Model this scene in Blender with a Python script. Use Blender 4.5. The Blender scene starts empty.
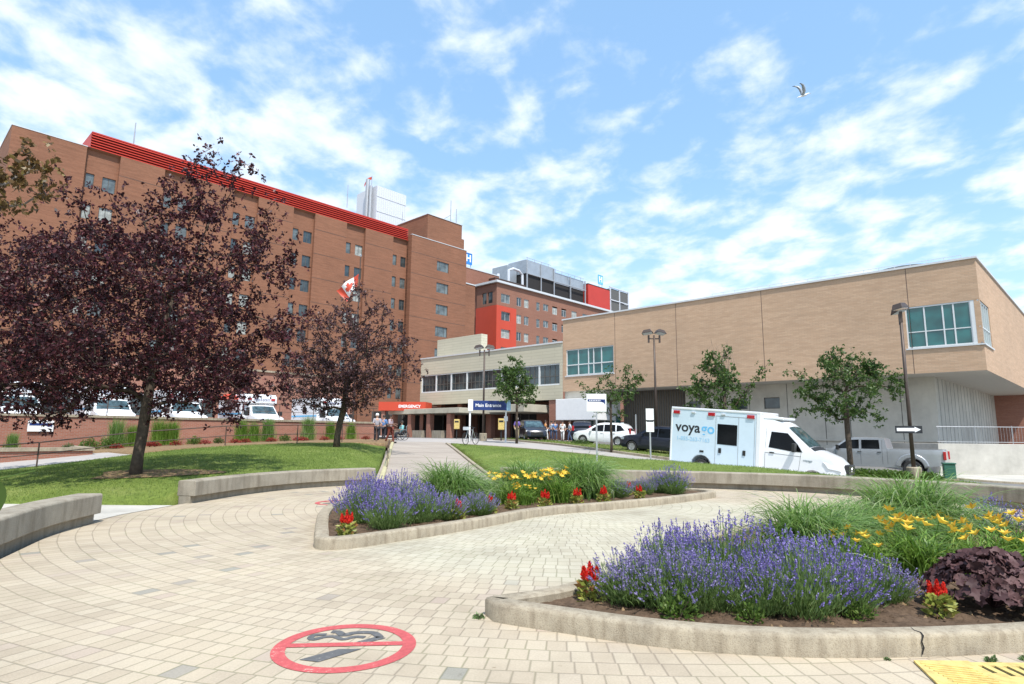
import bpy, bmesh, math, random
import numpy as np
from mathutils import Vector, Matrix, geometry
R = math.radians
rnd = random.Random(7)
rng = np.random.default_rng(11)
sc = bpy.context.scene
col = sc.collection

# ------------------------------------------------------------------ object helpers
def tag(o, label=None, cat=None, group=None, kind=None):
    if label: o['label'] = label
    if cat: o['category'] = cat
    if group: o['group'] = group
    if kind: o['kind'] = kind
    return o

def empty(name, loc=(0, 0, 0), rz=0, label=None, cat=None, group=None, rx=0, ry=0, s=1):
    o = bpy.data.objects.new(name, None)
    col.objects.link(o)
    o.empty_display_size = .2
    o.location = loc
    o.rotation_euler = (rx, ry, rz)
    o.scale = (s, s, s)
    return tag(o, label, cat, group)

def link(name, me, parent=None, loc=None):
    o = bpy.data.objects.new(name, me)
    col.objects.link(o)
    if parent: o.parent = parent
    if loc: o.location = loc
    return o

def copy_tree(o, parent=None):
    c = o.copy()
    col.objects.link(c)
    if parent: c.parent = parent
    for ch in list(o.children):
        copy_tree(ch, c)
    return c

def place(proto, used, loc, rz, label, s=1, group=None):
    """first use moves the prototype itself, later uses copy it"""
    o = proto if not used else copy_tree(proto)
    o.location = loc
    o.rotation_euler = (0, 0, rz)
    o.scale = (s, s, s)
    o['label'] = label
    if group: o['group'] = group
    return o

def arr_mesh(name, V, F, mats, smooth=False, mi=None):
    """V (n,3) array, F (m,k) array of uniform faces"""
    me = bpy.data.meshes.new(name)
    V = np.asarray(V, dtype=np.float32); F = np.asarray(F, dtype=np.int32)
    k = F.shape[1]; m = len(F)
    me.vertices.add(len(V)); me.vertices.foreach_set('co', V.ravel())
    me.loops.add(m * k); me.loops.foreach_set('vertex_index', F.ravel())
    me.polygons.add(m)
    me.polygons.foreach_set('loop_start', np.arange(0, m * k, k, dtype=np.int32))
    me.polygons.foreach_set('loop_total', np.full(m, k, dtype=np.int32))
    if smooth: me.polygons.foreach_set('use_smooth', np.ones(m, dtype=bool))
    if mi is not None: me.polygons.foreach_set('material_index', np.asarray(mi, dtype=np.int32))
    for x in (mats if isinstance(mats, (list, tuple)) else [mats]): me.materials.append(x)
    me.update(); me.validate()
    return me

class MB:
    def __init__(s): s.v = []; s.f = []; s.m = []
    def add(s, vs, fs, m=0):
        b = len(s.v); s.v += [tuple(v) for v in vs]
        for f in fs: s.f.append(tuple(i + b for i in f)); s.m.append(m)
    def box(s, x0, x1, y0, y1, z0, z1, m=0):
        v = [(x, y, z) for z in (z0, z1) for y in (y0, y1) for x in (x0, x1)]
        s.add(v, [(0, 2, 3, 1), (4, 5, 7, 6), (0, 1, 5, 4), (2, 6, 7, 3), (0, 4, 6, 2), (1, 3, 7, 5)], m)
    def obox(s, c, ax, ay, az, m=0):
        c = Vector(c); ax = Vector(ax); ay = Vector(ay); az = Vector(az)
        v = [c + ax * i + ay * j + az * k for k in (-1, 1) for j in (-1, 1) for i in (-1, 1)]
        s.add(v, [(0, 2, 3, 1), (4, 5, 7, 6), (0, 1, 5, 4), (2, 6, 7, 3), (0, 4, 6, 2), (1, 3, 7, 5)], m)
    def prism(s, poly, z0, z1, m=0, caps=True):
        n = len(poly)
        v = [(x, y, z0) for x, y in poly] + [(x, y, z1) for x, y in poly]
        f = [(i, (i + 1) % n, (i + 1) % n + n, i + n) for i in range(n)]
        if caps: f += [tuple(range(n - 1, -1, -1)), tuple(range(n, 2 * n))]
        s.add(v, f, m)
    def prism_y(s, poly, y0, y1, m=0):
        """poly in x,z extruded in y"""
        n = len(poly)
        v = [(x, y0, z) for x, z in poly] + [(x, y1, z) for x, z in poly]
        f = [(i, (i + 1) % n, (i + 1) % n + n, i + n) for i in range(n)] + [tuple(range(n - 1, -1, -1)), tuple(range(n, 2 * n))]
        s.add(v, f, m)
    def tube(s, pts, rad, n=8, m=0, caps=True):
        pts = [Vector(p) for p in pts]
        if not isinstance(rad, (list, tuple)): rad = [rad] * len(pts)
        vs = []; fs = []
        for i, p in enumerate(pts):
            d = (pts[min(i + 1, len(pts) - 1)] - pts[max(i - 1, 0)])
            if d.length < 1e-9: d = Vector((0, 0, 1))
            d.normalize()
            a = d.orthogonal() if i == 0 else (prev - d * prev.dot(d))
            a.normalize(); prev = a; b = d.cross(a)
            for k in range(n):
                t = 2 * math.pi * k / n
                vs.append(p + (a * math.cos(t) + b * math.sin(t)) * rad[i])
        for i in range(len(pts) - 1):
            for k in range(n):
                fs.append((i * n + k, i * n + (k + 1) % n, (i + 1) * n + (k + 1) % n, (i + 1) * n + k))
        if caps:
            fs.append(tuple(range(n - 1, -1, -1))); fs.append(tuple(range((len(pts) - 1) * n, len(pts) * n)))
        s.add(vs, fs, m)
    def lathe(s, prof, n=20, axis='z', c=(0, 0, 0), m=0):
        """prof list of (r,h)"""
        vs = []; fs = []
        for r, h in prof:
            for k in range(n):
                t = 2 * math.pi * k / n; a, b = r * math.cos(t), r * math.sin(t)
                p = (a, b, h) if axis == 'z' else (a, h, b) if axis == 'y' else (h, a, b)
                vs.append((p[0] + c[0], p[1] + c[1], p[2] + c[2]))
        for i in range(len(prof) - 1):
            for k in range(n):
                fs.append((i * n + k, i * n + (k + 1) % n, (i + 1) * n + (k + 1) % n, (i + 1) * n + k))
        s.add(vs, fs, m)
    def sweep(s, path, sec, m=0, closed=False):
        """path [(x,y,z)], sec [(offset to the left of the direction, dz)] closed section"""
        P = [Vector(p) for p in path]; n = len(P); k = len(sec); vs = []; fs = []
        for i in range(n):
            a = P[(i - 1) % n] if (closed or i > 0) else P[i]
            b = P[(i + 1) % n] if (closed or i < n - 1) else P[i]
            d1 = (P[i] - a); d2 = (b - P[i]); d1.z = d2.z = 0
            if d1.length < 1e-6: d1 = d2.copy()
            if d2.length < 1e-6: d2 = d1.copy()
            d1.normalize(); d2.normalize(); d = (d1 + d2).normalized()
            nn = Vector((-d.y, d.x, 0)); sc_ = 1 / max(.55, d.dot(d1))
            for o, z in sec: vs.append(P[i] + nn * o * sc_ + Vector((0, 0, z)))
        for i in range(n if closed else n - 1):
            j = (i + 1) % n
            for q in range(k): fs.append((i * k + q, i * k + (q + 1) % k, j * k + (q + 1) % k, j * k + q))
        if not closed: fs.append(tuple(range(k - 1, -1, -1))); fs.append(tuple(range((n - 1) * k, n * k)))
        s.add(vs, fs, m)
    def facade(s, o, a, nin, x0, x1, z0, z1, holes, depth, m=0, mrev=None):
        """vertical wall sheet with real recessed openings; o origin, a unit axis, nin inward normal"""
        o = Vector(o); a = Vector(a); nin = Vector(nin)
        xs = sorted({x0, x1} | {h[0] for h in holes} | {h[1] for h in holes})
        zs = sorted({z0, z1} | {h[2] for h in holes} | {h[3] for h in holes})
        xs = [x for x in xs if x0 - 1e-6 <= x <= x1 + 1e-6]; zs = [z for z in zs if z0 - 1e-6 <= z <= z1 + 1e-6]
        P = lambda x, z, d=0: o + a * x + Vector((0, 0, z)) + nin * d
        for i in range(len(xs) - 1):
            for j in range(len(zs) - 1):
                cx = (xs[i] + xs[i + 1]) / 2; cz = (zs[j] + zs[j + 1]) / 2
                if any(h[0] < cx < h[1] and h[2] < cz < h[3] for h in holes): continue
                s.add([P(xs[i], zs[j]), P(xs[i + 1], zs[j]), P(xs[i + 1], zs[j + 1]), P(xs[i], zs[j + 1])], [(0, 1, 2, 3)], m)
        for h in holes:
            c = [(h[0], h[2]), (h[1], h[2]), (h[1], h[3]), (h[0], h[3])]
            for q in range(4):
                p1, p2 = c[q], c[(q + 1) % 4]
                s.add([P(*p1), P(*p2), P(*p2, depth), P(*p1, depth)], [(0, 1, 2, 3)], m if mrev is None else mrev)
    def mesh(s, name, mats, smooth=False, angle=None):
        me = bpy.data.meshes.new(name)
        me.from_pydata(s.v, [], s.f)
        for x in (mats if isinstance(mats, (list, tuple)) else [mats]): me.materials.append(x)
        me.polygons.foreach_set('material_index', s.m)
        if smooth or angle:
            me.polygons.foreach_set('use_smooth', [True] * len(s.f))
        me.update()
        bm = bmesh.new(); bm.from_mesh(me); bmesh.ops.recalc_face_normals(bm, faces=bm.faces); bm.to_mesh(me); bm.free()
        if angle: me.set_sharp_from_angle(angle=R(angle))
        return me
    def split(s, name, mats, parent=None, **k):
        """every separately added piece becomes its own object"""
        n = len(s.v); lab = list(range(n))
        def find(a):
            while lab[a] != a: lab[a] = lab[lab[a]]; a = lab[a]
            return a
        for f in s.f:
            r = find(f[0])
            for i in f[1:]: lab[find(i)] = r
        gr = {}
        for f, m_ in zip(s.f, s.m): gr.setdefault(find(f[0]), []).append((f, m_))
        out = []
        for fs in gr.values():
            q = MB(); ids = sorted({i for f, _ in fs for i in f}); mp_ = {i: j for j, i in enumerate(ids)}
            q.v = [s.v[i] for i in ids]; q.f = [tuple(mp_[i] for i in f) for f, _ in fs]; q.m = [m_ for _, m_ in fs]; out.append(q.build(name, mats, parent, **k))
        return out
    def build(s, name, mats, parent=None, smooth=False, angle=None, bevel=None, seg=2):
        o = link(name, s.mesh(name, mats, smooth, angle), parent)
        if bevel:
            b = o.modifiers.new('Bevel', 'BEVEL'); b.width = bevel; b.segments = seg; b.limit_method = 'ANGLE'; b.angle_limit = R(35)
        return o

def smooth_path(pts, step=.3, closed=False):
    """Catmull-Rom resample of 2D/3D points"""
    P = [np.array(p, float) for p in pts]; n = len(P); out = []
    for i in range(n if closed else n - 1):
        if closed: a, b, c, d = P[(i - 1) % n], P[i], P[(i + 1) % n], P[(i + 2) % n]
        else: a, b, c, d = P[max(i - 1, 0)], P[i], P[i + 1], P[min(i + 2, n - 1)]
        k = max(1, int(np.linalg.norm(c - b) / step))
        for j in range(k):
            t = j / k
            out.append(.5 * ((2 * b) + (-a + c) * t + (2 * a - 5 * b + 4 * c - d) * t * t + (-a + 3 * b - 3 * c + d) * t ** 3))
    if not closed: out.append(P[-1])
    return [tuple(p) for p in out]

# ------------------------------------------------------------------ materials
def new_mat(name):
    m = bpy.data.materials.new(name); m.use_nodes = True
    nt = m.node_tree; nt.nodes.clear()
    o = nt.nodes.new('ShaderNodeOutputMaterial'); b = nt.nodes.new('ShaderNodeBsdfPrincipled')
    nt.links.new(b.outputs[0], o.inputs[0])
    return m, nt, b, o
def N(nt, t, **kw):
    n = nt.nodes.new(t)
    for k, v in kw.items(): setattr(n, k, v)
    return n
def L(nt, a, b): nt.links.new(a, b)
def c4(c): return (c[0], c[1], c[2], 1)
def ramp(nt, fac, stops):
    r = N(nt, 'ShaderNodeValToRGB'); e = r.color_ramp.elements
    e[0].position = stops[0][0]; e[0].color = c4(stops[0][1]); e[1].position = stops[-1][0]; e[1].color = c4(stops[-1][1])
    for p, c in stops[1:-1]:
        q = e.new(p); q.color = c4(c)
    L(nt, fac, r.inputs[0]); return r
def noise(nt, vec, scale, detail=4, rough=.6, dist=0):
    n = N(nt, 'ShaderNodeTexNoise'); n.inputs['Scale'].default_value = scale; n.inputs['Detail'].default_value = detail
    n.inputs['Roughness'].default_value = rough; n.inputs['Distortion'].default_value = dist
    if vec is not None: L(nt, vec, n.inputs['Vector'])
    return n
def mix(nt, a, b, fac, mode='MIX'):
    m = N(nt, 'ShaderNodeMix', data_type='RGBA', blend_type=mode)
    for s, v in ((0, fac), (6, a), (7, b)):
        if isinstance(v, (int, float)): m.inputs[s].default_value = v
        elif isinstance(v, (tuple, list)): m.inputs[s].default_value = c4(v)
        else: L(nt, v, m.inputs[s])
    return m.outputs[2]
def math_(nt, op, a, b=None, c=None):
    m = N(nt, 'ShaderNodeMath', operation=op)
    for i, v in enumerate((a, b, c)):
        if v is None: continue
        if isinstance(v, (int, float)): m.inputs[i].default_value = v
        else: L(nt, v, m.inputs[i])
    return m.outputs[0]
def scale_col(c, k): return tuple(min(1, x * k) for x in c)
def bump(nt, b, h, strength=.3, dist=.01):
    n = N(nt, 'ShaderNodeBump'); n.inputs['Strength'].default_value = strength; n.inputs['Distance'].default_value = dist
    L(nt, h, n.inputs['Height']); L(nt, n.outputs[0], b.inputs['Normal'])

def mat_plain(name, c, rough=.6, metal=0, var=.12, scale=3., bmp=0, spec=.5, coat=0):
    m, nt, b, o = new_mat(name)
    tc = N(nt, 'ShaderNodeTexCoord')
    n = noise(nt, tc.outputs['Object'], scale, 5, .65)
    r = ramp(nt, n.outputs[0], [(.3, scale_col(c, 1 - var)), (.7, scale_col(c, 1 + var))])
    L(nt, r.outputs[0], b.inputs['Base Color'])
    b.inputs['Roughness'].default_value = rough; b.inputs['Metallic'].default_value = metal
    b.inputs['Specular IOR Level'].default_value = spec; b.inputs['Coat Weight'].default_value = coat
    if coat: b.inputs['Coat Roughness'].default_value = .05
    if bmp:
        n2 = noise(nt, tc.outputs['Object'], scale * 12, 3); bump(nt, b, n2.outputs[0], bmp, .01)
    return m

def mat_concrete(name, c, scale=1.5, stain=.3, warm=(.6, .5, .38), pit=True):
    m, nt, b, o = new_mat(name)
    tc = N(nt, 'ShaderNodeTexCoord')
    mp = N(nt, 'ShaderNodeMapping'); mp.inputs['Scale'].default_value = (1, 1, .18); L(nt, tc.outputs['Object'], mp.inputs[0])
    n1 = noise(nt, tc.outputs['Object'], scale, 6, .7)
    r1 = ramp(nt, n1.outputs[0], [(.28, scale_col(c, .72)), (.5, c), (.72, scale_col(c, 1.2))])
    n2 = noise(nt, mp.outputs[0], scale * 5, 4, .6)
    r2 = ramp(nt, n2.outputs[0], [(.45, (0, 0, 0)), (.75, (1, 1, 1))])
    cc = mix(nt, r1.outputs[0], scale_col(warm, c[0] * .75), math_(nt, 'MULTIPLY', r2.outputs[0], stain))
    n3 = noise(nt, tc.outputs['Object'], 90, 3, .7)
    r3 = ramp(nt, n3.outputs[0], [(.33, (.55, .52, .48)), (.47, (1, 1, 1))])
    cc = mix(nt, cc, r3.outputs[0], .7 if pit else .25, 'MULTIPLY')
    L(nt, cc, b.inputs['Base Color']); b.inputs['Roughness'].default_value = .9
    bump(nt, b, n3.outputs[0], .6, .01)
    return m

def mat_brick(name, c1, c2, mortar, bw=.22, bh=.075, streak=.12, msize=.012):
    m, nt, b, o = new_mat(name)
    tc = N(nt, 'ShaderNodeTexCoord'); sp = N(nt, 'ShaderNodeSeparateXYZ'); L(nt, tc.outputs['Object'], sp.inputs[0])
    cb = N(nt, 'ShaderNodeCombineXYZ'); L(nt, math_(nt, 'ADD', sp.outputs[0], sp.outputs[1]), cb.inputs[0]); L(nt, sp.outputs[2], cb.inputs[1])
    br = N(nt, 'ShaderNodeTexBrick'); L(nt, cb.outputs[0], br.inputs[0])
    br.inputs['Color1'].default_value = c4(c1); br.inputs['Color2'].default_value = c4(c2); br.inputs['Mortar'].default_value = c4(mortar)
    br.inputs['Scale'].default_value = 1; br.inputs['Brick Width'].default_value = bw; br.inputs['Row Height'].default_value = bh; br.inputs['Mortar Size'].default_value = msize
    br.inputs['Mortar Smooth'].default_value = .1
    mp = N(nt, 'ShaderNodeMapping'); mp.inputs['Scale'].default_value = (.35, 3.2, 1); L(nt, cb.outputs[0], mp.inputs[0])
    n1 = noise(nt, mp.outputs[0], 1.2, 5, .7)
    r1 = ramp(nt, n1.outputs[0], [(.3, (1 - streak,) * 3), (.7, (1 + streak * .6,) * 3)])
    n2 = noise(nt, tc.outputs['Object'], .12, 3, .6)
    r2 = ramp(nt, n2.outputs[0], [(.3, (.9, .9, .9)), (.7, (1.06, 1.04, 1.02))])
    cc = mix(nt, br.outputs[0], r1.outputs[0], 1, 'MULTIPLY'); cc = mix(nt, cc, r2.outputs[0], 1, 'MULTIPLY')
    L(nt, cc, b.inputs['Base Color']); b.inputs['Roughness'].default_value = .88; b.inputs['Specular IOR Level'].default_value = .25
    return m

def mat_leaf(name, c1, c2, trans=.35, rough=.45, c3=None, spec=.3):
    """per-leaf colour variation, some light passing through"""
    m, nt, b, o = new_mat(name)
    g = N(nt, 'ShaderNodeNewGeometry')
    st = [(0, c1), (1, c2)] if c3 is None else [(0, c1), (.8, c2), (1, c3)]
    r = ramp(nt, g.outputs['Random Per Island'], st)
    L(nt, r.outputs[0], b.inputs['Base Color']); b.inputs['Roughness'].default_value = rough; b.inputs['Specular IOR Level'].default_value = spec
    t = N(nt, 'ShaderNodeBsdfTranslucent'); L(nt, r.outputs[0], t.inputs[0])
    mx = N(nt, 'ShaderNodeMixShader'); mx.inputs[0].default_value = trans
    L(nt, b.outputs[0], mx.inputs[1]); L(nt, t.outputs[0], mx.inputs[2]); L(nt, mx.outputs[0], o.inputs[0])
    return m

def mat_glass(name, c, rough=.06, spec=.8, var=.5, scale=.7):
    m, nt, b, o = new_mat(name)
    tc = N(nt, 'ShaderNodeTexCoord'); n = noise(nt, tc.outputs['Object'], scale, 2)
    r = ramp(nt, n.outputs[0], [(.35, scale_col(c, 1 - var)), (.65, scale_col(c, 1 + var))])
    L(nt, r.outputs[0], b.inputs['Base Color']); b.inputs['Roughness'].default_value = rough; b.inputs['Specular IOR Level'].default_value = spec
    n2 = noise(nt, tc.outputs['Object'], 1.3, 2); bump(nt, b, n2.outputs[0], .04, .05)
    return m

def mat_pavers(name, cx, cy, dr=.27, dt=.165):
    """stones laid in rings around the flower bed; real joints as bump"""
    m, nt, b, o = new_mat(name)
    tc = N(nt, 'ShaderNodeTexCoord'); sp = N(nt, 'ShaderNodeSeparateXYZ'); L(nt, tc.outputs['Object'], sp.inputs[0])
    wob = noise(nt, tc.outputs['Object'], 2.2, 2); wv = math_(nt, 'MULTIPLY', math_(nt, 'SUBTRACT', wob.outputs[0], .5), .035)
    x = math_(nt, 'SUBTRACT', sp.outputs[0], cx); y = math_(nt, 'SUBTRACT', sp.outputs[1], cy)
    r = math_(nt, 'ADD', math_(nt, 'SQRT', math_(nt, 'ADD', math_(nt, 'MULTIPLY', x, x), math_(nt, 'MULTIPLY', y, y))), wv)
    th = math_(nt, 'ARCTAN2', y, x)
    rr = math_(nt, 'DIVIDE', r, dr); ring = math_(nt, 'FLOOR', rr); fr = math_(nt, 'FRACT', rr)
    n = math_(nt, 'ROUND', math_(nt, 'MULTIPLY', math_(nt, 'ADD', ring, .5), 2 * math.pi * dr / dt))
    wn0 = N(nt, 'ShaderNodeTexWhiteNoise', noise_dimensions='1D'); L(nt, ring, wn0.inputs['W'])
    u = math_(nt, 'ADD', math_(nt, 'MULTIPLY', math_(nt, 'DIVIDE', th, 2 * math.pi), n), math_(nt, 'ADD', wn0.outputs[0], math_(nt, 'MULTIPLY', wv, 1.5)))
    cu = math_(nt, 'FLOOR', u); fu = math_(nt, 'FRACT', u)
    cb = N(nt, 'ShaderNodeCombineXYZ'); L(nt, ring, cb.inputs[0]); L(nt, cu, cb.inputs[1])
    wn = N(nt, 'ShaderNodeTexWhiteNoise', noise_dimensions='3D'); L(nt, cb.outputs[0], wn.inputs['Vector'])
    # joint distance in metres
    d1 = math_(nt, 'MULTIPLY', math_(nt, 'MINIMUM', fr, math_(nt, 'SUBTRACT', 1, fr)), dr)
    d2 = math_(nt, 'MULTIPLY', math_(nt, 'MINIMUM', fu, math_(nt, 'SUBTRACT', 1, fu)), dt)
    d = math_(nt, 'MINIMUM', d1, d2)
    jn = noise(nt, tc.outputs['Object'], 1.1, 4, .7)
    jw = math_(nt, 'ADD', .003, math_(nt, 'MULTIPLY', jn.outputs[0], .017))
    joint = math_(nt, 'SUBTRACT', 1, math_(nt, 'MINIMUM', 1, math_(nt, 'DIVIDE', d, jw)))   # 1 in the joint
    stones = ramp(nt, wn.outputs[0], [(0, (.385, .322, .238)), (.2, (.415, .348, .258)), (.5, (.435, .368, .272)), (.9, (.45, .385, .288)), (.985, (.385, .312, .248)), (.989, (.265, .25, .21)), (1, (.28, .265, .22))])
    pale = ramp(nt, wn.outputs[0], [(0, (.40, .362, .272)), (.5, (.43, .394, .30)), (1, (.45, .415, .32))])
    # pale newer stones in the court between the beds
    px = math_(nt, 'SUBTRACT', sp.outputs[0], 1.9); py = math_(nt, 'SUBTRACT', sp.outputs[1], 11.4)
    pr = math_(nt, 'SQRT', math_(nt, 'ADD', math_(nt, 'MULTIPLY', px, px), math_(nt, 'MULTIPLY', py, py)))
    fac = math_(nt, 'SUBTRACT', 1, N_smooth(nt, pr, 4.2, 5.6))
    cc = mix(nt, stones.outputs[0], pale.outputs[0], fac)
    big = noise(nt, tc.outputs['Object'], .5, 5, .65)
    rb = ramp(nt, big.outputs[0], [(.3, (.78, .77, .76)), (.5, (1, 1, 1)), (.72, (1.12, 1.12, 1.10))])
    cc = mix(nt, cc, rb.outputs[0], 1, 'MULTIPLY')
    fine = noise(nt, tc.outputs['Object'], 60, 4, .7)
    rf = ramp(nt, fine.outputs[0], [(.3, (.84, .84, .84)), (.65, (1.06, 1.06, 1.06))])
    cc = mix(nt, cc, rf.outputs[0], .8, 'MULTIPLY')
    spots = noise(nt, tc.outputs['Object'], 7, 3, .6)
    rs = ramp(nt, spots.outputs[0], [(.70, (1, 1, 1)), (.78, (.6, .56, .5))])
    cc = mix(nt, cc, rs.outputs[0], 1, 'MULTIPLY')
    moss = noise(nt, tc.outputs['Object'], .8, 3)
    mcol = ramp(nt, moss.outputs[0], [(.45, (.17, .14, .105)), (.62, (.14, .15, .07))])
    cc = mix(nt, cc, mcol.outputs[0], math_(nt, 'MULTIPLY', joint, .62))
    L(nt, cc, b.inputs['Base Color']); b.inputs['Roughness'].default_value = .9; b.inputs['Specular IOR Level'].default_value = .25
    h = math_(nt, 'ADD', math_(nt, 'MULTIPLY', joint, -1), math_(nt, 'ADD', math_(nt, 'MULTIPLY', fine.outputs[0], .35), math_(nt, 'MULTIPLY', wn.outputs[0], .25)))
    bump(nt, b, h, .6, .006)
    return m
def N_smooth(nt, v, a, b_):
    mr = N(nt, 'ShaderNodeMapRange', interpolation_type='SMOOTHSTEP'); L(nt, v, mr.inputs[0]); mr.inputs[1].default_value = a; mr.inputs[2].default_value = b_
    return mr.outputs[0]

def mat_grass(name, c1, c2, c3, scale=1.):
    m, nt, b, o = new_mat(name)
    tc = N(nt, 'ShaderNodeTexCoord')
    n1 = noise(nt, tc.outputs['Object'], .45 * scale, 5, .6); n2 = noise(nt, tc.outputs['Object'], 9 * scale, 5, .75); n3 = noise(nt, tc.outputs['Object'], 45, 3, .8)
    r1 = ramp(nt, n1.outputs[0], [(.3, c1), (.55, c2), (.75, c3)])
    r2 = ramp(nt, n2.outputs[0], [(.3, (.6, .62, .6)), (.6, (1.15, 1.15, 1.1))]); r3 = ramp(nt, n3.outputs[0], [(.35, (.5, .55, .5)), (.65, (1.25, 1.2, 1.2))])
    cc = mix(nt, r1.outputs[0], r2.outputs[0], .8, 'MULTIPLY'); cc = mix(nt, cc, r3.outputs[0], .75, 'MULTIPLY')
    L(nt, cc, b.inputs['Base Color']); b.inputs['Roughness'].default_value = .85; b.inputs['Specular IOR Level'].default_value = .15
    bump(nt, b, n3.outputs[0], .8, .04)
    return m

M = {}
M['pavers'] = mat_pavers('pavers', 1.2, 14.9, .215, .155)
M['concrete'] = mat_concrete('seat_wall_concrete', (.31, .275, .215), 1.2, .6, (.5, .37, .22))
M['kerb'] = mat_concrete('kerb_concrete', (.345, .295, .215), 2.6, .6, (.5, .36, .21))
M['slab'] = mat_concrete('slab_concrete', (.46, .44, .39), .6, .1, pit=False)
M['path'] = mat_brick('path_paving', (.34, .295, .25), (.38, .335, .285), (.28, .245, .205), .2, .16, .1, .008)
M['drive'] = mat_plain('drive_paving', (.36, .335, .31), .9, var=.12, scale=.6, spec=.2)
M['asphalt'] = mat_plain('asphalt', (.17, .165, .16), .92, var=.15, scale=.5, bmp=.2, spec=.2)
M['ground'] = mat_plain('far_ground', (.22, .21, .19), .95, var=.15, scale=.1, spec=.1)
M['grass'] = mat_grass('lawn_grass', (.115, .165, .032), (.18, .24, .052), (.27, .30, .10))
M['dry_grass'] = mat_grass('island_grass', (.16, .20, .05), (.20, .22, .07), (.27, .25, .11))
M['blade'] = mat_leaf('lawn_blade', (.10, .17, .03), (.19, .27, .06), .4, .5, (.30, .33, .12))
M['soil'] = mat_plain('soil', (.115, .078, .052), .95, var=.45, scale=14, bmp=.9, spec=.1)
M['mulch'] = mat_plain('mulch', (.22, .15, .085), .95, var=.4, scale=9, bmp=.9, spec=.1)
M['brick'] = mat_brick('hospital_brick', (.228, .094, .052), (.27, .117, .066), (.24, .135, .09), .24, .08, .22)
M['brick_dark'] = mat_brick('retaining_brick', (.30, .115, .075), (.36, .15, .10), (.30, .2, .16), .22, .075)
M['brick_far'] = mat_brick('annex_brick', (.25, .105, .068), (.28, .13, .088), (.27, .16, .12), .24, .08)
M['brick_tan'] = mat_brick('tan_brick', (.50, .335, .22), (.56, .39, .265), (.44, .32, .22), .4, .1, .13)
M['beige'] = mat_brick('beige_panel', (.50, .47, .36), (.53, .495, .385), (.40, .37, .28), 3.1, .32, .05, .02)
M['beige_plain'] = mat_concrete('beige_precast', (.46, .43, .34), .4, .2, pit=False)
M['grey_panel'] = mat_concrete('grey_precast', (.54, .51, .445), .35, .15, pit=False)
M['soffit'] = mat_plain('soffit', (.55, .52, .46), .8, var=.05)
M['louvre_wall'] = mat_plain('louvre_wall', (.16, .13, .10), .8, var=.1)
M['red'] = mat_plain('red_cladding', (.45, .036, .022), .55, var=.07, scale=.3)
M['red2'] = mat_plain('orange_red_cladding', (.50, .055, .022), .55, var=.06, scale=.3)
M['red_shadow'] = mat_plain('louvre_gap_shade', (.20, .012, .008), .7)  # louvre red darkened, shade between the blades put into the colour
M['white'] = mat_plain('white_paint', (.78, .78, .77), .4, var=.04)
M['white_metal'] = mat_plain('white_sheet', (.58, .61, .65), .35, metal=0, var=.04)
M['coping'] = mat_plain('coping_metal', (.60, .61, .61), .4, metal=.2, var=.05)
M['frame'] = mat_plain('window_frame', (.62, .64, .64), .4, var=.04)
M['frame_dark'] = mat_plain('window_frame_dark', (.10, .095, .085), .5, var=.1)
M['glass'] = mat_glass('window_glass', (.035, .05, .055))
M['glass_blind'] = mat_glass('window_blind_glass', (.30, .31, .28), .15, .6, .25, 2.)
M['glass_grey'] = mat_glass('window_grey_glass', (.10, .12, .12), .08, .8)
M['glass_teal'] = mat_glass('teal_glass', (.012, .105, .10), .05, .9, .35)
M['glass_car'] = mat_glass('car_glass', (.006, .007, .008), .08, .2)
M['glass_wind'] = mat_glass('windscreen_glass', (.05, .085, .095), .06, .6, .5, 3)
M['dark'] = mat_plain('dark_inside', (.018, .016, .015), .8)
M['black'] = mat_plain('black_plastic', (.018, .018, .018), .5)
M['rubber'] = mat_plain('tyre_rubber', (.025, .025, .025), .8)
M['rim'] = mat_plain('alloy', (.55, .55, .56), .3, metal=.8)
M['galv'] = mat_plain('galvanised', (.42, .43, .44), .45, metal=.6)
M['lamp_metal'] = mat_plain('lamp_bronze', (.075, .055, .045), .5, metal=.3)
M['rail'] = mat_plain('rail_brown', (.10, .065, .05), .5, metal=.2)
M['bark'] = mat_plain('bark', (.085, .066, .05), .9, var=.35, scale=9, bmp=.8, spec=.1)
M['bark2'] = mat_plain('bark_grey', (.20, .17, .14), .9, var=.3, scale=9, bmp=.8, spec=.1)
M['plum'] = mat_leaf('plum_leaf', (.018, .006, .008), (.068, .017, .023), .30, .42, (.19, .06, .06), .3)  # rare brightest leaves put the look of lit edges into the colour
M['plum2'] = mat_leaf('plum_leaf_b', (.035, .016, .017), (.085, .036, .038), .25, .45, (.15, .08, .08), .4)
M['leaf'] = mat_leaf('green_leaf', (.035, .075, .018), (.085, .15, .03), .38, .4, (.15, .21, .06), .4)
M['leaf_light'] = mat_leaf('light_green_leaf', (.06, .12, .02), (.13, .21, .04), .4, .4, (.22, .28, .08))
M['leaf_bronze'] = mat_leaf('bronze_leaf', (.07, .045, .018), (.17, .10, .035), .35, .45, (.25, .19, .06))
M['car_white'] = mat_plain('car_white', (.80, .81, .82), .25, var=.02, coat=.6)
M['van_side'] = mat_plain('van_side_shaded_white', (.62, .74, .82), .3, var=.03, coat=.3)  # white box side, its bluish shade put into the colour
M['car_silver'] = mat_plain('car_silver', (.40, .41, .42), .3, metal=.55, var=.04, coat=.6)
M['car_dark'] = mat_plain('car_navy', (.010, .014, .028), .3, var=.05, coat=.3)
M['chrome'] = mat_plain('chrome', (.7, .7, .7), .15, metal=1)
M['red_lens'] = mat_plain('red_lens', (.42, .015, .02), .2, var=.05, coat=.5)
M['clear_lens'] = mat_plain('clear_lens', (.62, .64, .66), .12, var=.1, coat=.6)
M['text_grey'] = mat_plain('lettering_grey', (.25, .30, .32), .5, var=.02)
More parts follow.
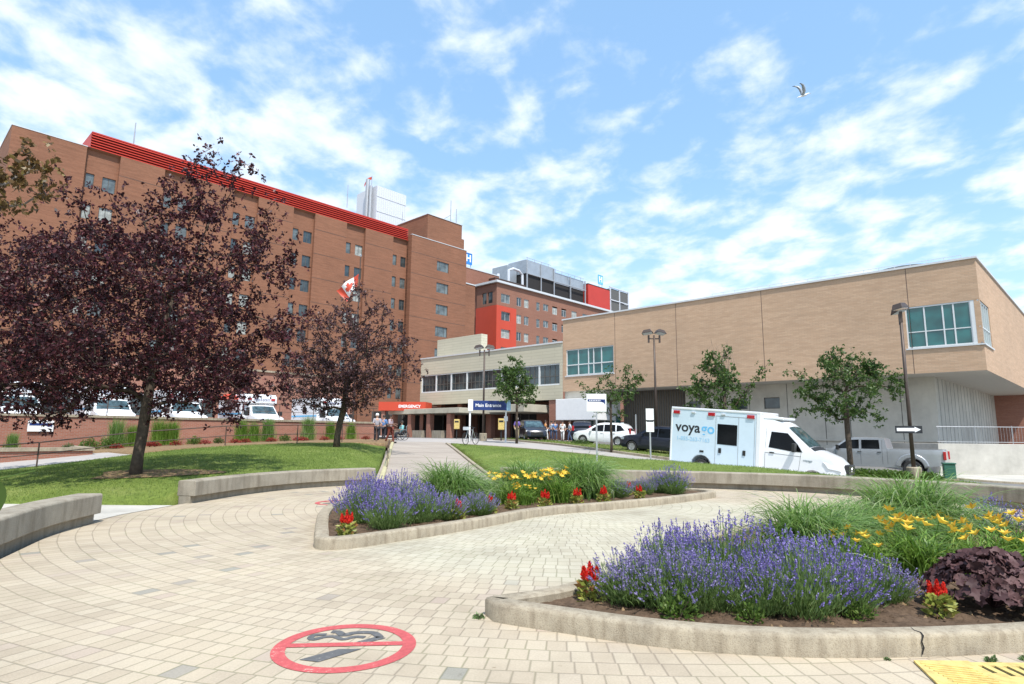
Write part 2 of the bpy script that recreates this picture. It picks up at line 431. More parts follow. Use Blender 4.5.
M['bed_red'] = mat_leaf('bedding_flower', (.16, .02, .02), (.36, .025, .03), .2, .6, (.10, .16, .03))
M['blue'] = mat_plain('sign_blue', (.012, .035, .16), .45, var=.03)
M['blue_bright'] = mat_plain('sign_bright_blue', (.03, .22, .62), .45, var=.03)
M['text_black'] = mat_plain('lettering_black', (.02, .022, .026), .5, var=.02)
M['text_blue'] = mat_plain('lettering_blue', (.16, .50, .80), .5, var=.02)
M['text_pale'] = mat_plain('lettering_pale_blue', (.36, .60, .78), .5, var=.02)
M['text_white'] = mat_plain('lettering_white', (.85, .85, .85), .5, var=.02)
M['yellow'] = mat_plain('yellow_paint', (.56, .42, .14), .75, var=.28, scale=14)
M['kerb_yellow'] = mat_plain('kerb_yellow', (.42, .38, .22), .85, var=.2, scale=4)
M['green_box'] = mat_plain('green_box', (.03, .12, .08), .5)
M['skin'] = mat_plain('skin', (.50, .30, .21), .5, var=.05)
M['skin2'] = mat_plain('skin_brown', (.22, .12, .08), .5, var=.05)
M['hair'] = mat_plain('hair_dark', (.03, .02, .015), .6)
M['hair_grey'] = mat_plain('hair_grey', (.45, .43, .41), .6)
M['eq'] = mat_plain('equipment_grey', (.33, .37, .41), .45, metal=.3, var=.12, scale=.6)
def paint_mat(name, c):
    """worn road paint: base paint with gaps where stone shows"""
    m, nt, b, o = new_mat(name)
    tc = N(nt, 'ShaderNodeTexCoord'); n = noise(nt, tc.outputs['Object'], 25, 5, .8); n2 = noise(nt, tc.outputs['Object'], 3, 3)
    r = ramp(nt, math_(nt, 'ADD', math_(nt, 'MULTIPLY', n.outputs[0], .7), math_(nt, 'MULTIPLY', n2.outputs[0], .3)), [(.365, (.42, .36, .28)), (.42, scale_col(c, 1.35)), (.6, c)])
    L(nt, r.outputs[0], b.inputs['Base Color']); b.inputs['Roughness'].default_value = .85
    return m
M['paint_red'] = paint_mat('worn_red_paint', (.36, .065, .065))
M['paint_grey'] = paint_mat('worn_grey_paint', (.085, .085, .085))

# ------------------------------------------------------------------ text
def text_obj(name, s, size, m, parent, loc, rot, extrude=.004, bold=0, sx=1, align='CENTER'):
    cu = bpy.data.curves.new(name, 'FONT'); cu.body = s; cu.size = size; cu.extrude = extrude; cu.offset = bold
    cu.align_x = align; cu.align_y = 'CENTER'; cu.resolution_u = 3
    t = bpy.data.objects.new(name + '_src', cu); col.objects.link(t)
    bpy.context.view_layer.update()
    me = bpy.data.meshes.new_from_object(t.evaluated_get(bpy.context.evaluated_depsgraph_get()))
    bpy.data.objects.remove(t); me.materials.clear(); me.materials.append(m)
    o = link(name, me, parent); o.location = loc; o.rotation_euler = rot; o.scale = (sx, 1, 1)
    return o

# ------------------------------------------------------------------ terrain
TP = [  # x, y, z measured points of the ground behind the seat walls
 (-25, 20, -.2), (-18, 22, .05), (-17.2, 25, .35), (-14.3, 26.2, .75), (-12, 28.8, .95), (-7, 30.3, .95), (-10, 16.5, .42), (-7.6, 13.4, .03), (-14, 13.4, -.05), (-10.5, 13.4, .0),
 (-7.5, 14.6, .33), (-7.1, 16.2, .43), (-6.2, 18, .45), (-4.6, 20, .45), (-12, 20, .62), (-9, 24, .8), (-20, 12, -.3), (-30, 5, -.4),
 (-1.0, 21.5, .40), (0.9, 20.8, .46), (2.9, 20, .46), (6, 19.4, .46), (8.7, 18.4, .45), (10.6, 16.6, .42), (11.9, 14.6, .36), (12.5, 11.5, .3),
 (-3.0, 30, .75), (-1.5, 25, .62), (1.5, 32, .76), (4, 28, .66), (6, 23.6, .64), (8.7, 21.2, .54), (11, 19.6, .30), (13.2, 16.6, .25), (15, 12, .1), (20, 5, 0), (30, 5, -.6),
 (7.3, 28, .10), (10.3, 25.3, -.2), (13.2, 23.6, -.5), (4.9, 33, .55), (2, 37.5, .82), (-4, 48, 1.12), (20, 20.5, -.95), (30, 15, -1.4),
 (4.5, 38.7, .74), (6.6, 34.6, .5), (9, 31.6, .25), (12.5, 29, -.1), (16, 27, -.2), (17.6, 26.5, -.25), (2.2, 45, .92),
 (21, 31, -.42), (17, 35, -.25), (29, 36.5, -.5), (22, 44, -.1), (10, 50, .8), (7, 44.5, .8), (9.5, 41, .6), (4, 59, 1.08), (-11, 75, 1.15), (-5, 62, 1.12), (-7, 38, 1.04), (-18, 36, .8), (-24, 30, .55), (-14, 40, 1.0),
 (35, 30, -.8), (45, 15, -1.6), (-30, 32, .4), (30, 60, .6), (-30, 70, 1.2), (0, 90, 1.2), (-60, 40, .5), (60, 40, -.8)]
_P = np.array(TP)[:, :2]; _z = np.array(TP)[:, 2]
def _k(r2): return np.where(r2 > 0, .5 * r2 * np.log(r2 + 1e-12), 0)
_n = len(_P); _A = np.zeros((_n + 3, _n + 3)); _d = ((_P[:, None] - _P[None]) ** 2).sum(-1)
_A[:_n, :_n] = _k(_d) + np.eye(_n) * 1.5; _A[:_n, _n] = 1; _A[:_n, _n + 1:] = _P; _A[_n, :_n] = 1; _A[_n + 1:, :_n] = _P.T
_w = np.linalg.solve(_A, np.concatenate([_z, [0, 0, 0]]))
def G(x, y):
    x = np.asarray(x, float); y = np.asarray(y, float)
    q = np.stack([x.ravel(), y.ravel()], 1); d = ((q[:, None] - _P[None]) ** 2).sum(-1)
    z = _k(d) @ _w[:_n] + _w[_n] + q @ _w[_n + 1:]
    z = np.clip(z, -2.2, 1.4)
    # settle to level ground far away
    rr = np.hypot(q[:, 0], q[:, 1] - 30); t = np.clip((rr - 60) / 40, 0, 1)
    z = z * (1 - t) + 0.6 * t
    return z.reshape(x.shape) if x.ndim else float(z[0])
def GL(x, y):   # lawn surface: meets the path along its edges
    x = np.asarray(x, float); y = np.asarray(y, float); g = G(x, y); q = (y - 19.5) / 17.5
    xl = -4.25 - 3.0 * q; xr = -.4 - 3.45 * q
    d = np.maximum(np.maximum(xl - x, x - xr), 0); t = np.clip(d / 1.9, 0, 1); t = t * t * (3 - 2 * t)
    on = (y > 15) & (y < 42)
    return np.where(on, (pz(y) + .03) * (1 - t) + g * t, g)
def pz(y):   # the paved path rising away from the plaza
    t = np.clip((np.asarray(y, float) - 19.5) / 19., 0, 1); t = t * t * (3 - 2 * t) * .35 + t * .65
    return t * 1.04

def in_poly(x, y, poly):
    x = np.asarray(x); y = np.asarray(y); ins = np.zeros(x.shape, bool); n = len(poly)
    for i in range(n):
        x1, y1 = poly[i][:2]; x2, y2 = poly[(i + 1) % n][:2]
        if y1 == y2: continue
        c = ((y1 > y) != (y2 > y)) & (x < (x2 - x1) * (y - y1) / (y2 - y1) + x1); ins ^= c
    return ins
def sheet(name, outline, zf, m, off=0, step=1., kind='structure', edge=.6, skirt=0):
    out = []
    n = len(outline)
    for i in range(n):
        a = np.array(outline[i][:2], float); b = np.array(outline[(i + 1) % n][:2], float); k = max(1, int(np.linalg.norm(b - a) / edge))
        for j in range(k): out.append(tuple(a + (b - a) * j / k))
    xs = [p[0] for p in out]; ys = [p[1] for p in out]
    gx, gy = np.meshgrid(np.arange(min(xs), max(xs), step), np.arange(min(ys), max(ys), step))
    ok = in_poly(gx, gy, out)
    pts = [Vector(p) for p in out] + [Vector((float(a), float(b))) for a, b in zip(gx[ok], gy[ok])]
    ed = [(i, (i + 1) % len(out)) for i in range(len(out))]
    v, e, f, *_ = geometry.delaunay_2d_cdt(pts, ed, [], 1, 1e-5)
    vx = np.array([p[0] for p in v]); vy = np.array([p[1] for p in v]); z = zf(vx, vy) + off
    mb = MB(); mb.v = [(float(a), float(b), float(c)) for a, b, c in zip(vx, vy, z)]; mb.f = [tuple(q) for q in f]; mb.m = [0] * len(f)
    me = bpy.data.meshes.new(name); me.from_pydata(mb.v, [], mb.f); me.materials.append(m)
    me.polygons.foreach_set('use_smooth', [True] * len(mb.f)); me.update()
    bm = bmesh.new(); bm.from_mesh(me)
    for fc in bm.faces:
        if fc.normal.z < 0: fc.normal_flip()
    bm.to_mesh(me); bm.free()
    if skirt:
        bm = bmesh.new(); bm.from_mesh(me); be = [e for e in bm.edges if e.is_boundary]; r = bmesh.ops.extrude_edge_only(bm, edges=be)
        for q in r['geom']:
            if isinstance(q, bmesh.types.BMVert): q.co.z -= skirt
        bm.to_mesh(me); bm.free()
    o = link(name, me); tag(o, kind=kind)
    return o
def zero(x, y): return np.zeros(np.shape(x))
def PX(px, Y): return (px - 512) / 613. * Y      # column of the photograph -> world x at depth Y
# ------------------------------------------------------------------ camera, light, sky
TH, RO = R(8.63), R(.53)
Fw = Vector((0, math.cos(TH), math.sin(TH))); R0 = Vector((1, 0, 0)); U0 = Vector((0, -math.sin(TH), math.cos(TH)))
Rr = R0 * math.cos(RO) + U0 * math.sin(RO); Ur = -R0 * math.sin(RO) + U0 * math.cos(RO)
cd = bpy.data.cameras.new('camera'); cam = bpy.data.objects.new('camera', cd); col.objects.link(cam)
mw = Matrix((Rr, Ur, -Fw)).transposed().to_4x4(); mw.translation = Vector((0, 0, 1.6)); cam.matrix_world = mw
cd.sensor_width = 36; cd.lens = 606 * 36 / 1024; cd.clip_end = 3000; cd.clip_start = .05
sc.camera = cam
SUN_AZ, SUN_EL = R(158), R(59)
sd = Vector((math.cos(SUN_EL) * math.sin(SUN_AZ), math.cos(SUN_EL) * math.cos(SUN_AZ), math.sin(SUN_EL)))
ld = bpy.data.lights.new('sun', 'SUN'); ld.energy = 4.0; ld.angle = R(.55); ld.color = (1, .955, .89)
sun = bpy.data.objects.new('sun', ld); col.objects.link(sun); sun.rotation_euler = sd.to_track_quat('Z', 'Y').to_euler(); sun.location = (0, 0, 60)

w = bpy.data.worlds.new('World'); sc.world = w; w.use_nodes = True
nt = w.node_tree; nt.nodes.clear()
wo = N(nt, 'ShaderNodeOutputWorld'); bg = N(nt, 'ShaderNodeBackground'); L(nt, bg.outputs[0], wo.inputs[0]); bg.inputs[1].default_value = .125
sky = N(nt, 'ShaderNodeTexSky', sky_type='NISHITA'); sky.sun_disc = False; sky.sun_elevation = SUN_EL; sky.sun_rotation = SUN_AZ
sky.altitude = 100; sky.air_density = 1.0; sky.dust_density = .6; sky.ozone_density = 1.2
tc = N(nt, 'ShaderNodeTexCoord'); sp = N(nt, 'ShaderNodeSeparateXYZ'); L(nt, tc.outputs['Generated'], sp.inputs[0])
zz = math_(nt, 'ADD', math_(nt, 'MAXIMUM', sp.outputs[2], 0), .16)
cb = N(nt, 'ShaderNodeCombineXYZ'); L(nt, math_(nt, 'DIVIDE', sp.outputs[0], zz), cb.inputs[0]); L(nt, math_(nt, 'DIVIDE', sp.outputs[1], zz), cb.inputs[1])
mp = N(nt, 'ShaderNodeMapping'); mp.inputs['Location'].default_value = (3.7, 1.3, 0); mp.inputs['Rotation'].default_value = (0, 0, R(28)); mp.inputs['Scale'].default_value = (1.15, 1, 1); L(nt, cb.outputs[0], mp.inputs[0])
n1 = noise(nt, mp.outputs[0], 5.6, 8, .55, .15); n2 = noise(nt, mp.outputs[0], 1.5, 3, .5)
# more cloud low down and to the left
low = math_(nt, 'MULTIPLY', N_smooth(nt, sp.outputs[2], .62, .22), .095)
lft = math_(nt, 'MULTIPLY', N_smooth(nt, sp.outputs[0], .25, -.6), .07)
dens = math_(nt, 'ADD', math_(nt, 'ADD', math_(nt, 'MULTIPLY', n1.outputs[0], .72), math_(nt, 'MULTIPLY', n2.outputs[0], .28)), math_(nt, 'ADD', low, lft))
cl = N_smooth(nt, dens, .495, .72)
shade = noise(nt, mp.outputs[0], 5, 4, .6)
ccol = ramp(nt, shade.outputs[0], [(.3, (5.5, 6.1, 6.7)), (.65, (6.4, 6.75, 7.05))])
skyc = mix(nt, mix(nt, sky.outputs[0], (1.35, 1.4, 1.42), 1, 'MULTIPLY'), (2.6, 4.7, 7.2), .42)
haze_f = math_(nt, 'MULTIPLY', N_smooth(nt, sp.outputs[2], .42, .0), .35)
skyc = mix(nt, skyc, (4.6, 5.9, 7.2), haze_f)
out = mix(nt, skyc, ccol.outputs[0], math_(nt, 'MULTIPLY', cl, .88)); L(nt, out, bg.inputs[0])
sc.view_settings.view_transform = 'Standard'; sc.view_settings.look = 'None'; sc.view_settings.exposure = .56; sc.view_settings.gamma = 1

# ------------------------------------------------------------------ ground
PLAZA = [(-6.2, 7.5), (-6.95, 9.4), (-7.35, 10.8), (-7.5, 12), (-7.35, 13.4), (-6.9, 15.9), (-6.1, 17.8), (-4.3, 19.75), (-.4, 20.5), (1, 20.45), (2.9, 19.7), (5.9, 19.1), (8.5, 18.1), (10.35, 16.3), (11.55, 14.5), (12.1, 12.5), (12.2, 9), (12, 4), (12, -12), (-9, -12), (-7, -3), (-5.5, 4)]
xs = np.concatenate([np.arange(-900, -60, 40), np.arange(-60, -26, 4), np.arange(-26, 32, 1), np.arange(32, 64, 4), np.arange(64, 900, 40)])
ys = np.concatenate([np.arange(-300, -20, 40), np.arange(-20, -4, 4), np.arange(-4, 56, 1), np.arange(56, 120, 4), np.arange(120, 1200, 40)])
gx, gy = np.meshgrid(xs, ys)
gz = G(gx, gy) - .12
pc = np.array([2.3, 10.]); inside = in_poly(gx, gy, [(pc[0] + (x - pc[0]) * 1.13, pc[1] + (y - pc[1]) * 1.13) for x, y in PLAZA]); gz[inside] = -.5
corr = in_poly(gx, gy, [(-8, 17), (3., 17), (0, 41), (-11.5, 41)]); gz[corr] = np.minimum(gz[corr], pz(gy[corr]) - .3)
gz[gy < 3] = np.minimum(gz[gy < 3], -.3)
ny, nx = gx.shape; idx = np.arange(nx * ny).reshape(ny, nx)
Fq = np.stack([idx[:-1, :-1], idx[:-1, 1:], idx[1:, 1:], idx[1:, :-1]], -1).reshape(-1, 4)
o = link('ground', arr_mesh('ground', np.stack([gx, gy, gz], -1).reshape(-1, 3), Fq, M['ground'], True)); tag(o, kind='structure')
sheet('plaza', PLAZA, zero, M['pavers'], 0, 2.)
sheet('concrete_slab', [(-7.38, 10.9), (-7.45, 12), (-7.3, 13.5), (-9, 13.5), (-13, 13.6), (-22, 13.5), (-22, 9), (-12, 9.5), (-7.6, 9.9)], zero, M['slab'], .008, 2.)
sheet('path', [(-4.3, 19.3), (-.4, 19.8), (-3.85, 37), (-4.6, 40), (-9.5, 40), (-7.25, 37)], lambda x, y: pz(y), M['path'], .006, 1.)
LAWN_L = [(-7.75, 13.45), (-7.45, 14.6), (-7.2, 16.0), (-6.4, 18.1), (-4.6, 19.9), (-4.5, 20.4), (-6.3, 30.4), (-6.85, 33.6), (-9.5, 33.4), (-12, 29.6), (-14.5, 27.2), (-17.2, 25.3), (-20.5, 22), (-22, 13.6)]
sheet('lawn', LAWN_L, GL, M['grass'], .02, .5, skirt=.4)
LAWN_R = [(-.25, 20.7), (1.1, 20.75), (3, 20), (6.1, 19.4), (8.75, 18.3), (10.7, 16.4), (11.9, 14.6), (12.4, 12.5), (12.5, 8), (20, 8), (20, 15.5), (16, 18.6), (12.6, 20.7), (9.0, 22.6), (6.3, 25.4), (4.1, 28.9), (1.5, 32.8), (-.8, 35.4), (-3.6, 36.9)]
sheet('lawn', LAWN_R, GL, M['grass'], .02, .5, skirt=.4)
ROAD = [(-7.4, 39.6), (-3.7, 37.1), (-.8, 35.5), (1.6, 32.9), (4.2, 29), (6.4, 25.5), (9.1, 22.7), (12.7, 20.8), (16.1, 18.7), (30, 9), (36, 16), (24, 22.4), (16, 26), (12.5, 29.2), (9, 31.8), (6.7, 34.8), (4.6, 38.8), (2.3, 45), (-1.5, 52), (-9.6, 58), (-16, 54), (-11, 44)]
sheet('road', ROAD, G, M['drive'], -.01, 1.)
ISL = [(-1.4, 52), (2.4, 45), (4.7, 38.8), (6.8, 34.9), (9.1, 31.9), (12.6, 29.3), (16.1, 26.2), (24, 22.6), (36, 17), (37, 19.5), (27, 25.3), (20.5, 28.2), (15.5, 32.2), (11.5, 37), (8.3, 42.5), (5.2, 47.5), (1, 54)]
sheet('grass_island', ISL, lambda x, y: G(x, y), M['dry_grass'], .09, .8, skirt=.3)
PARK = [(1, 54), (5.2, 47.5), (8.3, 42.5), (11.5, 37), (15.5, 32.2), (20.5, 28.2), (27, 25.3), (37, 19.5), (60, 30), (45, 60), (5, 62), (-12, 72), (-16, 60), (-9, 57), (-1.5, 52.5)]
sheet('parking_lane', PARK, G, M['asphalt'], -.02, 1.5)
sheet('pavement', [(22.5, 34), (24.3, 31.3), (34, 30.8), (46, 30), (46, 35), (29, 36), (24.8, 36.2)], G, M['slab'], .06, 1.)
sheet('upper_terrace', [(-9.4, 46), (-26.5, 27.7), (-80, 0), (-90, 60), (-30, 100), (-14, 82), (-12, 70), (-11, 55)], lambda x, y: zero(x, y) + 1.28, M['drive'], 0, 4.)
sheet('footway', [(-15.6, 26.4), (-17.2, 25), (-20.5, 22), (-24, 18), (-28, 22), (-20.2, 28.2), (-18.6, 29)], G, M['drive'], .0, 1.)
sheet('planting_soil', [(-7.3, 37.5), (-6.9, 33.5), (-9.6, 33.3), (-12, 29.5), (-14.5, 27.1), (-16.1, 26.4), (-18.8, 28.8), (-20.3, 28.5), (-26, 23.5), (-29, 25), (-9.7, 45.2), (-8.2, 43)], G, M['mulch'], .06, 1., skirt=.3)
mk = [(-10 + 1.6 * math.cos(a) * (1 + .25 * math.sin(3 * a + 1)) + .35, 16.5 + .9 * math.sin(a) * (1 + .2 * math.cos(2 * a)) + .1) for a in np.linspace(0, 2 * math.pi, 26, endpoint=False)]
sheet('mulch_ring', mk, G, M['mulch'], .04, .4, edge=.4)

# kerbs along the roads and path
def kerb(name, path, wdt, up, down, m, label, cat='kerb', zf=G, off=0):
    pts = [(x, y, float(zf(x, y)) + off) for x, y in [(p[0], p[1]) for p in smooth_path(path, .8)]]
    mb = MB(); mb.sweep(pts, [(0, -down), (0, up - .02), (.02, up), (wdt - .02, up), (wdt, up - .02), (wdt, -down)])
    o = mb.build(name, m); tag(o, label, cat, kind='structure'); return o
kerb('kerb', [(-1.4, 52), (2.35, 45), (4.65, 38.8), (6.75, 34.85), (9.05, 31.85), (12.55, 29.25), (16.05, 26.1), (24, 22.5), (36, 16.6)][::-1], .16, .13, .2, M['kerb'], None)
kerb('kerb', [(-3.75, 37), (-.8, 35.45), (1.55, 32.85), (4.15, 28.95), (6.35, 25.45), (9.05, 22.65), (12.65, 20.75), (16.05, 18.65), (20, 15.5)], .16, .05, .3, M['kerb'], None)
kerb('kerb', [(-.38, 20.55), (-3.8, 37)], .15, .05, .4, M['kerb'], None, zf=lambda x, y: float(pz(y)) + .03)
kerb('kerb', [(-7.18, 36.8), (-4.28, 20.0)], .16, .06, .4, M['kerb_yellow'], None, zf=lambda x, y: float(pz(y)) + .03)
kerb('kerb', [(22.4, 33.9), (24.3, 31.2), (34, 30.7), (46, 29.9)], .16, .08, .2, M['kerb'], None)

# concrete seat walls
def seat_wall(path, label):
    pts = smooth_path([(x, y, 0) for x, y in path], .25)
    t = empty('seat_wall', (pts[0][0], pts[0][1], 0), label=label, cat='seat wall', group='curved concrete seat walls')
    pts = [(p[0] - pts[0][0], p[1] - pts[0][1], 0) for p in pts]
    mb = MB(); mb.sweep(pts, [(0, .16), (0, .475), (.025, .5), (.41, .5), (.435, .475), (.435, .16)])
    mb.build('seat_slab', M['concrete'], t, bevel=.012)
    mb = MB(); mb.sweep(pts[0:1] + pts[1:-1] + [tuple(Vector(pts[-1]) * 1)], [(.11, -.3), (.11, .158), (.39, .158), (.39, -.3)])
    mb.build('base', M['concrete'], t)
seat_wall([(-4.9, 4.6), (-5.7, 6.1), (-6.35, 7.8), (-6.95, 9.5), (-7.2, 11.0)], 'curved concrete seat wall cut by the left edge of the picture, beside the big green leaf')
seat_wall([(-7.05, 13.9), (-6.7, 16), (-5.85, 17.9), (-4.25, 19.45)], 'curved concrete seat wall in front of the lawn with the dark purple trees')
seat_wall([(-.35, 20.45), (1.0, 20.35), (2.85, 19.6), (5.85, 19.0), (8.45, 17.98), (10.25, 16.25), (11.45, 14.5), (12.0, 12.4), (12.1, 9.5), (11.9, 6)], 'long curved concrete seat wall below the lawn in front of the white ambulance')

# raised flower beds: kerb + soil
BED1 = [(-3.72, 12.9), (-3.55, 11.6), (-3.2, 10.3), (-2.88, 9.25), (-2.68, 8.72), (-2.3, 8.72), (-1.65, 9.38), (-.98, 10.15), (-.33, 11.0), (.38, 12.05), (1.1, 12.75), (1.95, 13.3), (3.5, 14.5), (4.7, 15.6), (5.45, 16.5), (5.0, 17.3), (3.2, 17.7), (1.2, 17.7), (-.8, 17.2), (-2.5, 15.9), (-3.5, 14.4)]
BED2 = [(-.22, 5.72), (-.14, 5.52), (.42, 5.24), (1.01, 4.97), (1.6, 4.8), (2.2, 4.73), (2.85, 4.75), (3.5, 4.82), (4.3, 4.98), (5.5, 5.4), (7, 6.2), (8.3, 7.6), (9, 9.4), (8.6, 11), (7.0, 11.6), (5.2, 11.2), (3.6, 10.1), (2.3, 8.6), (1.2, 7.05), (.45, 6.15)]
def bed(poly, label, wdt=.2):
    pts = smooth_path([(x, y, 0) for x, y in poly], .12, True)
    mb = MB(); mb.sweep(pts, [(0, -.05), (.0, .128), (.012, .150), (.035, .16), (wdt - .03, .16), (wdt, .145), (wdt + .005, -.05)], closed=True)
    o = mb.build('bed_kerb', M['kerb'], smooth=False, angle=50); tag(o, label, 'bed kerb', 'flower bed kerbs')
    q = np.array([p[:2] for p in pts]); ctr = q.mean(0)
    return o
bed(BED1, 'low concrete kerb around the middle flower bed between the paths')
bed(BED2, 'low cracked concrete kerb around the big lavender bed beside the yellow drain')
def bedz(x, y): return .10 + .05 * np.sin(np.asarray(x) * 3.1 + 1) * np.cos(np.asarray(y) * 2.7)
def inset(poly, d):
    pts = smooth_path([(x, y, 0) for x, y in poly], .3, True); out = []; n = len(pts)
    for i in range(n):
        a = Vector(pts[i - 1]); b = Vector(pts[(i + 1) % n]); t = (b - a).normalized(); out.append((pts[i][0] - t.y * d, pts[i][1] + t.x * d))
    return out
def lumpy(x, y):
    return .095 + .022 * np.sin(x * 9 + np.sin(y * 7) * 2) * np.cos(y * 11) + .016 * np.sin(x * 31 + y * 17) * np.cos(y * 37 - x * 11)
sheet('planting_soil', inset(BED1, .1), lumpy, M['soil'], 0, .12, edge=.3)
sheet('planting_soil', inset(BED2, .1), lumpy, M['soil'], 0, .07, edge=.3)
# soil crumbs and bark chips on the beds
def crumbs(poly, n, smin, smax, name, m):
    xs = [p[0] for p in poly]; ys = [p[1] for p in poly]
    x = rng.uniform(min(xs), max(xs), n); y = rng.uniform(min(ys), max(ys), n); ok = in_poly(x, y, inset(poly, .28)); x = x[ok]; y = y[ok]; k = len(x)
    s = rng.uniform(smin, smax, k); base = np.array([[1, 0, 0], [-.5, .8, 0], [-.4, -.9, 0], [0, 0, .8]], float)
    V = base[None] * s[:, None, None] * rng.uniform(.5, 1.4, (k, 1, 3)); a = rng.uniform(0, 6.28, k); c, q = np.cos(a)[:, None], np.sin(a)[:, None]
    vx = V[..., 0] * c - V[..., 1] * q; vy = V[..., 0] * q + V[..., 1] * c
    V = np.stack([vx + x[:, None], vy + y[:, None], V[..., 2] + lumpy(x, y)[:, None] - .004], -1)
    Ff = (np.array([[0, 1, 3], [1, 2, 3], [2, 0, 3]])[None] + (np.arange(k) * 4)[:, None, None]).reshape(-1, 3)
    o = link(name, arr_mesh(name, V.reshape(-1, 3), Ff, m)); tag(o, kind='stuff')
crumbs(BED2, 9000, .006, .03, 'soil_crumbs', M['soil'])
crumbs(BED2, 1500, .015, .042, 'bark_chips', M['mulch'])
crumbs(BED1, 7000, .01, .03, 'soil_crumbs', M['soil'])

# crack in the kerb
mb = MB(); cp = [(3.05, 4.775, .163), (3.07, 4.80, .166), (3.06, 4.85, .1645), (3.09, 4.92, .163)]
mb.tube([(3.045, 4.757, .02), (3.06, 4.756, .07), (3.05, 4.758, .11), (3.07, 4.768, .15), (3.075, 4.80, .161), (3.06, 4.85, .161), (3.085, 4.93, .16)], [.004, .006, .005, .007, .006, .004, .002], 5)
o = mb.build('kerb_crack', M['dark'], bpy.data.objects['bed_kerb.001'])

# painted no-smoking marks (flat on the paving)
def nosmoke(cx, cy, s, rz, label, z=.004):
    t = empty('painted_sign', (cx, cy, z), rz, label, 'painted sign', 'no smoking marks painted on the paving')
    n = 72; mb = MB(); v = []; 
    for k in range(n):
        a = 2 * math.pi * k / n; v += [(.53 * math.cos(a), .53 * math.sin(a), 0), (.43 * math.cos(a), .43 * math.sin(a), 0)]
    mb.add(v, [(2 * k, (2 * k + 2) % (2 * n), (2 * k + 3) % (2 * n), 2 * k + 1) for k in range(n)])
    mb.build('ring', M['paint_red'], t)
    # bar from left to right through the middle
    mb = MB(); mb.add([(-.435, -.05, .001), (.435, .03, .001), (.432, .115, .001), (-.432, .035, .001)], [(0, 1, 2, 3)]); mb.build('bar', M['paint_red'], t)
    mb = MB(); mb.add([(-.25, -.29, .0005), (-.10, -.33, .0005), (.14, -.06, .0005), (-.03, -.07, .0005)], [(0, 1, 2, 3)]); mb.add([(.06, .09, .0005), (.16, .085, .0005), (.27, .19, .0005), (.19, .22, .0005)], [(0, 1, 2, 3)])
    mb.build('cigarette', M['paint_grey'], t)
    mb = MB()
    def ribbon(pts, wd):
        p = smooth_path([(a, b, 0) for a, b in pts], .02); v = []
        for i, q in enumerate(p):
            a = Vector(p[max(i - 1, 0)]); b = Vector(p[min(i + 1, len(p) - 1)]); d = (b - a).normalized(); nn = Vector((-d.y, d.x, 0)) * wd
            v += [Vector(q) + nn + Vector((0, 0, .0005)), Vector(q) - nn + Vector((0, 0, .0005))]
        mb.add(v, [(2 * i, 2 * i + 1, 2 * i + 3, 2 * i + 2) for i in range(len(p) - 1)])
    ribbon([(.22, .2), (.14, .31), (.0, .31), (-.08, .25), (-.14, .32), (-.2, .33)], .033)
    ribbon([(.1, .2), (.02, .21), (-.06, .15), (-.14, .21), (-.22, .2), (-.28, .14), (-.32, .17), (-.31, .24), (-.22, .26)], .026)
    mb.build('smoke', M['paint_grey'], t)
nosmoke(-1.24, 4.88, .98, 0, 'round red no smoking sign painted on the pavers at the bottom of the picture')
t0 = empty('tmp'); bpy.data.objects.remove(t0)
nosmoke(-3.95, 14.35, 1, R(-20), 'worn red sign painted on the pavers beyond the middle bed, beside the lavender')

# yellow drain cover
t = empty('drain_cover', (2.95, 4.12, .004), R(0), 'worn yellow painted drain cover with slots at the foot of the bed kerb', 'drain cover')
mb = MB()
def plate(mb, u0, u1, v0, v1, z=.006): mb.box(u0, u1, v0, v1, 0, z)
holes = [(.35 + i * .085, .35 + i * .085 + .036, .30 - .05 * i - .08, .44 - .003 * i) for i in range(9)]
poly = [(0.0, .60), (1.9, .60), (1.9, -.4), (.28, -.4)]
mb.facade((0, 0, .012), (1, 0, 0), (0, 0, -1), 0, 1, 0, 1, [], .01) if False else None
xs_ = sorted({.35, 1.6} | {h[0] for h in holes} | {h[1] for h in holes})
for i in range(len(xs_) - 1):
    cx = (xs_[i] + xs_[i + 1]) / 2
    hole = [h for h in holes if h[0] < cx < h[1]]
    if hole:
        v0, v1 = hole[0][2] + .08, hole[0][3]
        mb.box(xs_[i], xs_[i + 1], -.4, v0, 0, .014); mb.box(xs_[i], xs_[i + 1], v1, .5, 0, .014)
    else: mb.box(xs_[i], xs_[i + 1], -.4, .5, 0, .014)
mb.prism([(-.04, .53), (-.16, .1), (-.05, -.4), (.35, -.4), (.35, .53)], 0, .014)
mb.build('plate', M['yellow'], t)
mb = MB()
for i in range(9): mb.obox((.12, .42 - i * .045, .016), (.15, -.045, 0), (.003, .008, 0), (0, 0, .004))
mb.build('raised_rib', M['yellow'], t)
mb = MB(); mb.box(.34, 1.7, -.4, .5, -.002, .003); mb.build('slot_dark', M['dark'], t)
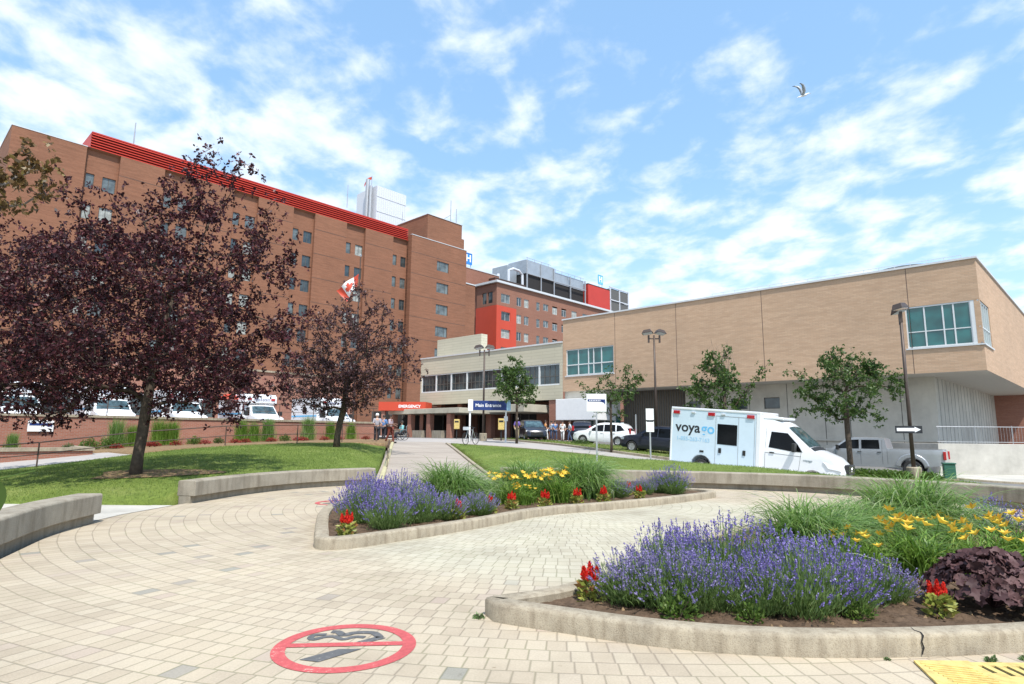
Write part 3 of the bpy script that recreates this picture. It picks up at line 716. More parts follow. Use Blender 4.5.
# ------------------------------------------------------------------ plants
def strips(P, Wd, segs, side):
    """P (n,segs+1,3) centre lines, Wd (n,segs+1) half widths, side (n,3)"""
    n = len(P); Lf = P - side[:, None] * Wd[..., None]; Rg = P + side[:, None] * Wd[..., None]
    V = np.stack([Lf, Rg], 2).reshape(n, -1, 3); i = np.arange(segs); f = np.stack([2 * i, 2 * i + 1, 2 * i + 3, 2 * i + 2], 1)
    F = (f[None] + (np.arange(n) * 2 * (segs + 1))[:, None, None]).reshape(-1, 4)
    return V.reshape(-1, 3), F
def grass_mesh(n, h, spread, wid, segs=6, droop=1., seed=1, base=.08, upright=.0):
    g = np.random.default_rng(seed); a = g.uniform(0, 2 * np.pi, n); Ln = h * g.uniform(.65, 1.35, n)
    out = g.uniform(.1, 1, n) ** .7 * spread; dirx = np.stack([np.cos(a), np.sin(a), 0 * a], 1)
    t = np.linspace(0, 1, segs + 1)[None, :]
    hor = out[:, None] * (t ** 1.5); ver = Ln[:, None] * (t * 1.25 - droop * (.36 + .40 * g.random(n))[:, None] * t ** 2.6)
    b0 = np.stack([g.normal(0, base, n), g.normal(0, base, n), 0 * a], 1); tw = g.normal(0, .12, n)
    side = np.stack([-np.sin(a + g.normal(0, .9, n)), np.cos(a), 0 * a + .2], 1); side /= np.linalg.norm(side, axis=1)[:, None]
    P = b0[:, None] + dirx[:, None] * hor[..., None] + np.stack([0 * ver, 0 * ver, ver], -1) + side[:, None] * (tw[:, None] * t ** 2 * h)[..., None]
    W = wid * (1 - t ** 3) * np.ones((n, 1)) * .5 + .0004
    return strips(P, W, segs, side)
def leaf_quads(C, size, g, aspect=.5, up=0., dirs=None):
    """diamond leaves at centres C"""
    n = len(C); d = g.normal(0, 1, (n, 3)) if dirs is None else dirs + g.normal(0, .35, (n, 3)); d[:, 2] += up; d /= np.linalg.norm(d, axis=1)[:, None]
    r = g.normal(0, 1, (n, 3)); s = np.cross(d, r); s /= np.linalg.norm(s, axis=1)[:, None]; nn = np.cross(d, s)
    sz = size * g.uniform(.6, 1.35, n)[:, None]
    V = np.stack([C - d * sz * .5, C + s * sz * aspect * .5 + nn * sz * .08, C + d * sz * .5, C - s * sz * aspect * .5 + nn * sz * .08], 1)
    return V.reshape(-1, 3), np.arange(n * 4).reshape(-1, 4)
def join(*vf):
    V = []; F = []; b = 0; mi = []
    for k, (v, f, *m) in enumerate(vf):
        V.append(v); F.append(f + b); b += len(v); mi.append(np.full(len(f), m[0] if m else k))
    return np.concatenate(V), np.concatenate(F), np.concatenate(mi)

M['lav_flower'] = mat_leaf('lavender_flower', (.13, .10, .33), (.26, .20, .52), .25, .6, (.42, .36, .66))
M['lav_pale'] = mat_leaf('faded_lavender_flower', (.18, .15, .34), (.30, .25, .48), .25, .6, (.40, .37, .52))
M['lav_leaf'] = mat_leaf('lavender_leaf', (.09, .16, .045), (.21, .31, .09), .4, .6, (.28, .36, .15))
M['grass_blade'] = mat_leaf('ornamental_grass_blade', (.10, .20, .04), (.23, .36, .09), .45, .4, (.46, .54, .28), .35)
M['lily_leaf'] = mat_leaf('lily_leaf', (.075, .17, .02), (.19, .31, .05), .35, .4, (.32, .40, .10))
M['lily'] = mat_leaf('lily_petal', (.78, .50, .03), (.85, .62, .09), .3, .5, (.85, .36, .03))
M['cel_leaf'] = mat_leaf('celosia_leaf', (.22, .27, .05), (.36, .36, .09), .3, .4, (.30, .09, .05))
M['cel_red'] = mat_leaf('celosia_plume', (.52, .012, .01), (.75, .035, .02), .2, .6, (.80, .10, .04))
M['heu'] = mat_leaf('coral_bell_leaf', (.045, .022, .024), (.10, .050, .050), .15, .6, (.17, .10, .095), .25)
M['moss'] = mat_leaf('weed_leaf', (.10, .17, .06), (.16, .24, .09), .3)

def spike_mesh(tips, dirs, g, ln=.075, rad=.007, per=15):
    n = len(tips); t = g.uniform(0, 1, (n, per)); t = np.sort(t, 1)
    C = tips[:, None] - dirs[:, None] * (ln * (1 - t))[..., None] + g.normal(0, rad * .55, (n, per, 3))
    D = np.repeat(dirs[:, None], per, 1).reshape(-1, 3) * .5
    return leaf_quads(C.reshape(-1, 3), .0165, g, .75, 0, D)
def lavender(seed, r=.40, h=.54, n=235, leaves=6500, flower='lav_flower', lean=(0, 0)):
    g = np.random.default_rng(seed); a = g.uniform(0, 2 * np.pi, n); q = np.sqrt(g.random(n))
    H = h * (1.08 - .5 * q ** 2) * g.uniform(.6, 1.2, n)
    b0 = np.stack([np.cos(a) * q * r * .35, np.sin(a) * q * r * .35, 0 * a], 1)
    tip = np.stack([np.cos(a) * q * r * 1.15 + lean[0] * H, np.sin(a) * q * r * 1.15 + lean[1] * H, H], 1) + g.normal(0, .03, (n, 3)) * [1, 1, .6]
    ctrl = b0 + np.array([0, 0, 1]) * (H * .45)[:, None] + (tip - b0) * np.array([.6, .6, 0])
    t = np.linspace(0, 1, 5)[None, :, None]
    P = (1 - t) ** 2 * b0[:, None] + 2 * t * (1 - t) * ctrl[:, None] + t ** 2 * tip[:, None]
    side = np.stack([-np.sin(a), np.cos(a), 0 * a], 1)
    stem = strips(P, np.full((n, 5), .0016), 4, side)
    dirs = P[:, -1] - P[:, -2]; dirs /= np.linalg.norm(dirs, axis=1)[:, None]
    fl = spike_mesh(tip, dirs, g)
    k = leaves; i = g.integers(0, n, k); tt = g.beta(1.7, 1.9, k)[:, None] * .86
    C = (1 - tt) ** 2 * b0[i] + 2 * tt * (1 - tt) * ctrl[i] + tt ** 2 * tip[i] + g.normal(0, .03, (k, 3)); C[:, 2] = np.maximum(C[:, 2], .02)
    lf = leaf_quads(C, .06, g, .13, .5, dirs[i] * 1.2)
    return stem, lf, fl, M[flower]
def make_lavender(seed, name='lavender_bush', **k):
    stem, lf, fl, fm = lavender(seed, **k)
    t = empty(name, cat='lavender')
    V, F, mi = join(stem, lf); link('foliage', arr_mesh('foliage', V, F, M['lav_leaf']), t)
    link('flower_spikes', arr_mesh('flower_spikes', *fl, fm), t)
    return t
def make_grass(seed, h=.72, sp=.85, n=1300, w=.012, name='ornamental_grass', base=.13, m='grass_blade', droop=1.45):
    t = empty(name, cat='ornamental grass')
    V, F = grass_mesh(n, h, sp, w, 6, droop, seed, base); V2, F2 = grass_mesh(n // 3, h * .55, sp * .9, w, 6, droop * .9, seed + 50, base * 1.6)
    V, F, mi = join((V, F), (V2, F2)); link('blades', arr_mesh('blades', V, F, M[m]), t); return t
def make_lily(seed, h=.45, nf=12, leaves=260):
    g = np.random.default_rng(seed); t = empty('daylily', cat='daylily')
    V, F = grass_mesh(leaves, h * .9, .42, .014, 6, 1.1, seed, .1); link('leaves', arr_mesh('leaves', V, F, M['lily_leaf']), t)
    stems = []; petals = []
    for i in range(nf):
        a = g.uniform(0, 6.28); q = g.uniform(.05, .38); top = np.array([math.cos(a) * q, math.sin(a) * q, h * g.uniform(.85, 1.15)])
        b = top * [.3, .3, 0]; tt = np.linspace(0, 1, 4)[:, None]; P = b * (1 - tt) + top * tt; stems.append(P)
        d = np.array([math.cos(a) * .5 + g.normal(0, .25), math.sin(a) * .5 - .45, 1.0]); d /= np.linalg.norm(d); u = np.cross(d, [0, 0, 1.]); u /= np.linalg.norm(u); v = np.cross(d, u)
        for k in range(6):
            th = k * math.pi / 3; e = u * math.cos(th) + v * math.sin(th); s = np.cross(d, e); Lp = .062
            petals.append([top, top + d * .03 + e * .022 + s * .014, top + d * .042 + e * Lp, top + d * .03 + e * .022 - s * .014])
    S = np.array(stems); V, F = strips(S, np.full((nf, 4), .0025), 3, np.tile([[1., 0, 0]], (nf, 1))); link('stems', arr_mesh('stems', V, F, M['lily_leaf']), t)
    for i in range(nf):
        pq = np.array(petals[i * 6:(i + 1) * 6]).reshape(-1, 3); link('flower', arr_mesh('flower', pq, np.arange(24).reshape(-1, 4), M['lily']), t)
    return t
def make_celosia(seed, plumes=4):
    g = np.random.default_rng(seed); t = empty('red_celosia', cat='celosia')
    n = 130; a = g.uniform(0, 6.28, n); q = np.sqrt(g.random(n)) * .11; C = np.stack([np.cos(a) * q, np.sin(a) * q, g.uniform(.03, .19, n) - q * .5], 1)
    D = np.stack([np.cos(a), np.sin(a), .25 + 0 * a], 1); V, F = leaf_quads(C, .075, g, .5, .1, D); link('leaves', arr_mesh('leaves', V, F, M['cel_leaf']), t)
    mb = MB(); mb.tube([(0, 0, 0), (0, 0, .14)], [.006, .004], 5); mb.build('stem', M['lav_leaf'], t)
    for i in range(plumes):
        a = i * 6.28 / plumes + g.uniform(-.3, .3); q = .045 if i else .0; hh = g.uniform(.09, .13) * (1.15 if i == 0 else .9); k = 170
        z = g.random(k); rr = .034 * (1 - z) ** .7 * np.sqrt(g.random(k)); b = g.uniform(0, 6.28, k)
        Cq = (np.stack([math.cos(a) * q * (1 + .4 * z) + rr * np.cos(b), math.sin(a) * q * (1 + .4 * z) + rr * np.sin(b), .15 + z * hh], 1)); Dq = (np.stack([np.cos(b) * .4, np.sin(b) * .4, 1 + 0 * b], 1))
        V, F = leaf_quads(Cq, .024, g, .6, 0, Dq); link('plume', arr_mesh('plume', V, F, M['cel_red']), t)
    return t
def make_heuchera(seed, r=.42, h=.38, n=620):
    g = np.random.default_rng(seed); t = empty('coral_bells', cat='coral bells'); V = []; F = []
    k = 14
    for i in range(n):
        a = g.uniform(0, 6.28); q = math.sqrt(g.random()); z = h * math.sqrt(max(0, 1 - q * q * .92)) * g.uniform(.82, 1.04)
        c = np.array([math.cos(a) * q * r, math.sin(a) * q * r, z]); nrm = np.array([math.cos(a) * q, math.sin(a) * q, .75]) + g.normal(0, .42, 3); nrm /= np.linalg.norm(nrm)
        u = np.cross(nrm, [.3, 1, .2]); u /= np.linalg.norm(u); v = np.cross(nrm, u); s = g.uniform(.024, .044); ph = g.uniform(0, 6.28); b = len(V)
        V.append(c - nrm * s * .15)
        for j in range(k):
            th = 2 * math.pi * j / k; rr = s * (1 + .22 * math.cos(5 * th + ph)) * (.96 if j % 2 else 1.07); V.append(c + (u * math.cos(th) + v * math.sin(th)) * rr + nrm * s * (.16 * math.sin(3 * th + ph) + (.12 if j % 2 else -.1)))
        F += [(b, b + 1 + j, b + 1 + (j + 1) % k) for j in range(k)]
    link('leaves', arr_mesh('leaves', V, F, M['heu'], False), t)
    mb = MB()
    for i in range(60):
        a = g.uniform(0, 6.28); q = g.uniform(.2, .95); mb.tube([(0, 0, 0), (math.cos(a) * q * r, math.sin(a) * q * r, h * math.sqrt(1 - q * q * .9) * .9)], [.003, .002], 4)
    mb.build('stems', M['heu'], t); return t
def make_shrub(seed, r, h, n, size, m, name='round_shrub', cat='shrub', aspect=.5):
    g = np.random.default_rng(seed); d = g.normal(0, 1, (n, 3)); d[:, 2] = np.abs(d[:, 2]); d /= np.linalg.norm(d, axis=1)[:, None]; q = g.random(n) ** .35
    bump_ = 1 + .18 * np.sin(d[:, 0] * 5 + seed) * np.cos(d[:, 1] * 6)
    C = d * q[:, None] * bump_[:, None] * [r, r, h]
    t = empty(name, cat=cat); V, F = leaf_quads(C, size, g, aspect, .2, d * .8); link('leaves', arr_mesh('leaves', V, F, M[m]), t)
    mb = MB()
    for i in range(7): mb.tube([(0, 0, -.05), (math.cos(i) * r * .5, math.sin(i) * r * .5, h * .7)], [.012, .004], 4)
    mb.build('stems', M['bark'], t); return t

lavD = make_lavender(14, r=.44, h=.60, n=480, leaves=4200); lavA = make_lavender(1); lavB = make_lavender(2, r=.46, h=.56); lavC = make_lavender(3, r=.36, h=.44); lavP = make_lavender(4, r=.38, h=.40, flower='lav_pale', n=260); 
grA = make_grass(5); grB = make_grass(6, h=.8, sp=.85, n=1400); lilA = make_lily(7); lilB = make_lily(8, nf=16)
celA = make_celosia(9, 5); celB = make_celosia(10, 3)
used = set()
def put(p, x, y, label, s=1, rz=None, group=None, z=.1):
    o = place(p, p.name in used, (x, y, z), rnd.uniform(0, 6.28) if rz is None else rz, label, s, group); used.add(p.name); return o
LG = 'lavender bushes in the flower beds'
# right bed, front lavender mass
for p, x, y, s, lb in [
    (lavP, 1.12, 5.85, 1.0, 'purple lavender bush at the left end of the right bed, beside the red plumes'),
    (lavP, 1.42, 5.72, 1.15, 'purple lavender bush second from the left along the front kerb of the right bed'),
    (lavB, 1.72, 5.62, .8, 'purple lavender bush third from the left along the front kerb of the right bed'),
    (lavA, 2.12, 5.5, .78, 'purple lavender bush fourth from the left, over the middle of the front kerb'),
    (lavB, 2.5, 5.5, 1.0, 'purple lavender bush fifth from the left along the front kerb, leaning to the right'),
    (lavC, 2.92, 5.62, .9, 'greener lavender bush nearest to the red flowers and the dark purple leaves'),
    (lavA, 1.55, 6.35, .98, 'tall purple lavender bush in the second row behind the left half of the mass'),
    (lavB, 2.12, 6.25, 1.14, 'tall purple lavender bush in the second row, highest of the whole mass'),
    (lavA, 2.62, 6.2, 1.0, 'purple lavender bush in the second row below the left fountain grass'),
    (lavB, 3.1, 6.25, .86, 'purple lavender bush in the second row below the first yellow lily'),
    (lavP, 3.45, 5.95, .85, 'low dull lavender bush touching the dark purple leaves'),
    (lavC, 1.95, 7.05, 1.05, 'purple lavender bush in the back row of the mass, beside the pale court'),
    (lavA, 7.6, 9.9, .95, 'lavender bush far back in the right bed below the concrete seat wall'),
    (lavB, 8.3, 9.6, .9, 'lavender bush far back in the right bed at the right edge of the picture')]:
    put(p, x, y, lb, s, group=LG)
# middle bed lavender
for p, x, y, s, lb in [
    (lavA, -1.95, 10.0, 1.05, 'bright purple lavender bush at the left tip of the middle bed, behind the red plume'),
    (lavD, -2.5, 10.6, 1.1, 'bright purple lavender bush at the left edge of the middle bed, second from the tip'),
    (lavD, -2.0, 11.3, 1.15, 'bright purple lavender bush left of the first fountain grass'),
    (lavA, -1.55, 10.7, 1.05, 'purple and green lavender bush in the middle bed, left of the faded ones'),
    (lavD, -2.6, 11.6, 1.05, 'purple lavender bush beside the worn red sign on the paving'),
    (lavP, -1.15, 11.1, 1.0, 'faded lavender bush in front of the first fountain grass, on its left'),
    (lavP, -.6, 11.75, .95, 'faded lavender bush in front of the first fountain grass, on its right'),
    (lavP, 2.6, 15.2, 1.0, 'faded lavender bush in the right part of the middle bed beside the red plumes'),
    (lavP, 3.4, 16.0, .9, 'faded lavender bush below the seat wall, left of the middle bed right tip'),
    (lavA, 4.25, 16.2, 1.15, 'bright purple lavender bush at the right tip of the middle bed'),
    (lavB, 3.95, 16.5, .95, 'lavender bush just behind the one at the right tip of the middle bed')]:
    put(p, x, y, lb, s, group=LG)
GG = 'fountain grasses in the flower beds'
for p, x, y, s, lb in [
    (grB, -1.25, 12.9, 1.3, 'arching fountain grass between the lavender and the yellow lilies, left in the middle bed'),
    (grA, -.8, 13.6, .9, 'smaller fountain grass tucked behind the left one in the middle bed'),
    (grA, .35, 14.9, 1.4, 'arching fountain grass behind the first yellow lilies in the middle bed'),
    (grB, 1.75, 15.2, 1.45, 'tallest arching fountain grass, right of the yellow lilies in the middle bed'),
    (grA, 3.65, 7.7, 1.2, 'arching fountain grass behind the purple lavender in the right bed'),
    (grB, 4.4, 8.3, .95, 'small fountain grass between the two big ones in the right bed'),
    (grB, 5.7, 8.9, 1.4, 'largest fountain grass in the right bed, behind the yellow lilies'),
    (grA, 4.9, 8.2, 1.0, 'fountain grass directly left of the yellow lilies in the right bed')]:
    put(p, x, y, lb, s, group=GG)
YG = 'yellow daylilies in the flower beds'
for p, x, y, s, lb in [
    (lilB, -.1, 13.6, 1.25, 'yellow daylily in the middle bed, left clump under the second fountain grass'),
    (lilA, .5, 13.9, 1.2, 'yellow daylily in the middle bed, low clump in the middle of the row'),
    (lilB, 1.05, 14.0, 1.4, 'yellow daylily in the middle bed, right clump with most flowers'),
    (lilA, .25, 13.4, .85, 'orange yellow daylily in front of the left clump in the middle bed'),
    (lilA, 3.9, 6.9, .95, 'yellow daylily with few flowers between grass and lavender in the right bed'),
    (lilB, 4.5, 7.0, 1.25, 'yellow daylily clump above the dark purple leaves, full of flowers'),
    (lilA, 5.1, 6.8, 1.1, 'yellow daylily clump right behind the dark purple leaves'),
    (lilB, 5.8, 7.2, 1.3, 'yellow daylily clump at the right edge of the picture'),
    (lilA, 5.6, 8.1, 1., 'yellow daylily clump in front of the lavender at the back of the right bed')]:
    put(p, x, y, lb, s, group=YG)
CG = 'red plumed celosias in the flower beds'
for p, x, y, s, lb in [
    (celA, .74, 5.88, 1.15, 'red plumed celosia alone at the left corner of the right bed'),
    (celB, 3.7, 5.5, 1.05, 'red celosia beside the dark purple leaves, with yellow leaves'),
    (celA, -2.42, 9.25, 1.25, 'red and orange celosia at the left corner of the middle bed'),
    (celB, -.95, 11.05, 1.3, 'red celosia below the faded lavender, second from the left in the middle bed'),
    (celB, -.4, 11.9, 1.25, 'red celosia third from the left in the middle bed, on bare soil'),
    (celA, .03, 12.7, 1.2, 'red celosia in front of the left yellow lily clump'),
    (celA, .72, 13.0, 1.25, 'red celosia in front of the right yellow lily clump'),
    (celB, 1.45, 13.6, 1.3, 'red celosia at the right end of the yellow lilies'),
    (celA, 2.1, 13.95, 1.3, 'red celosia in front of the tallest fountain grass'),
    (celB, 3.1, 14.9, 1.2, 'small red celosia left of the lavender at the right tip of the middle bed'),
    (celB, 3.0, 15.9, 1.2, 'red celosia behind the faded lavender below the seat wall')]:
    put(p, x, y, lb, s, group=CG)
for k, (x, y, s, lb) in enumerate([(1.42, 5.36, .42, 'leafy green weed in front of the lavender near the left corner of the right bed'), (2.95, 5.38, .3, 'small green weed in front of the lavender near the red flowers'), (1.98, 5.28, .3, 'small green weed in front of the middle of the lavender mass')]):
    if k == 0: wd_ = make_shrub(77, .4, .45, 260, .12, 'leaf_light', 'leafy_weed', 'weed')
    place(wd_, k > 0, (x, y, .1), k, lb, s)
h = make_heuchera(12); h.location = (4.35, 5.72, .1); h.scale = (1.3, 1.25, 1.25); tag(h, 'mound of dark purple ruffled leaves at the right end of the bed kerb')

# leaves of a tall plant standing just left of the camera
t = empty('leafy_plant', (-1.85, 1.88, 0), 0, 'big green leaf of a tall plant at the left edge of the picture', 'plant')
mb = MB(); mb.tube([(0, 0, 0), (.02, .02, .7), (-.02, .03, 1.38)], [.012, .01, .006], 6); mb.tube([(-.02, .03, 1.28), (.1, .06, 1.41), (.33, .1, 1.47)], [.005, .004, .002], 5); mb.build('stem', M['leaf_light'], t)
def big_leaf(c, d, n, Ln, Wd):
    c, d, n = Vector(c), Vector(d).normalized(), Vector(n).normalized(); s = d.cross(n); mb = MB(); v = []; k = 8
    for i in range(k + 1):
        u = i / k; wdt = Wd * math.sin(math.pi * min(1, u * .97 + .02)) ** .8 * (1.15 - .4 * u); p = c + d * Ln * u - n * Ln * .25 * u * u
        v += [p - s * wdt + n * .012, p - s * wdt * .5 + n * .002, p - n * .006, p + s * wdt * .5 + n * .002, p + s * wdt + n * .012]
    mb.add(v, [(5 * i + j, 5 * i + j + 1, 5 * i + j + 6, 5 * i + j + 5) for i in range(k) for j in range(4)]); return mb.build('leaf', M['leaf'], t, smooth=True)
big_leaf((.21, .05, 1.46), (.08, .1, -1), (.5, -1, .3), .15, .06)
big_leaf((.02, .03, 1.3), (-.5, .3, .5), (.3, -.8, .6), .2, .06)
big_leaf((0, .03, 1.1), (.1, -.3, -.3), (.3, -.8, .6), .18, .05)
big_leaf((-.02, .03, 1.36), (.3, .8, .5), (.3, -.8, .6), .16, .05)

# lawn blades: uncountable
def blades(poly, n, h, name, zf=G, m='blade', off=.015, w=.006):
    xs = [p[0] for p in poly]; ys = [p[1] for p in poly]; x = rng.uniform(min(xs), max(xs), n); y = rng.uniform(min(ys), max(ys), n); ok = in_poly(x, y, poly); x, y = x[ok], y[ok]; k = len(x)
    a = rng.uniform(0, 6.28, k); hh = h * rng.uniform(.5, 1.3, k); lx = rng.normal(0, .5, k) * hh; ly = rng.normal(0, .5, k) * hh; z = zf(x, y) + off
    V = np.stack([np.stack([x - np.cos(a) * w, y - np.sin(a) * w, z], 1), np.stack([x + np.cos(a) * w, y + np.sin(a) * w, z], 1), np.stack([x + lx, y + ly, z + hh], 1)], 1).reshape(-1, 3)
    o = link(name, arr_mesh(name, V, np.arange(3 * k).reshape(-1, 3), M[m])); tag(o, kind='stuff')
blades(LAWN_L, 110000, .055, 'grass', zf=GL)
blades(LAWN_R[:16] + [(-.8, 35.4), (-3.6, 36.9)], 90000, .055, 'grass', zf=GL)
blades([(-1.4, 52), (2.4, 45), (4.7, 38.8), (6.8, 34.9), (9.1, 31.9), (12.6, 29.3), (16.1, 26.2), (22, 24), (20.5, 28.2), (15.5, 32.2), (11.5, 37), (8.3, 42.5), (5.2, 47.5), (1, 54)], 40000, .11, 'grass', off=.09, w=.012)
# weeds in the joints by the kerbs
t = make_shrub(31, .05, .04, 60, .03, 'moss', 'weed', 'weed')
for k, (x, y, lb) in enumerate([(3.5, 4.68, 'small weed at the foot of the bed kerb above the drain cover slots'), (3.78, 4.71, 'small weed at the foot of the bed kerb right of the drain slots'), (-.27, 5.62, 'small weed at the left corner of the right bed kerb'), (2.75, 4.7, 'tiny weed at the foot of the bed kerb left of the drain cover')]):
    place(t, k > 0, (x, y, .0), k, lb, 1 if k != 3 else .5, 'weeds in the paving joints')

# planting against the brick retaining wall
tg = make_grass(15, h=1.25, sp=.42, n=700, w=.018, name='tall_grass', base=.14, m='lily_leaf', droop=.6); tg2 = make_grass(16, h=1.3, sp=.4, n=700, w=.018, name='tall_grass', base=.15, m='grass_blade', droop=.5)
def wall_pt(px, d=1.5):   # a point in front of the brick wall seen in that column
    a = (px - 512) / 613.; x0, y0 = -9.8 + .73 * d, 45 - .683 * d; s = (x0 - a * y0) / (.683 - a * .73); return x0 - .683 * s, y0 - .73 * s
TG = 'tall grasses against the brick retaining wall'
for k, (px, p, s, lb) in enumerate([(118, tg2, .95, 'dark green tall grass left of the big tree trunk'), (134, tg, .8, 'pale tall grass just left of the big tree trunk'), (160, tg, 1.0, 'yellow green tall grass just right of the big tree trunk'), (173, tg, .95, 'yellow green tall grass second to the right of the big tree trunk'), (243, tg, .95, 'pale tall grass left in the group of three below the white ambulance front'), (255, tg, .85, 'pale tall grass in the middle of the group below the white ambulance front'), (269, tg2, .95, 'darker tall grass right in the group below the white ambulance front'), (309, tg2, 1.0, 'dark green tall grass standing alone left of the second dark tree'), (331, tg, .85, 'pale tall grass behind the trunk of the second dark tree'), (352, tg, .8, 'pale tall grass right of the second dark tree'), (15, tg2, .6, 'low grass tuft left of the white wall sign')]):
    x, y = wall_pt(px); put(p, x, y, lb, s * .92, group=TG, z=G(x, y) + .1)
rs = make_shrub(21, .45, .5, 900, .08, 'leaf_light'); gs = make_shrub(22, .4, .45, 800, .07, 'leaf')
SG = 'round shrubs in the planting below the brick wall'
for px, p, s, lb in [(92, rs, 1.0, 'pale green round shrub left of the railing post'), (113, rs, 1.1, 'pale green round shrub right of the railing post'), (71, gs, .7, 'low green shrub near the end of the planter wall'), (196, rs, .85, 'small pale shrub between the red flowers right of the big trunk'), (220, gs, .75, 'small green shrub among the red flowers'), (286, rs, .8, 'small pale shrub between the two groups of tall grass'), (10, gs, .8, 'spiky green shrub above the low planter wall at the left edge')]:
    x, y = wall_pt(px, 2.3); put(p, x, y, lb, s, group=SG, z=G(x, y) + .1)
fr = make_shrub(23, .34, .22, 420, .06, 'bed_red', 'red_bedding_plant', 'bedding plant')
for k, (px) in enumerate([119, 150, 153, 178, 205, 233, 247, 271, 296, 305, 324, 337, 367]):
    x, y = wall_pt(px, 2.9); x += .1 * (k % 3); put(fr, x, y, 'low red flowering plant in the row below the brick wall', 1, group='red flowers below the brick wall', z=G(x, y) + .1)

# ------------------------------------------------------------------ trees
def tree_skel(g, trunk, pts, bow=.12):
    """trunk: list of points (ends included as attach nodes), pts: crown points -> nodes, parent"""
    nodes = [Vector(p) for p in trunk]; par = [-1] + list(range(len(trunk) - 1)); root = nodes[min(2, len(nodes) - 1)]
    start = max(1, len(trunk) - 4)
    pts = sorted(pts, key=lambda p: min((Vector(p) - Vector(q)).length for q in trunk[start:]))
    pos = np.array([tuple(v) for v in nodes]); depth = np.array([0.] * len(nodes))
    for p in pts:
        p = np.array(p); d = np.linalg.norm(pos - p, axis=1); c = d + depth * .22 + np.maximum(0, pos[:, 2] - p[2]) * 1.2; c[:start] += 50
        j = int(np.argmin(c)); q = pos[j]; k = 2 if d[j] > .5 else 1; prev = j
        for i in range(1, k + 1):
            t = i / k; m = q * (1 - t) + p * t
            if i < k: m = m + np.array([g.normal(0, .05), g.normal(0, .05), bow * d[j]])
            nodes.append(Vector(m)); par.append(prev); depth = np.append(depth, depth[prev] + d[j] / k); pos = np.vstack([pos, m]); prev = len(nodes) - 1
    return nodes, par, pos
def skel_mesh(nodes, par, r0, expo=.5, rmin=.006, ntr=0, n=6):
    cnt = np.ones(len(nodes))
    for i in range(len(nodes) - 1, 0, -1): cnt[par[i]] += cnt[i]
    rad = np.maximum(rmin, r0 * (cnt / cnt[0]) ** expo); mb = MB()
    if ntr: mb.tube([nodes[i] for i in range(ntr)], [rad[i] * (1.25 if i == 0 else 1) for i in range(ntr)], 10)
    for i in range(max(1, ntr), len(nodes)):
        p = par[i]; mb.tube([nodes[p], nodes[i]], [min(rad[p], rad[i] * 1.35), rad[i]], 5 if rad[i] < .03 else n, caps=False)
    return mb
def ellipsoid(g, n, c, r, shell=.5, noise_=.2, zmin=None):
    out = []
    while len(out) < n:
        d = g.normal(0, 1, 3); d /= np.linalg.norm(d); q = g.random() ** (1 / 3) if g.random() > shell else g.uniform(.75, 1)
        q *= 1 + noise_ * math.sin(4 * d[0] + 3 * d[2] + r[0] * 9) * math.cos(5 * d[1] + 2 * d[2])
        p = np.array(c) + d * q * np.array(r)
        if zmin is not None and p[2] < zmin: continue
        out.append(p)
    return out
def make_tree(name, seed, trunk, pts, per, size, mleaf, label, r0=.18, bark='bark', spread=.2, aspect=.55, group=None, loc=(0, 0, 0), cat='tree', expo=.5, twig=True, hang=0):
    g = np.random.default_rng(seed); t = empty(name, loc, 0, label, cat, group)
    nodes, par, pos = tree_skel(g, trunk, pts)
    skel_mesh(nodes, par, r0, expo, ntr=len(trunk)).build('trunk', M[bark], t, smooth=True)
    P = pos[len(trunk):]; nl = 7; k = int(len(P) * per / nl); i = g.integers(0, len(P), k)
    T = P[i] + g.normal(0, 1, (k, 3)) * spread * g.uniform(.2, 1.2, (k, 1)); T[:, 2] -= hang * g.random(k)   # leaf tufts at the twig ends
    D = g.normal(0, 1, (k * nl, 3)); D /= np.linalg.norm(D, axis=1)[:, None]; D[:, 2] -= .12
    C = np.repeat(T, nl, 0) + D * size * g.uniform(.35, .95, (k * nl, 1))
    V, F = leaf_quads(C, size, g, aspect, 0, D * 1.5); link('crown', arr_mesh('crown', V, F, M[mleaf]), t)
    return t
g = np.random.default_rng(40)
PB = 'dark purple plum trees on the left lawn'
# big plum: low wide crown with upright shoots on top
pts = ellipsoid(g, 290, (-.7, .4, 4.2), (4.5, 3.8, 2.4), .5, .25, 1.95) + ellipsoid(g, 75, (.6, 0, 6.1), (2.7, 2.4, 2.0), .4, .35) + ellipsoid(g, 40, (2.2, 0, 3.3), (2.2, 2.2, 1.3), .5) + ellipsoid(g, 70, (-2.6, -.6, 2.6), (2.8, 2.4, 1.2), .5) + ellipsoid(g, 22, (1.9, -.4, 2.3), (1.8, 1.6, .8), .5)
for bx, by, bz, n_, lx in [(.9, 0, 7.5, 9, .15), (1.7, -.2, 7.2, 8, .35), (.1, .3, 7.4, 6, -.05), (2.5, 0, 6.3, 7, .45), (-1.4, 0, 6.0, 6, -.3), (3.3, .2, 5.3, 6, .5), (-2.6, 0, 5.4, 6, -.4)]:
    for i in range(n_): pts.append(np.array([bx + lx * i * .22 + g.normal(0, .14), by + g.normal(0, .14), bz + i * .22]))
make_tree('plum_tree', 41, [(0, 0, -.15), (.02, 0, .5), (.08, 0, 1.1), (.12, 0, 1.8), (.16, .02, 2.5), (.3, 0, 3.6), (.5, 0, 4.8)], pts, 74, .10, 'plum', 'big dark purple plum tree with a wide crown over the left lawn', .14, spread=.25, group=PB, loc=(-10, 16.5, .42), hang=.1)
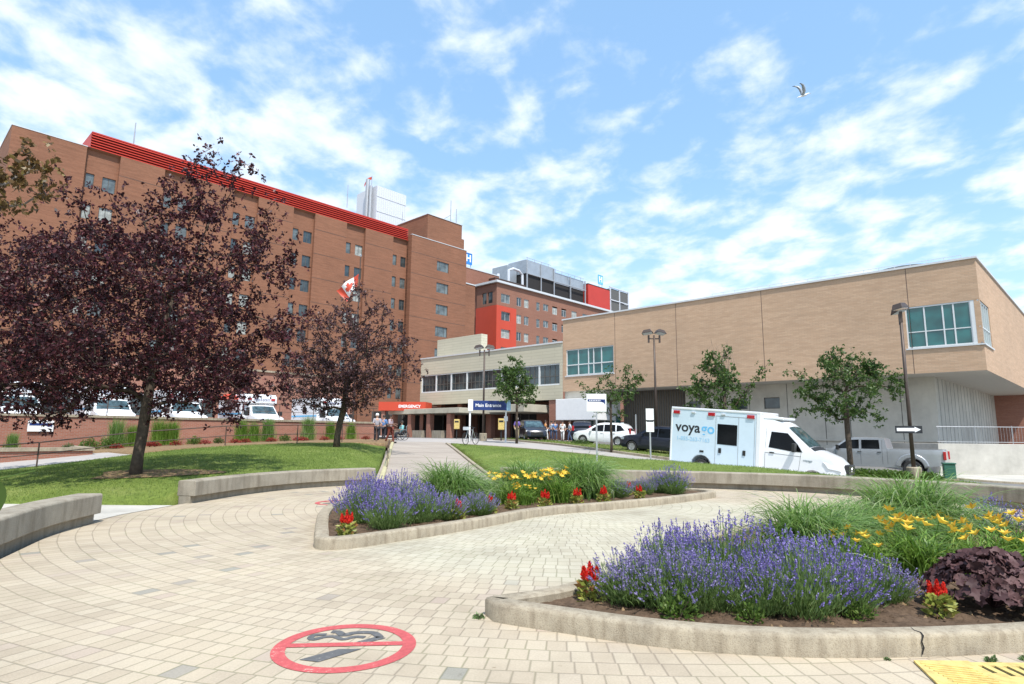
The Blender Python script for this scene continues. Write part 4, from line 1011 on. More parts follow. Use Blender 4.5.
pts = ellipsoid(g, 95, (.7, 0, 4.4), (2.6, 2.4, 2.4), .45, .3, 1.9) + ellipsoid(g, 55, (-1.1, 0, 3.0), (1.7, 1.6, 1.4), .5, .2, 1.5) + ellipsoid(g, 30, (.4, 0, 2.7), (1.6, 1.5, 1.0), .5, .2, 1.5)
for bx, bz, n_, lx in [(1.2, 5.9, 5, .3), (.2, 6.2, 5, .15), (2.6, 4.5, 4, .45), (-1.6, 4.4, 4, -.2), (2.4, 2.6, 3, .1), (-1.0, 5.4, 4, 0)]:
    for i in range(n_): pts.append(np.array([bx + lx * i * .25 + g.normal(0, .12), g.normal(0, .15), bz + i * .2]))
make_tree('plum_tree', 43, [(0, 0, -.15), (.02, 0, .5), (.1, 0, 1.1), (.25, 0, 1.7), (.3, 0, 2.4), (.5, 0, 3.3)], pts, 78, .105, 'plum2', 'smaller dark purple plum tree beside the path with a thin leaning trunk', .14, spread=.26, group=PB, loc=(-7.95, 28, .93), hang=.15)
# plum crown continuing beyond the left edge
pts = ellipsoid(g, 230, (.3, 0, 5.1), (3.6, 3.4, 3.1), .5, .25, 1.7)
make_tree('plum_tree', 45, [(0, 0, -.15), (.05, 0, .8), (0, 0, 1.6), (.05, 0, 2.6), (0, 0, 3.8)], pts, 72, .10, 'plum', 'dark purple plum tree at the left edge, its crown cut by the picture', .2, spread=.24, group=PB, loc=(-16.6, 18.6, .1), hang=.1)
# bronze-leaved tree whose branch enters at the upper left
pts = ellipsoid(g, 46, (-.7, 0, 5.0), (1.3, 1.4, .85), .5, .3, 4.1) + ellipsoid(g, 20, (1.15, .0, 4.85), (.62, .5, .36), .4, .2) + [np.array([1.3 + i * .12, 0, 5.35 - .09 * i]) for i in range(4)]
make_tree('bronze_leaved_tree', 47, [(0, 0, -.15), (.0, 0, 1), (.06, 0, 2), (.05, 0, 2.9), (.1, 0, 3.6)], pts, 60, .085, 'leaf_bronze', 'tree with brown green leaves reaching in at the upper left corner', .07, 'bark2', .15, .6, loc=(-8.45, 8.3, .25))
# street trees, trunk and open crown
def street(seed, x, y, h, pts_f, label, per, size=.11, r0=.11, lean=0, m='leaf', spread=.2, bare=0):
    g = np.random.default_rng(seed); pts = pts_f(g)
    t = make_tree('street_tree', seed, [(0, 0, -.15), (.02, 0, h * .12), (.0 + lean * .3, 0, h * .28), (lean * .6, 0, h * .42), (lean, 0, h * .62)], pts, per, size, m, label, r0, 'bark', spread, .6, 'young green street trees', (x, y, G(x, y) + .08), expo=.55)
    if bare:
        mb = MB()
        for i in range(bare):
            a = g.uniform(0, 6.28); b = Vector((g.uniform(-.5, .5), g.uniform(-.3, .3), h * .68)); tip = b + Vector((math.cos(a) * .5, math.sin(a) * .4, h * g.uniform(.14, .30))); mid = (b + tip) / 2 + Vector((g.normal(0, .08), 0, 0))
            mb.tube([b, mid, tip], [.013, .009, .003], 4)
            for q in range(4):
                u = g.uniform(.3, .95); s_ = b.lerp(tip, u); mb.tube([s_, s_ + Vector((g.normal(0, .18), g.normal(0, .15), g.uniform(.1, .3)))], [.006, .002], 3)
        mb.build('bare_twigs', M['bark2'], t)
    return t
street(51, PX(517.5, 43), 43, 5.5, lambda g: ellipsoid(g, 60, (-.1, 0, 3.7), (1.45, 1.5, 1.9), .4, .3, 2.9) + ellipsoid(g, 12, (-.3, 0, 5.4), (.6, .6, .7)), 'green street tree in front of the entrance beside the blue sign', 60, .15, .085)
street(52, PX(612, 36), 36, 4.6, lambda g: ellipsoid(g, 44, (0, 0, 3.3), (1.8, 1.5, 1.3), .4, .4, 1.6) + ellipsoid(g, 8, (1.5, 0, 4.1), (.5, .4, .5)), 'sparse street tree in front of the white car', 42, .12, .075, m='leaf', bare=10)
street(53, PX(727, 31), 31, 6.5, lambda g: ellipsoid(g, 54, (-.3, 0, 4.0), (1.35, 1.3, 2.0), .4, .35, 1.3) + [np.array([.5 + .24 * i, .1, 2.9 + .29 * i]) for i in range(9)] + [np.array([-.6 - .18 * i, 0, 2.7 + .2 * i]) for i in range(6)], 'street tree behind the white ambulance with a long side branch and bare top twigs', 62, .13, .10, bare=16)
street(54, PX(849, 28.6), 28.6, 6.0, lambda g: ellipsoid(g, 62, (.1, 0, 4.0), (2.15, 1.9, 1.65), .4, .35, 2.2) + ellipsoid(g, 8, (-.5, 0, 5.2), (.6, .6, .5)) + ellipsoid(g, 8, (.8, 0, 5.0), (.6, .6, .5)), 'street tree in front of the silver pickup truck', 80, .12, .12, m='leaf', bare=10)
t = make_shrub(61, .6, .3, 900, .10, 'leaf_light', 'ground_cover_plant', 'ground cover plant')
for k, (px, Y, lb) in enumerate([(862, 27.6, 'low green plant between the ambulance nose and the lamp base, left one'), (880, 27.2, 'low green plant between the ambulance nose and the lamp base, middle one'), (897, 26.9, 'low green plant touching the left side of the lamp base'), (925, 26.9, 'low green plant between the lamp base and the green box')]):
    place(t, k > 0, (PX(px, Y), Y, G(PX(px, Y), Y) + .1), k * 1.7, lb, 1, 'low plants on the grass island')
b_ = make_shrub(62, .7, .38, 600, .10, 'leaf', 'low_bush', 'bush'); b_.location = (PX(582, 44), 44, G(PX(582, 44), 44) + .05); tag(b_, 'low green bush in the grass just left of the white car')
# ------------------------------------------------------------------ buildings
AZ = R(90 - 43.1)     # local x runs away to the right, local y runs away to the left
X = (1, 0, 0); Yv = (0, 1, 0); NX = (-1, 0, 0)
def window_proto(w_, h_, glass, frame='frame', bars=(), hbars=(), fw=.06, name='window', d=.07, lintel=False):
    """window in its own x,z plane facing -y; origin lower left"""
    t = MB(); t.box(0, w_, 0, d, 0, fw); t.box(0, w_, 0, d, h_ - fw, h_); t.box(0, fw, 0, d, fw, h_ - fw); t.box(w_ - fw, w_, 0, d, fw, h_ - fw)
    for b in bars: t.box(b - fw / 2, b + fw / 2, 0.004, d, fw, h_ - fw)
    for b in hbars: t.box(fw, w_ - fw, 0.008, d - .002, b - fw / 2, b + fw / 2)
    fm = t.mesh(name, M[frame]); q = MB(); q.box(fw * .5, w_ - fw * .5, d * .5, d * .5 + .02, fw * .5, h_ - fw * .5); pm = q.mesh('pane', M[glass])
    return fm, pm
def add_window(parent, fm, pm, loc, rz=0, pmat=None, name='window'):
    o = link(name, fm, parent, loc); o.rotation_euler = (0, 0, rz)
    p = link('pane', pm if pmat is None else pmat, o); return o

# ---- main brown brick hospital
H = empty('hospital_building', (-18.64, 98, 0), AZ, 'long brown brick hospital building with a red louvred roof band', 'building')
mb = MB(); ztop = 33.85; bays = []; holes_main = []
rows = [30.9 - 3.68 * i for i in range(8)]
bay_u = [-44.2, -36.0, -27.5, -18.95, -10.2, -1.45]
wins = []
segs = []
cur = -44.2
# bays are recessed .9 m; piers stand forward of them
x_edges = [-44.3]
for u in bay_u[1:]: x_edges += [u - .25, u + 3.2]
def wall(x0, x1, y, holes, z1=ztop, z0=-1.5): mb.facade((0, y, 0), X, Yv, x0, x1, z0, z1, holes, .25)
for u in bay_u:
    b0, b1 = u - .25, u + 3.15
    if u == bay_u[-1]: b1 = 1.4
    hs = []
    for z in rows:
        hs += [(u, u + .85, z - 1.75, z), (u + 1.65, u + 3.0 if u != bay_u[-1] else u + 2.75, z - 1.75, z)]
    wall(b0, b1, .45, hs, ztop - .2)
    for z in rows: wins += [(u, .57, z - 1.75, 0), (u + 1.65, .57, z - 1.75, 1)]
    mb.add([(b1, 0, -1.5), (b1, .45, -1.5), (b1, .45, ztop), (b1, 0, ztop)], [(0, 1, 2, 3)]); mb.add([(b0, 0, -1.5), (b0, .45, -1.5), (b0, .45, ztop), (b0, 0, ztop)], [(0, 1, 2, 3)])
    mb.add([(b0, 0, ztop), (b1, 0, ztop), (b1, .45, ztop - .2), (b0, .45, ztop - .2)], [(0, 1, 2, 3)])
for i in range(len(bay_u) - 1):
    wall(bay_u[i] + 3.15, bay_u[i + 1] - .25, 0, [])
# left block, standing forward
mb.box(-51.2, -44.45, -.12, 20, -1.5, 33.75)
# tower with its own windows
tw_holes = [(7.0, 9.7, z - 1.75, z) for z in [31.4 - 3.86 * i for i in range(8)]]
mb.facade((0, -.9, 0), X, Yv, 1.4, 13.9, -1.5, 34.75, tw_holes, .25)
mb.add([(1.4, -.9, -1.5), (1.4, .9, -1.5), (1.4, .9, 34.75), (1.4, -.9, 34.75)], [(0, 1, 2, 3)])
mb.add([(13.9, -.9, -1.5), (13.9, 16, -1.5), (13.9, 16, 34.75), (13.9, -.9, 34.75)], [(0, 1, 2, 3)])
mb.add([(1.4, -.9, 34.75), (13.9, -.9, 34.75), (13.9, 16, 34.75), (1.4, 16, 34.75)], [(0, 1, 2, 3)])
mb.add([(-44.45, .3, ztop), (1.4, .3, ztop), (1.4, 18, ztop), (-44.45, 18, ztop)], [(0, 1, 2, 3)])
mb.box(4.9, 12.9, -.6, 9, 34.76, 39.4)          # lift house on the tower
mb.box(12.9, 13.6, -.5, 8, 34.76, 36.9)
mb.box(13.9, 18.2, 1.2, 14, -1.5, 29.3)           # lower wing
mb.box(-51.0, 14, 20.1, 22, -1.5, 33.3)
mb.build('wall', M['brick'], H)
mb = MB(); mb.box(4.8, 13.0, -.7, 9.1, 39.4, 39.5); mb.box(1.35, 13.95, -.95, -.55, 34.75, 34.85); mb.box(-51.25, -44.4, -.16, 20, 33.75, 33.83); mb.box(13.91, 18.25, 1.1, 14.1, 29.3, 29.5); mb.split('coping', M['coping'], H)
mb = MB()
for z in rows:
    for i in range(len(bay_u) - 1): mb.box(bay_u[i] + 3.17, bay_u[i + 1] - .27, -.012, .0, z + .5, z + .56)
    mb.box(1.42, 13.88, -.912, -.9, z + .9, z + .96)
mb.build('floor_joint', M['rail'], H)
fm0, pm0 = window_proto(.85, 1.75, 'glass_grey', 'frame_dark'); fm1, pm1 = window_proto(1.35, 1.75, 'glass_grey', 'frame_dark', (.65,)); fmT, pmT = window_proto(2.7, 1.75, 'glass_grey', 'frame_dark', (.7, 2.0))
alts = {}
def alt(pm, k):
    if (pm.name, k) not in alts:
        q = pm.copy(); q.materials.clear(); q.materials.append(M[k]); alts[(pm.name, k)] = q
    return alts[(pm.name, k)]
cnt = 0
for (x, y, z, k) in wins:
    if z < 6.0 and cnt > 78: continue
    mt = rnd.choice(['glass', 'glass_grey', 'glass_grey', 'glass_blind']); add_window(H, fm1 if k else fm0, alt(pm1 if k else pm0, mt), (x, y, z)); cnt += 1
for h in tw_holes: add_window(H, fmT, alt(pmT, rnd.choice(['glass_grey', 'glass_blind', 'glass_grey'])), (h[0], -.78, h[2]))
# red louvre band
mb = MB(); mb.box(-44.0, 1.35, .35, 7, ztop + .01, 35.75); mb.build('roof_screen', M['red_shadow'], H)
mb = MB()
for k in range(6):
    z = ztop + .06 + k * .32; mb.add([(-44.1, .1, z), (1.38, .1, z), (1.38, .32, z + .23), (-44.1, .32, z + .23), (-44.1, .14, z - .03), (1.38, .14, z - .03)], [(0, 1, 2, 3), (0, 1, 5, 4)])
mb.box(-44.1, 1.38, .2, 7.1, 35.75, 35.9)
mb.add([(-44.12, .1, ztop), (-44.12, 7, ztop), (-44.12, 7, 35.8), (-44.12, .3, 35.8)], [(0, 1, 2, 3)])
mb.build('red_louvre', M['red'], H)

# low podium in front of the hospital
t = empty('podium_building', (-18.64, 98, 0), AZ, 'low brick annex with a pale roof edge behind the parked ambulances', 'building')
mb = MB(); mb.facade((0, -15, 0), X, Yv, -70, -17.4, .5, 8.1, [(u, u + 2.2, 3.0, 5.2) for u in range(-66, -20, 6)], .2); mb.box(-70, -17.4, -14.8, -1.2, .5, 8.1); mb.build('wall', M['brick_dark'], t)
mb = MB(); mb.box(-70.2, -17.2, -15.2, -1.2, 8.1, 8.3); mb.build('roof_edge', M['kerb'], t)
fm, pm = window_proto(2.2, 2.2, 'glass', 'frame_dark', (1.1,))
for u in range(-66, -20, 6): add_window(t, fm, pm, (u, -14.9, 3.0))

# white lift housing and other roof things on the hospital
t = empty('roof_plant_room', (-18.64, 98, 0), AZ, 'white corrugated plant room standing on the hospital roof', 'plant room')
mb = MB(); mb.box(0, 7.0, 0, 7.0, 33, 49.2); o = mb.build('wall', M['white_metal'], t)
mb = MB()
for i in range(14): mb.box(.02 + i * .51, .12 + i * .51, -.04, -.003, 34, 49.2)
for z in (41, 44, 47): mb.box(0, 7.0, -.08, -.043, z, z + .08)
mb.build('rib', M['coping'], t)
mb = MB(); mb.tube([(-.7, 2.2, 34), (-.7, 2.2, 50.8)], .4, 10); mb.tube([(-.6, 1.2, 34), (-.6, 1.2, 49.2)], .3, 10); mb.split('flue', M['galv'], t)
t.location = (-24.6, 103.5, 0)
t.location = (-26.5, 112, 0)
def mast(px, py, Y, h, label, r=.05, arms=()):
    d = (px - 512) / 613. * Y
    zb = 1.6 + (434 - py) / 613. * Y * 1.04
    t = empty('antenna', (d, Y, zb - .4), 0, label, 'antenna', 'antennas on the hospital roof')
    mb = MB(); mb.tube([(0, 0, 0), (0, 0, h * .6)], r * 1.3, 6); mb.build('mast', M['galv'], t)
    mb = MB(); mb.tube([(0, 0, h * .6), (0, 0, h)], r, 6); mb.build('whip', M['galv'], t)
    for a, b in arms:
        mb = MB(); mb.tube([(0, 0, h * a), (b, 0, h * a - abs(b) * .6)], r * .8, 5); mb.build('arm', M['galv'], t)
    return t
mast(103, 137, 70, 2.7, 'thin antenna at the left end of the red roof band', .06)
mast(336, 205, 93, 3.8, 'antenna with a round head in the middle of the red roof band', .05)
mast(446, 221, 108, 4.4, 'tall antenna with a side strut on the brick lift house', .07, ((.35, -1.3),))
mast(452, 222, 108, 2.9, 'shorter antenna right of the tall one on the brick lift house', .07)
mast(395, 219, 104, 1.6, 'short pair antenna where the red band meets the lift house', .05)
# small red flag above the plant room
t = empty('roof_flag', (-28.2, 114.5, 37.6), 0, 'tiny red and white flag on a pole above the white plant room', 'flag')
mb = MB(); mb.tube([(0, 0, 0), (0, 0, 14.6)], .07, 6); mb.build('pole', M['galv'], t)
mb = MB(); v = [(-1.5 * i / 8 + 0, .2 * math.sin(i), 14.5 - .025 * i * i - .6 * j) for j in (0, 1) for i in range(9)]; mb.add(v, [(i, i + 1, i + 10, i + 9) for i in range(8)]); mb.build('cloth', M['red2'], t)

# ---- second brick building with the red corner
B = empty('brick_annex_building', (-3.2, 121, 0), AZ, 'brick building with a bright red corner and white roof edge behind the beige one', 'building')
mb = MB(); mr = MB()
cols_ = [(1.25, 3.95), (6.0, 7.5), (8.35, 9.85), (12.4, 13.5), (14.7, 16.5), (17.9, 19.7), (21.2, 23.0), (25.0, 27.0), (29.3, 32.3), (35, 37), (39, 41), (44, 46)]
zr = [30.25, 26.5, 22.8, 19.1]
hs = [(a, b, z - (1.85 if i != 4 else 1.5), z) for z in zr for i, (a, b) in enumerate(cols_) if not (a < 5.8 and z < 27)]
mb.facade((0, 0, 0), X, Yv, 0, 60, 27.65, 32.3, [h for h in hs if h[3] > 27.6], .25); mb.facade((0, 0, 0), X, Yv, 5.8, 60, 5, 27.65, [h for h in hs if h[3] < 27.6], .25)
hl = [(1.2, 2.6, 28.2, 30.6), (3.0, 4.3, 28.2, 30.6)]
mb.facade((0, 0, 0), Yv, X, 0, 5.9, 27.65, 32.3, hl, .3); mb.box(.3, 60, 5.9, 20, 5, 32.3)
mb.add([(0, 0, 32.28), (60, 0, 32.28), (60, 6, 32.28), (0, 6, 32.28)], [(0, 1, 2, 3)])
mb.build('wall', M['brick_far'], B)
hr = [(1.25, 3.95, z - 1.85, z) for z in zr[1:]]
mr.facade((0, -.12, 0), X, Yv, -.12, 5.8, 5, 27.6, hr, .3); mr.facade((-.12, 0, 0), Yv, X, -.12, 6, 5, 27.6, [], .1); mr.add([(-.12, -.12, 27.6), (5.8, -.12, 27.6), (5.8, .1, 27.6), (-.12, .1, 27.6)], [(0, 1, 2, 3)]); mr.add([(5.8, -.12, 5), (5.8, 0, 5), (5.8, 0, 27.6), (5.8, -.12, 27.6)], [(0, 1, 2, 3)])
mr.build('red_panel', M['red2'], B)
mb = MB(); mb.box(-.5, 60, -.5, .8, 32.3, 32.75); mb.box(-.5, .8, .8, 20, 32.3, 32.75); mb.build('roof_edge', M['coping'], B)
protos = {}
for (a, b, z0, z1) in hs + hr:
    k = round(b - a, 1)
    if k not in protos: protos[k] = window_proto(b - a, z1 - z0, 'glass_grey', 'frame', (k / 2,) if k > 1.4 else ())
    add_window(B, protos[k][0], alt(protos[k][1], rnd.choice(['glass_grey', 'glass_grey', 'glass_blind', 'glass'])), (a, .12, z0))
k = window_proto(1.3, 2.4, 'glass', 'frame_dark')
for (a, b, z0, z1) in hl:
    o = add_window(B, k[0], k[1], (.15, b, z0), R(-90))
# roof things on the second building
t = empty('stair_house', (-10.6, 127.7, 0), AZ, 'small brick roof house with a round dish beside the blue H sign', 'roof house')
mb = MB(); mb.box(0, 11, 0, 6.5, 28, 37.4); mb.build('wall', M['brick_far'], t)
mb = MB(); mb.box(-.1, 11.1, -.1, 6.6, 37.4, 37.6); mb.build('coping', M['coping'], t)
mb = MB(); mb.lathe([(.05, 0), (.5, .12), (.7, .3), (.72, .3), (.5, .08), (.05, -.05)], 14, 'y', (10, -.9, 34.6)); mb.build('dish', M['white'], t)
t = empty('low_roof_house', (-4.0, 134.8, 0), AZ, 'low brick roof house between the dish and the cooling towers', 'roof house')
mb = MB(); mb.box(-2, 8, -2, 6, 30, 36.0); mb.build('wall', M['brick_far'], t); mb = MB(); mb.box(-2.1, 8.1, -2.1, 6.1, 36.0, 36.25); mb.build('coping', M['lamp_metal'], t)
def h_sign(x, y, z, s, label, m, rz=AZ):
    t = empty('h_sign', (x, y, z), rz, label, 'roof sign', 'H signs on the hospital roofs')
    mb = MB(); mb.box(-.12, 1.72, -.02, .18, -.12, 2.12)
    mb = MB()
    for a in [(-.12, 0, -.12, 2.1), (1.6, 1.72, -.12, 2.1), (0, 1.6, -.12, 0), (0, 1.6, 2.0, 2.1)]: mb.box(a[0], a[1], 0, .2, a[2], a[3])
    mb.build('frame', M[m], t)
    mb = MB(); mb.box(.0, 1.6, .06, .16, 0, 2.0); mb.build('board', M[m], t)
    text_obj('letter', 'H', 1.9 if True else 1, M['text_white'], t, (.8, .03, 1.0), (R(90), 0, 0), .02, .05)
    mb = MB(); mb.tube([(.2, .1, -1.4), (.2, .1, 0)], .06, 5); mb.tube([(1.4, .1, -1.4), (1.4, .1, 0)], .06, 5); mb.split('post', M[m], t)
    t.scale = (s,) * 3; return t
h_sign(-10.3, 128.0, 38.4, 1.15, 'blue framed H sign on the brick roof house at the tower edge', 'blue_bright')
h_sign(24.2, 165.5, 43.6, 1.2, 'pale blue H sign above the red roof box', 'text_blue')
t = empty('cooling_plant', (1.5, 140.7, 0), AZ, 'grey metal cooling plant with pipes on the brick roof', 'cooling plant')
mb = MB(); mb.box(2.6, 13, 0, 6, 40.2, 43.6); mb.box(13.2, 26.5, .4, 6, 40.0, 42.8); mb.box(-1, 2.4, 3, 8, 38, 42); mb.split('casing', M['eq'], t)
mb = MB(); mb.box(2.7, 13, .1, 6, 35, 40.15); mb.box(13.3, 26.4, .5, 6, 35, 39.95); mb.split('fan_bay', M['dark'], t)
mb = MB()
for u in [2.6, 7.8, 12.9, 19.7, 26.2]: mb.box(u, u + .28, -.3, -.02, 34.2, 43.4 if u < 13 else 42.7)
mb.box(2.5, 26.6, -.32, -.1, 40.0, 40.25); mb.build('frame', M['galv'], t)
mb = MB(); mb.tube([(-3.6, 0, 33), (-3.6, 0, 39.6), (-2, 0, 40.3), (0, 0, 40.2), (1.2, 0, 39.4), (1.4, 0, 33)], .32, 8); mb.tube([(-6, 1, 33), (-6, 1, 38.4)], .35, 8); mb.split('pipe', M['white_metal'], t)
mb = MB()
for i in range(9): mb.tube([(3 + i * 2.7, 0, 43.2 if i < 4 else 42.6), (3 + i * 2.7, 0, 44.2 if i < 4 else 43.4)], .05, 4)
mb.tube([(2.6, 0, 44.1), (12, 0, 44.1)], .05, 4); mb.tube([(13.5, 0, 43.3), (26, 0, 43.3)], .05, 4); mb.build('guard_rail', M['galv'], t)
t = empty('red_roof_box', (20.6, 161, 0), AZ, 'plain red box on the far brick roof', 'roof house')
mb = MB(); mb.box(0, 10.4, 0, 7.3, 30, 42.3); mb.build('wall', M['red'], t); mb = MB(); mb.box(-.08, 10.5, -.08, 7.4, 42.3, 42.45); mb.build('coping', M['lamp_metal'], t)
t = empty('condenser_rack', (27.9, 168.8, 0), AZ, 'rack of dark condenser units in a white frame right of the red box', 'condenser rack')
for i in range(2):
    for j in range(2):
        mb = MB(); mb.box(.3 + i * 4.7, 4.5 + i * 4.7, .1, 3, 36.4 + j * 3.6, 39.5 + j * 3.6); mb.build('unit', M['frame_dark'], t)
mb = MB()
for i in range(3): mb.box(-.1 + i * 4.7, .2 + i * 4.7, -.1, .2, 34, 43.6)
for z in (36, 39.6, 43.3): mb.box(-.1, 9.7, -.15, .15, z, z + .25)
mb.build('frame', M['white_metal'], t)

# ---- beige low building and tan building share this frame: x into the building, y along the front
def C_(label, name): return empty(name, (29.18, 37, 0), AZ, label, 'building')
T = C_('tan brick building with an overhanging upper floor and a corner window', 'tan_building')
c2, s2 = math.cos(R(-2.2)), math.sin(R(-2.2))
zb, zt = 5.75, 12.85
mb = MB(); W1 = (.52, 4.0, 7.42, 10.2); W2 = (27.1, 32.65, 7.26, 9.85)
mb.facade((0, 0, 0), Yv, X, 0, 33.03, zb, zt, [(0, 4.0, W1[2], W1[3]), W2], .3)
sd_ = (c2, s2, 0); sn = (-s2, c2, 0)
mb.facade((0, 0, 0), sd_, sn, 0, 45, zb, zt, [(0, 3.5, W1[2], W1[3])], .3)
mb.add([(0, 33.03, zb), (12, 33.03, zb), (12, 33.03, zt), (0, 33.03, zt)], [(0, 1, 2, 3)])
mb.build('wall', M['brick_tan'], T)
mb = MB(); mb.prism([(.02, .02), (45 * c2, 45 * s2 + .02), (45, 33), (.02, 33.0)], zt - .4, zt - .3); mb.build('roof', M['galv'], T)
mb = MB()  # soffit
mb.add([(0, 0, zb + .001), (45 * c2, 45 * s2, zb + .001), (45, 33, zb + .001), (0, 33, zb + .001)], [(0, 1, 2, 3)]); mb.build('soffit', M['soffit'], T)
mb = MB(); mb.box(-.1, .25, -.1, 33.1, zt, zt + .13); mb.obox((22.5 * c2 + .0, 22.5 * s2 + .07, zt + .066), (22.4 * c2, 22.4 * s2, 0), (-.17 * s2, .17 * c2, 0), (0, 0, .065)); mb.build('coping', M['coping'], T)
mb = MB()   # control joints
for y in (3.75, 13.4, 20.7, 26.9): mb.box(-.006, .01, y, y + .035, zb, zt - .02 if y > 4.1 else zt)
mb.split('control_joint', M['rail'], T)
# corner window
t = MB()
y0, y1 = 0.02, 4.0; z0, z1 = W1[2], W1[3]
for y in (3.96, 2.95, 1.95, 1.38, .52): t.box(.05, .14, y - .04, y + .04, z0 + .08, z1 - .08)
t.box(.03, .15, .02, 4.0, z0, z0 + .1); t.box(.03, .15, .02, 4.0, z1 - .1, z1); t.box(.06, .13, .5, 3.95, z0 + 1.05, z0 + 1.11)
t.box(.02, .16, .0, .5, z0, z1)
def sp_(u, n, z): return (u * c2 - n * s2, u * s2 + n * c2, z)
for u in (1.0, 1.8, 2.6, 3.44): t.obox(sp_(u, .1, (z0 + z1) / 2), (c2 * .04, s2 * .04, 0), (-s2 * .05, c2 * .05, 0), (0, 0, (z1 - z0) / 2))
for z in (z0 + .05, z0 + 1.08, z1 - .05): t.obox(sp_(1.75, .1, z), (c2 * 1.75, s2 * 1.75, 0), (-s2 * .045, c2 * .045, 0), (0, 0, .05 if z != z0 + 1.08 else .03))
fr_ = t.build('corner_window', M['frame'], T)
t = MB(); t.box(.09, .11, .5, 3.96, z0 + .05, z1 - .05); t.add([sp_(.3, .12, z0), sp_(3.5, .12, z0), sp_(3.5, .12, z1), sp_(.3, .12, z1)], [(0, 1, 2, 3)]); t.build('pane', M['glass_teal'], fr_)
t = MB(); t.box(-.08, .2, -.08, 4.1, z0 - .09, z0 - .0); t.obox(sp_(1.75, .05, z0 - .045), (c2 * 1.85, s2 * 1.85, 0), (-s2 * .13, c2 * .13, 0), (0, 0, .045)); t.build('sill', M['coping'], fr_)
# far window of the tan front
t = MB()
for y in (32.6, 31.2, 30.0, 29.4, 28.5, 27.15): t.box(.08, .18, y - .05, y + .05, W2[2], W2[3])
for z in (W2[2] + .05, W2[2] + 1.05, W2[3] - .05): t.box(.07, .19, 27.1, 32.65, z - .05, z + .05)
fr_ = t.build('window', M['frame'], T); t = MB(); t.box(.13, .15, 27.12, 32.6, W2[2], W2[3]); t.build('pane', M['glass_teal'], fr_)
t = MB(); t.box(-.06, .2, 27.0, 32.75, W2[2] - .1, W2[2]); t.build('sill', M['coping'], fr_)
# recessed ground floor
mb = MB(); gh = [(13.5, 14.75, 3.8, 4.7), (16.1, 17.5, 3.8, 4.7), (20.2, 21.3, 3.8, 4.6)]
mb.facade((3.0, 0, 0), Yv, X, 3.15, 21.6, -2.5, zb, gh, .25)
mb.facade((3.0, 3.15, 0), sd_, sn, 0, 27, -2.5, zb, [], .1); mb.build('lower_wall', M['grey_panel'], T)
mb = MB()
for y in (5.2, 7.0 + 1.5, 10.2, 12.9, 15.9, 18.9): mb.box(2.985, 3.01, y, y + .04, 1.0, zb)
for u in [i * 1.35 + 1 for i in range(18)]:
    x, y = 3 + u * c2, 3.15 + u * s2; mb.obox((x, y, 3.2), (.02 * c2, .02 * s2, 0), (-.012 * s2, .012 * c2, 0), (0, 0, 2.5))
mb.split('panel_joint', M['frame_dark'], T)
mb = MB(); mb.box(2.85, 3.2, 2.9, 21.6, 1.32, 1.45); mb.build('ledge', M['grey_panel'], T)
fm, pm = window_proto(1.6, .9, 'glass', 'frame_dark')
for a in gh: o = add_window(T, fm, pm, (3.12, a[1], a[2]), R(-90)); o.scale = ((a[1] - a[0]) / 1.6, 1, 1)
mb = MB(); mb.box(3.4, 12, 21.6, 28.3, -1, zb - .01); mb.build('dark_wall', M['louvre_wall'], T)
mb = MB()
for i in range(26): mb.box(3.34, 3.4, 21.7 + i * .25, 21.8 + i * .25, -1, zb - .02)
mb.build('wall_slat', M['frame_dark'], T)
mb = MB(); mb.add([(29.0, -4, -1), (29, 4, -1), (29, 4, zb), (29, -4, zb)], [(0, 1, 2, 3)]); mb.build('brown_wall', M['brick_dark'], T)
# white canopy and shop front at the far end
mb = MB(); mb.box(-1.2, 3, 28.4, 33.0, 2.95, 4.95); mb.build('canopy', M['white'], T, bevel=.03)
mb = MB(); mb.box(2.2, 3, 28.4, 33.03, -.5, 3.35); mb.build('shop_front', M['glass_teal'], T)
mb = MB()
for y in (28.4, 29.6, 30.8, 32.0, 32.9): mb.box(2.1, 2.2, y, y + .1, -.5, 3.35)
mb.box(2.1, 2.2, 28.4, 33, 2.5, 2.6); mb.build('mullion', M['frame'], T)
mb = MB(); mb.box(.3, 3, 28.35, 33.03, 4.96, 5.74); mb.build('fascia', M['grey_panel'], T)
# guard rail and rooflights on the tan roof
t = empty('roof_guard', (29.18, 37, 0), AZ, 'thin white guard rail along the tan building roof edge', 'guard rail')
mb = MB()
for i in range(19): mb.tube([(1.2, .8 + i * .95, zt - .3), (1.2, .8 + i * .95, zt + .62)], .02, 4)
mb.tube([(1.2, .8, zt + .62), (1.2, 18, zt + .62)], .02, 4); mb.tube([(1.2, .8, zt + .38), (1.2, 18, zt + .38)], .016, 4); mb.build('rail', M['white_metal'], t)
t = empty('rooflight', (29.18, 37, 0), AZ, 'shallow domed rooflight on the tan roof near its corner', 'rooflight')
mb = MB(); v = []
for i in range(11):
    a = math.pi * i / 10; v += [(1.6, 4.2 - 2.6 * math.cos(a) + 0, zt - .1 + .75 * math.sin(a)), (4.5, 4.2 - 2.6 * math.cos(a), zt - .1 + .75 * math.sin(a))]
mb.add(v, [(2 * i, 2 * i + 1, 2 * i + 3, 2 * i + 2) for i in range(10)]); mb.build('dome', M['glass_blind'], t)
t = empty('roof_fin', (29.18, 37, 0), AZ, 'dark red brown metal screen along the right roof edge of the tan building', 'roof screen')
mb = MB(); mb.obox((11.5, .15, zt + .75), (5.5 * c2, 5.5 * s2, 0), (0, .08, 0), (0, 0, .42)); mb.build('panel', M['brick_dark'], t)
mb = MB(); mb.obox((23, -.1, zt + .8), (3.5 * c2, 3.5 * s2, 0), (0, .1, 0), (0, 0, .65)); mb.build('panel', M['brick_dark'], t)

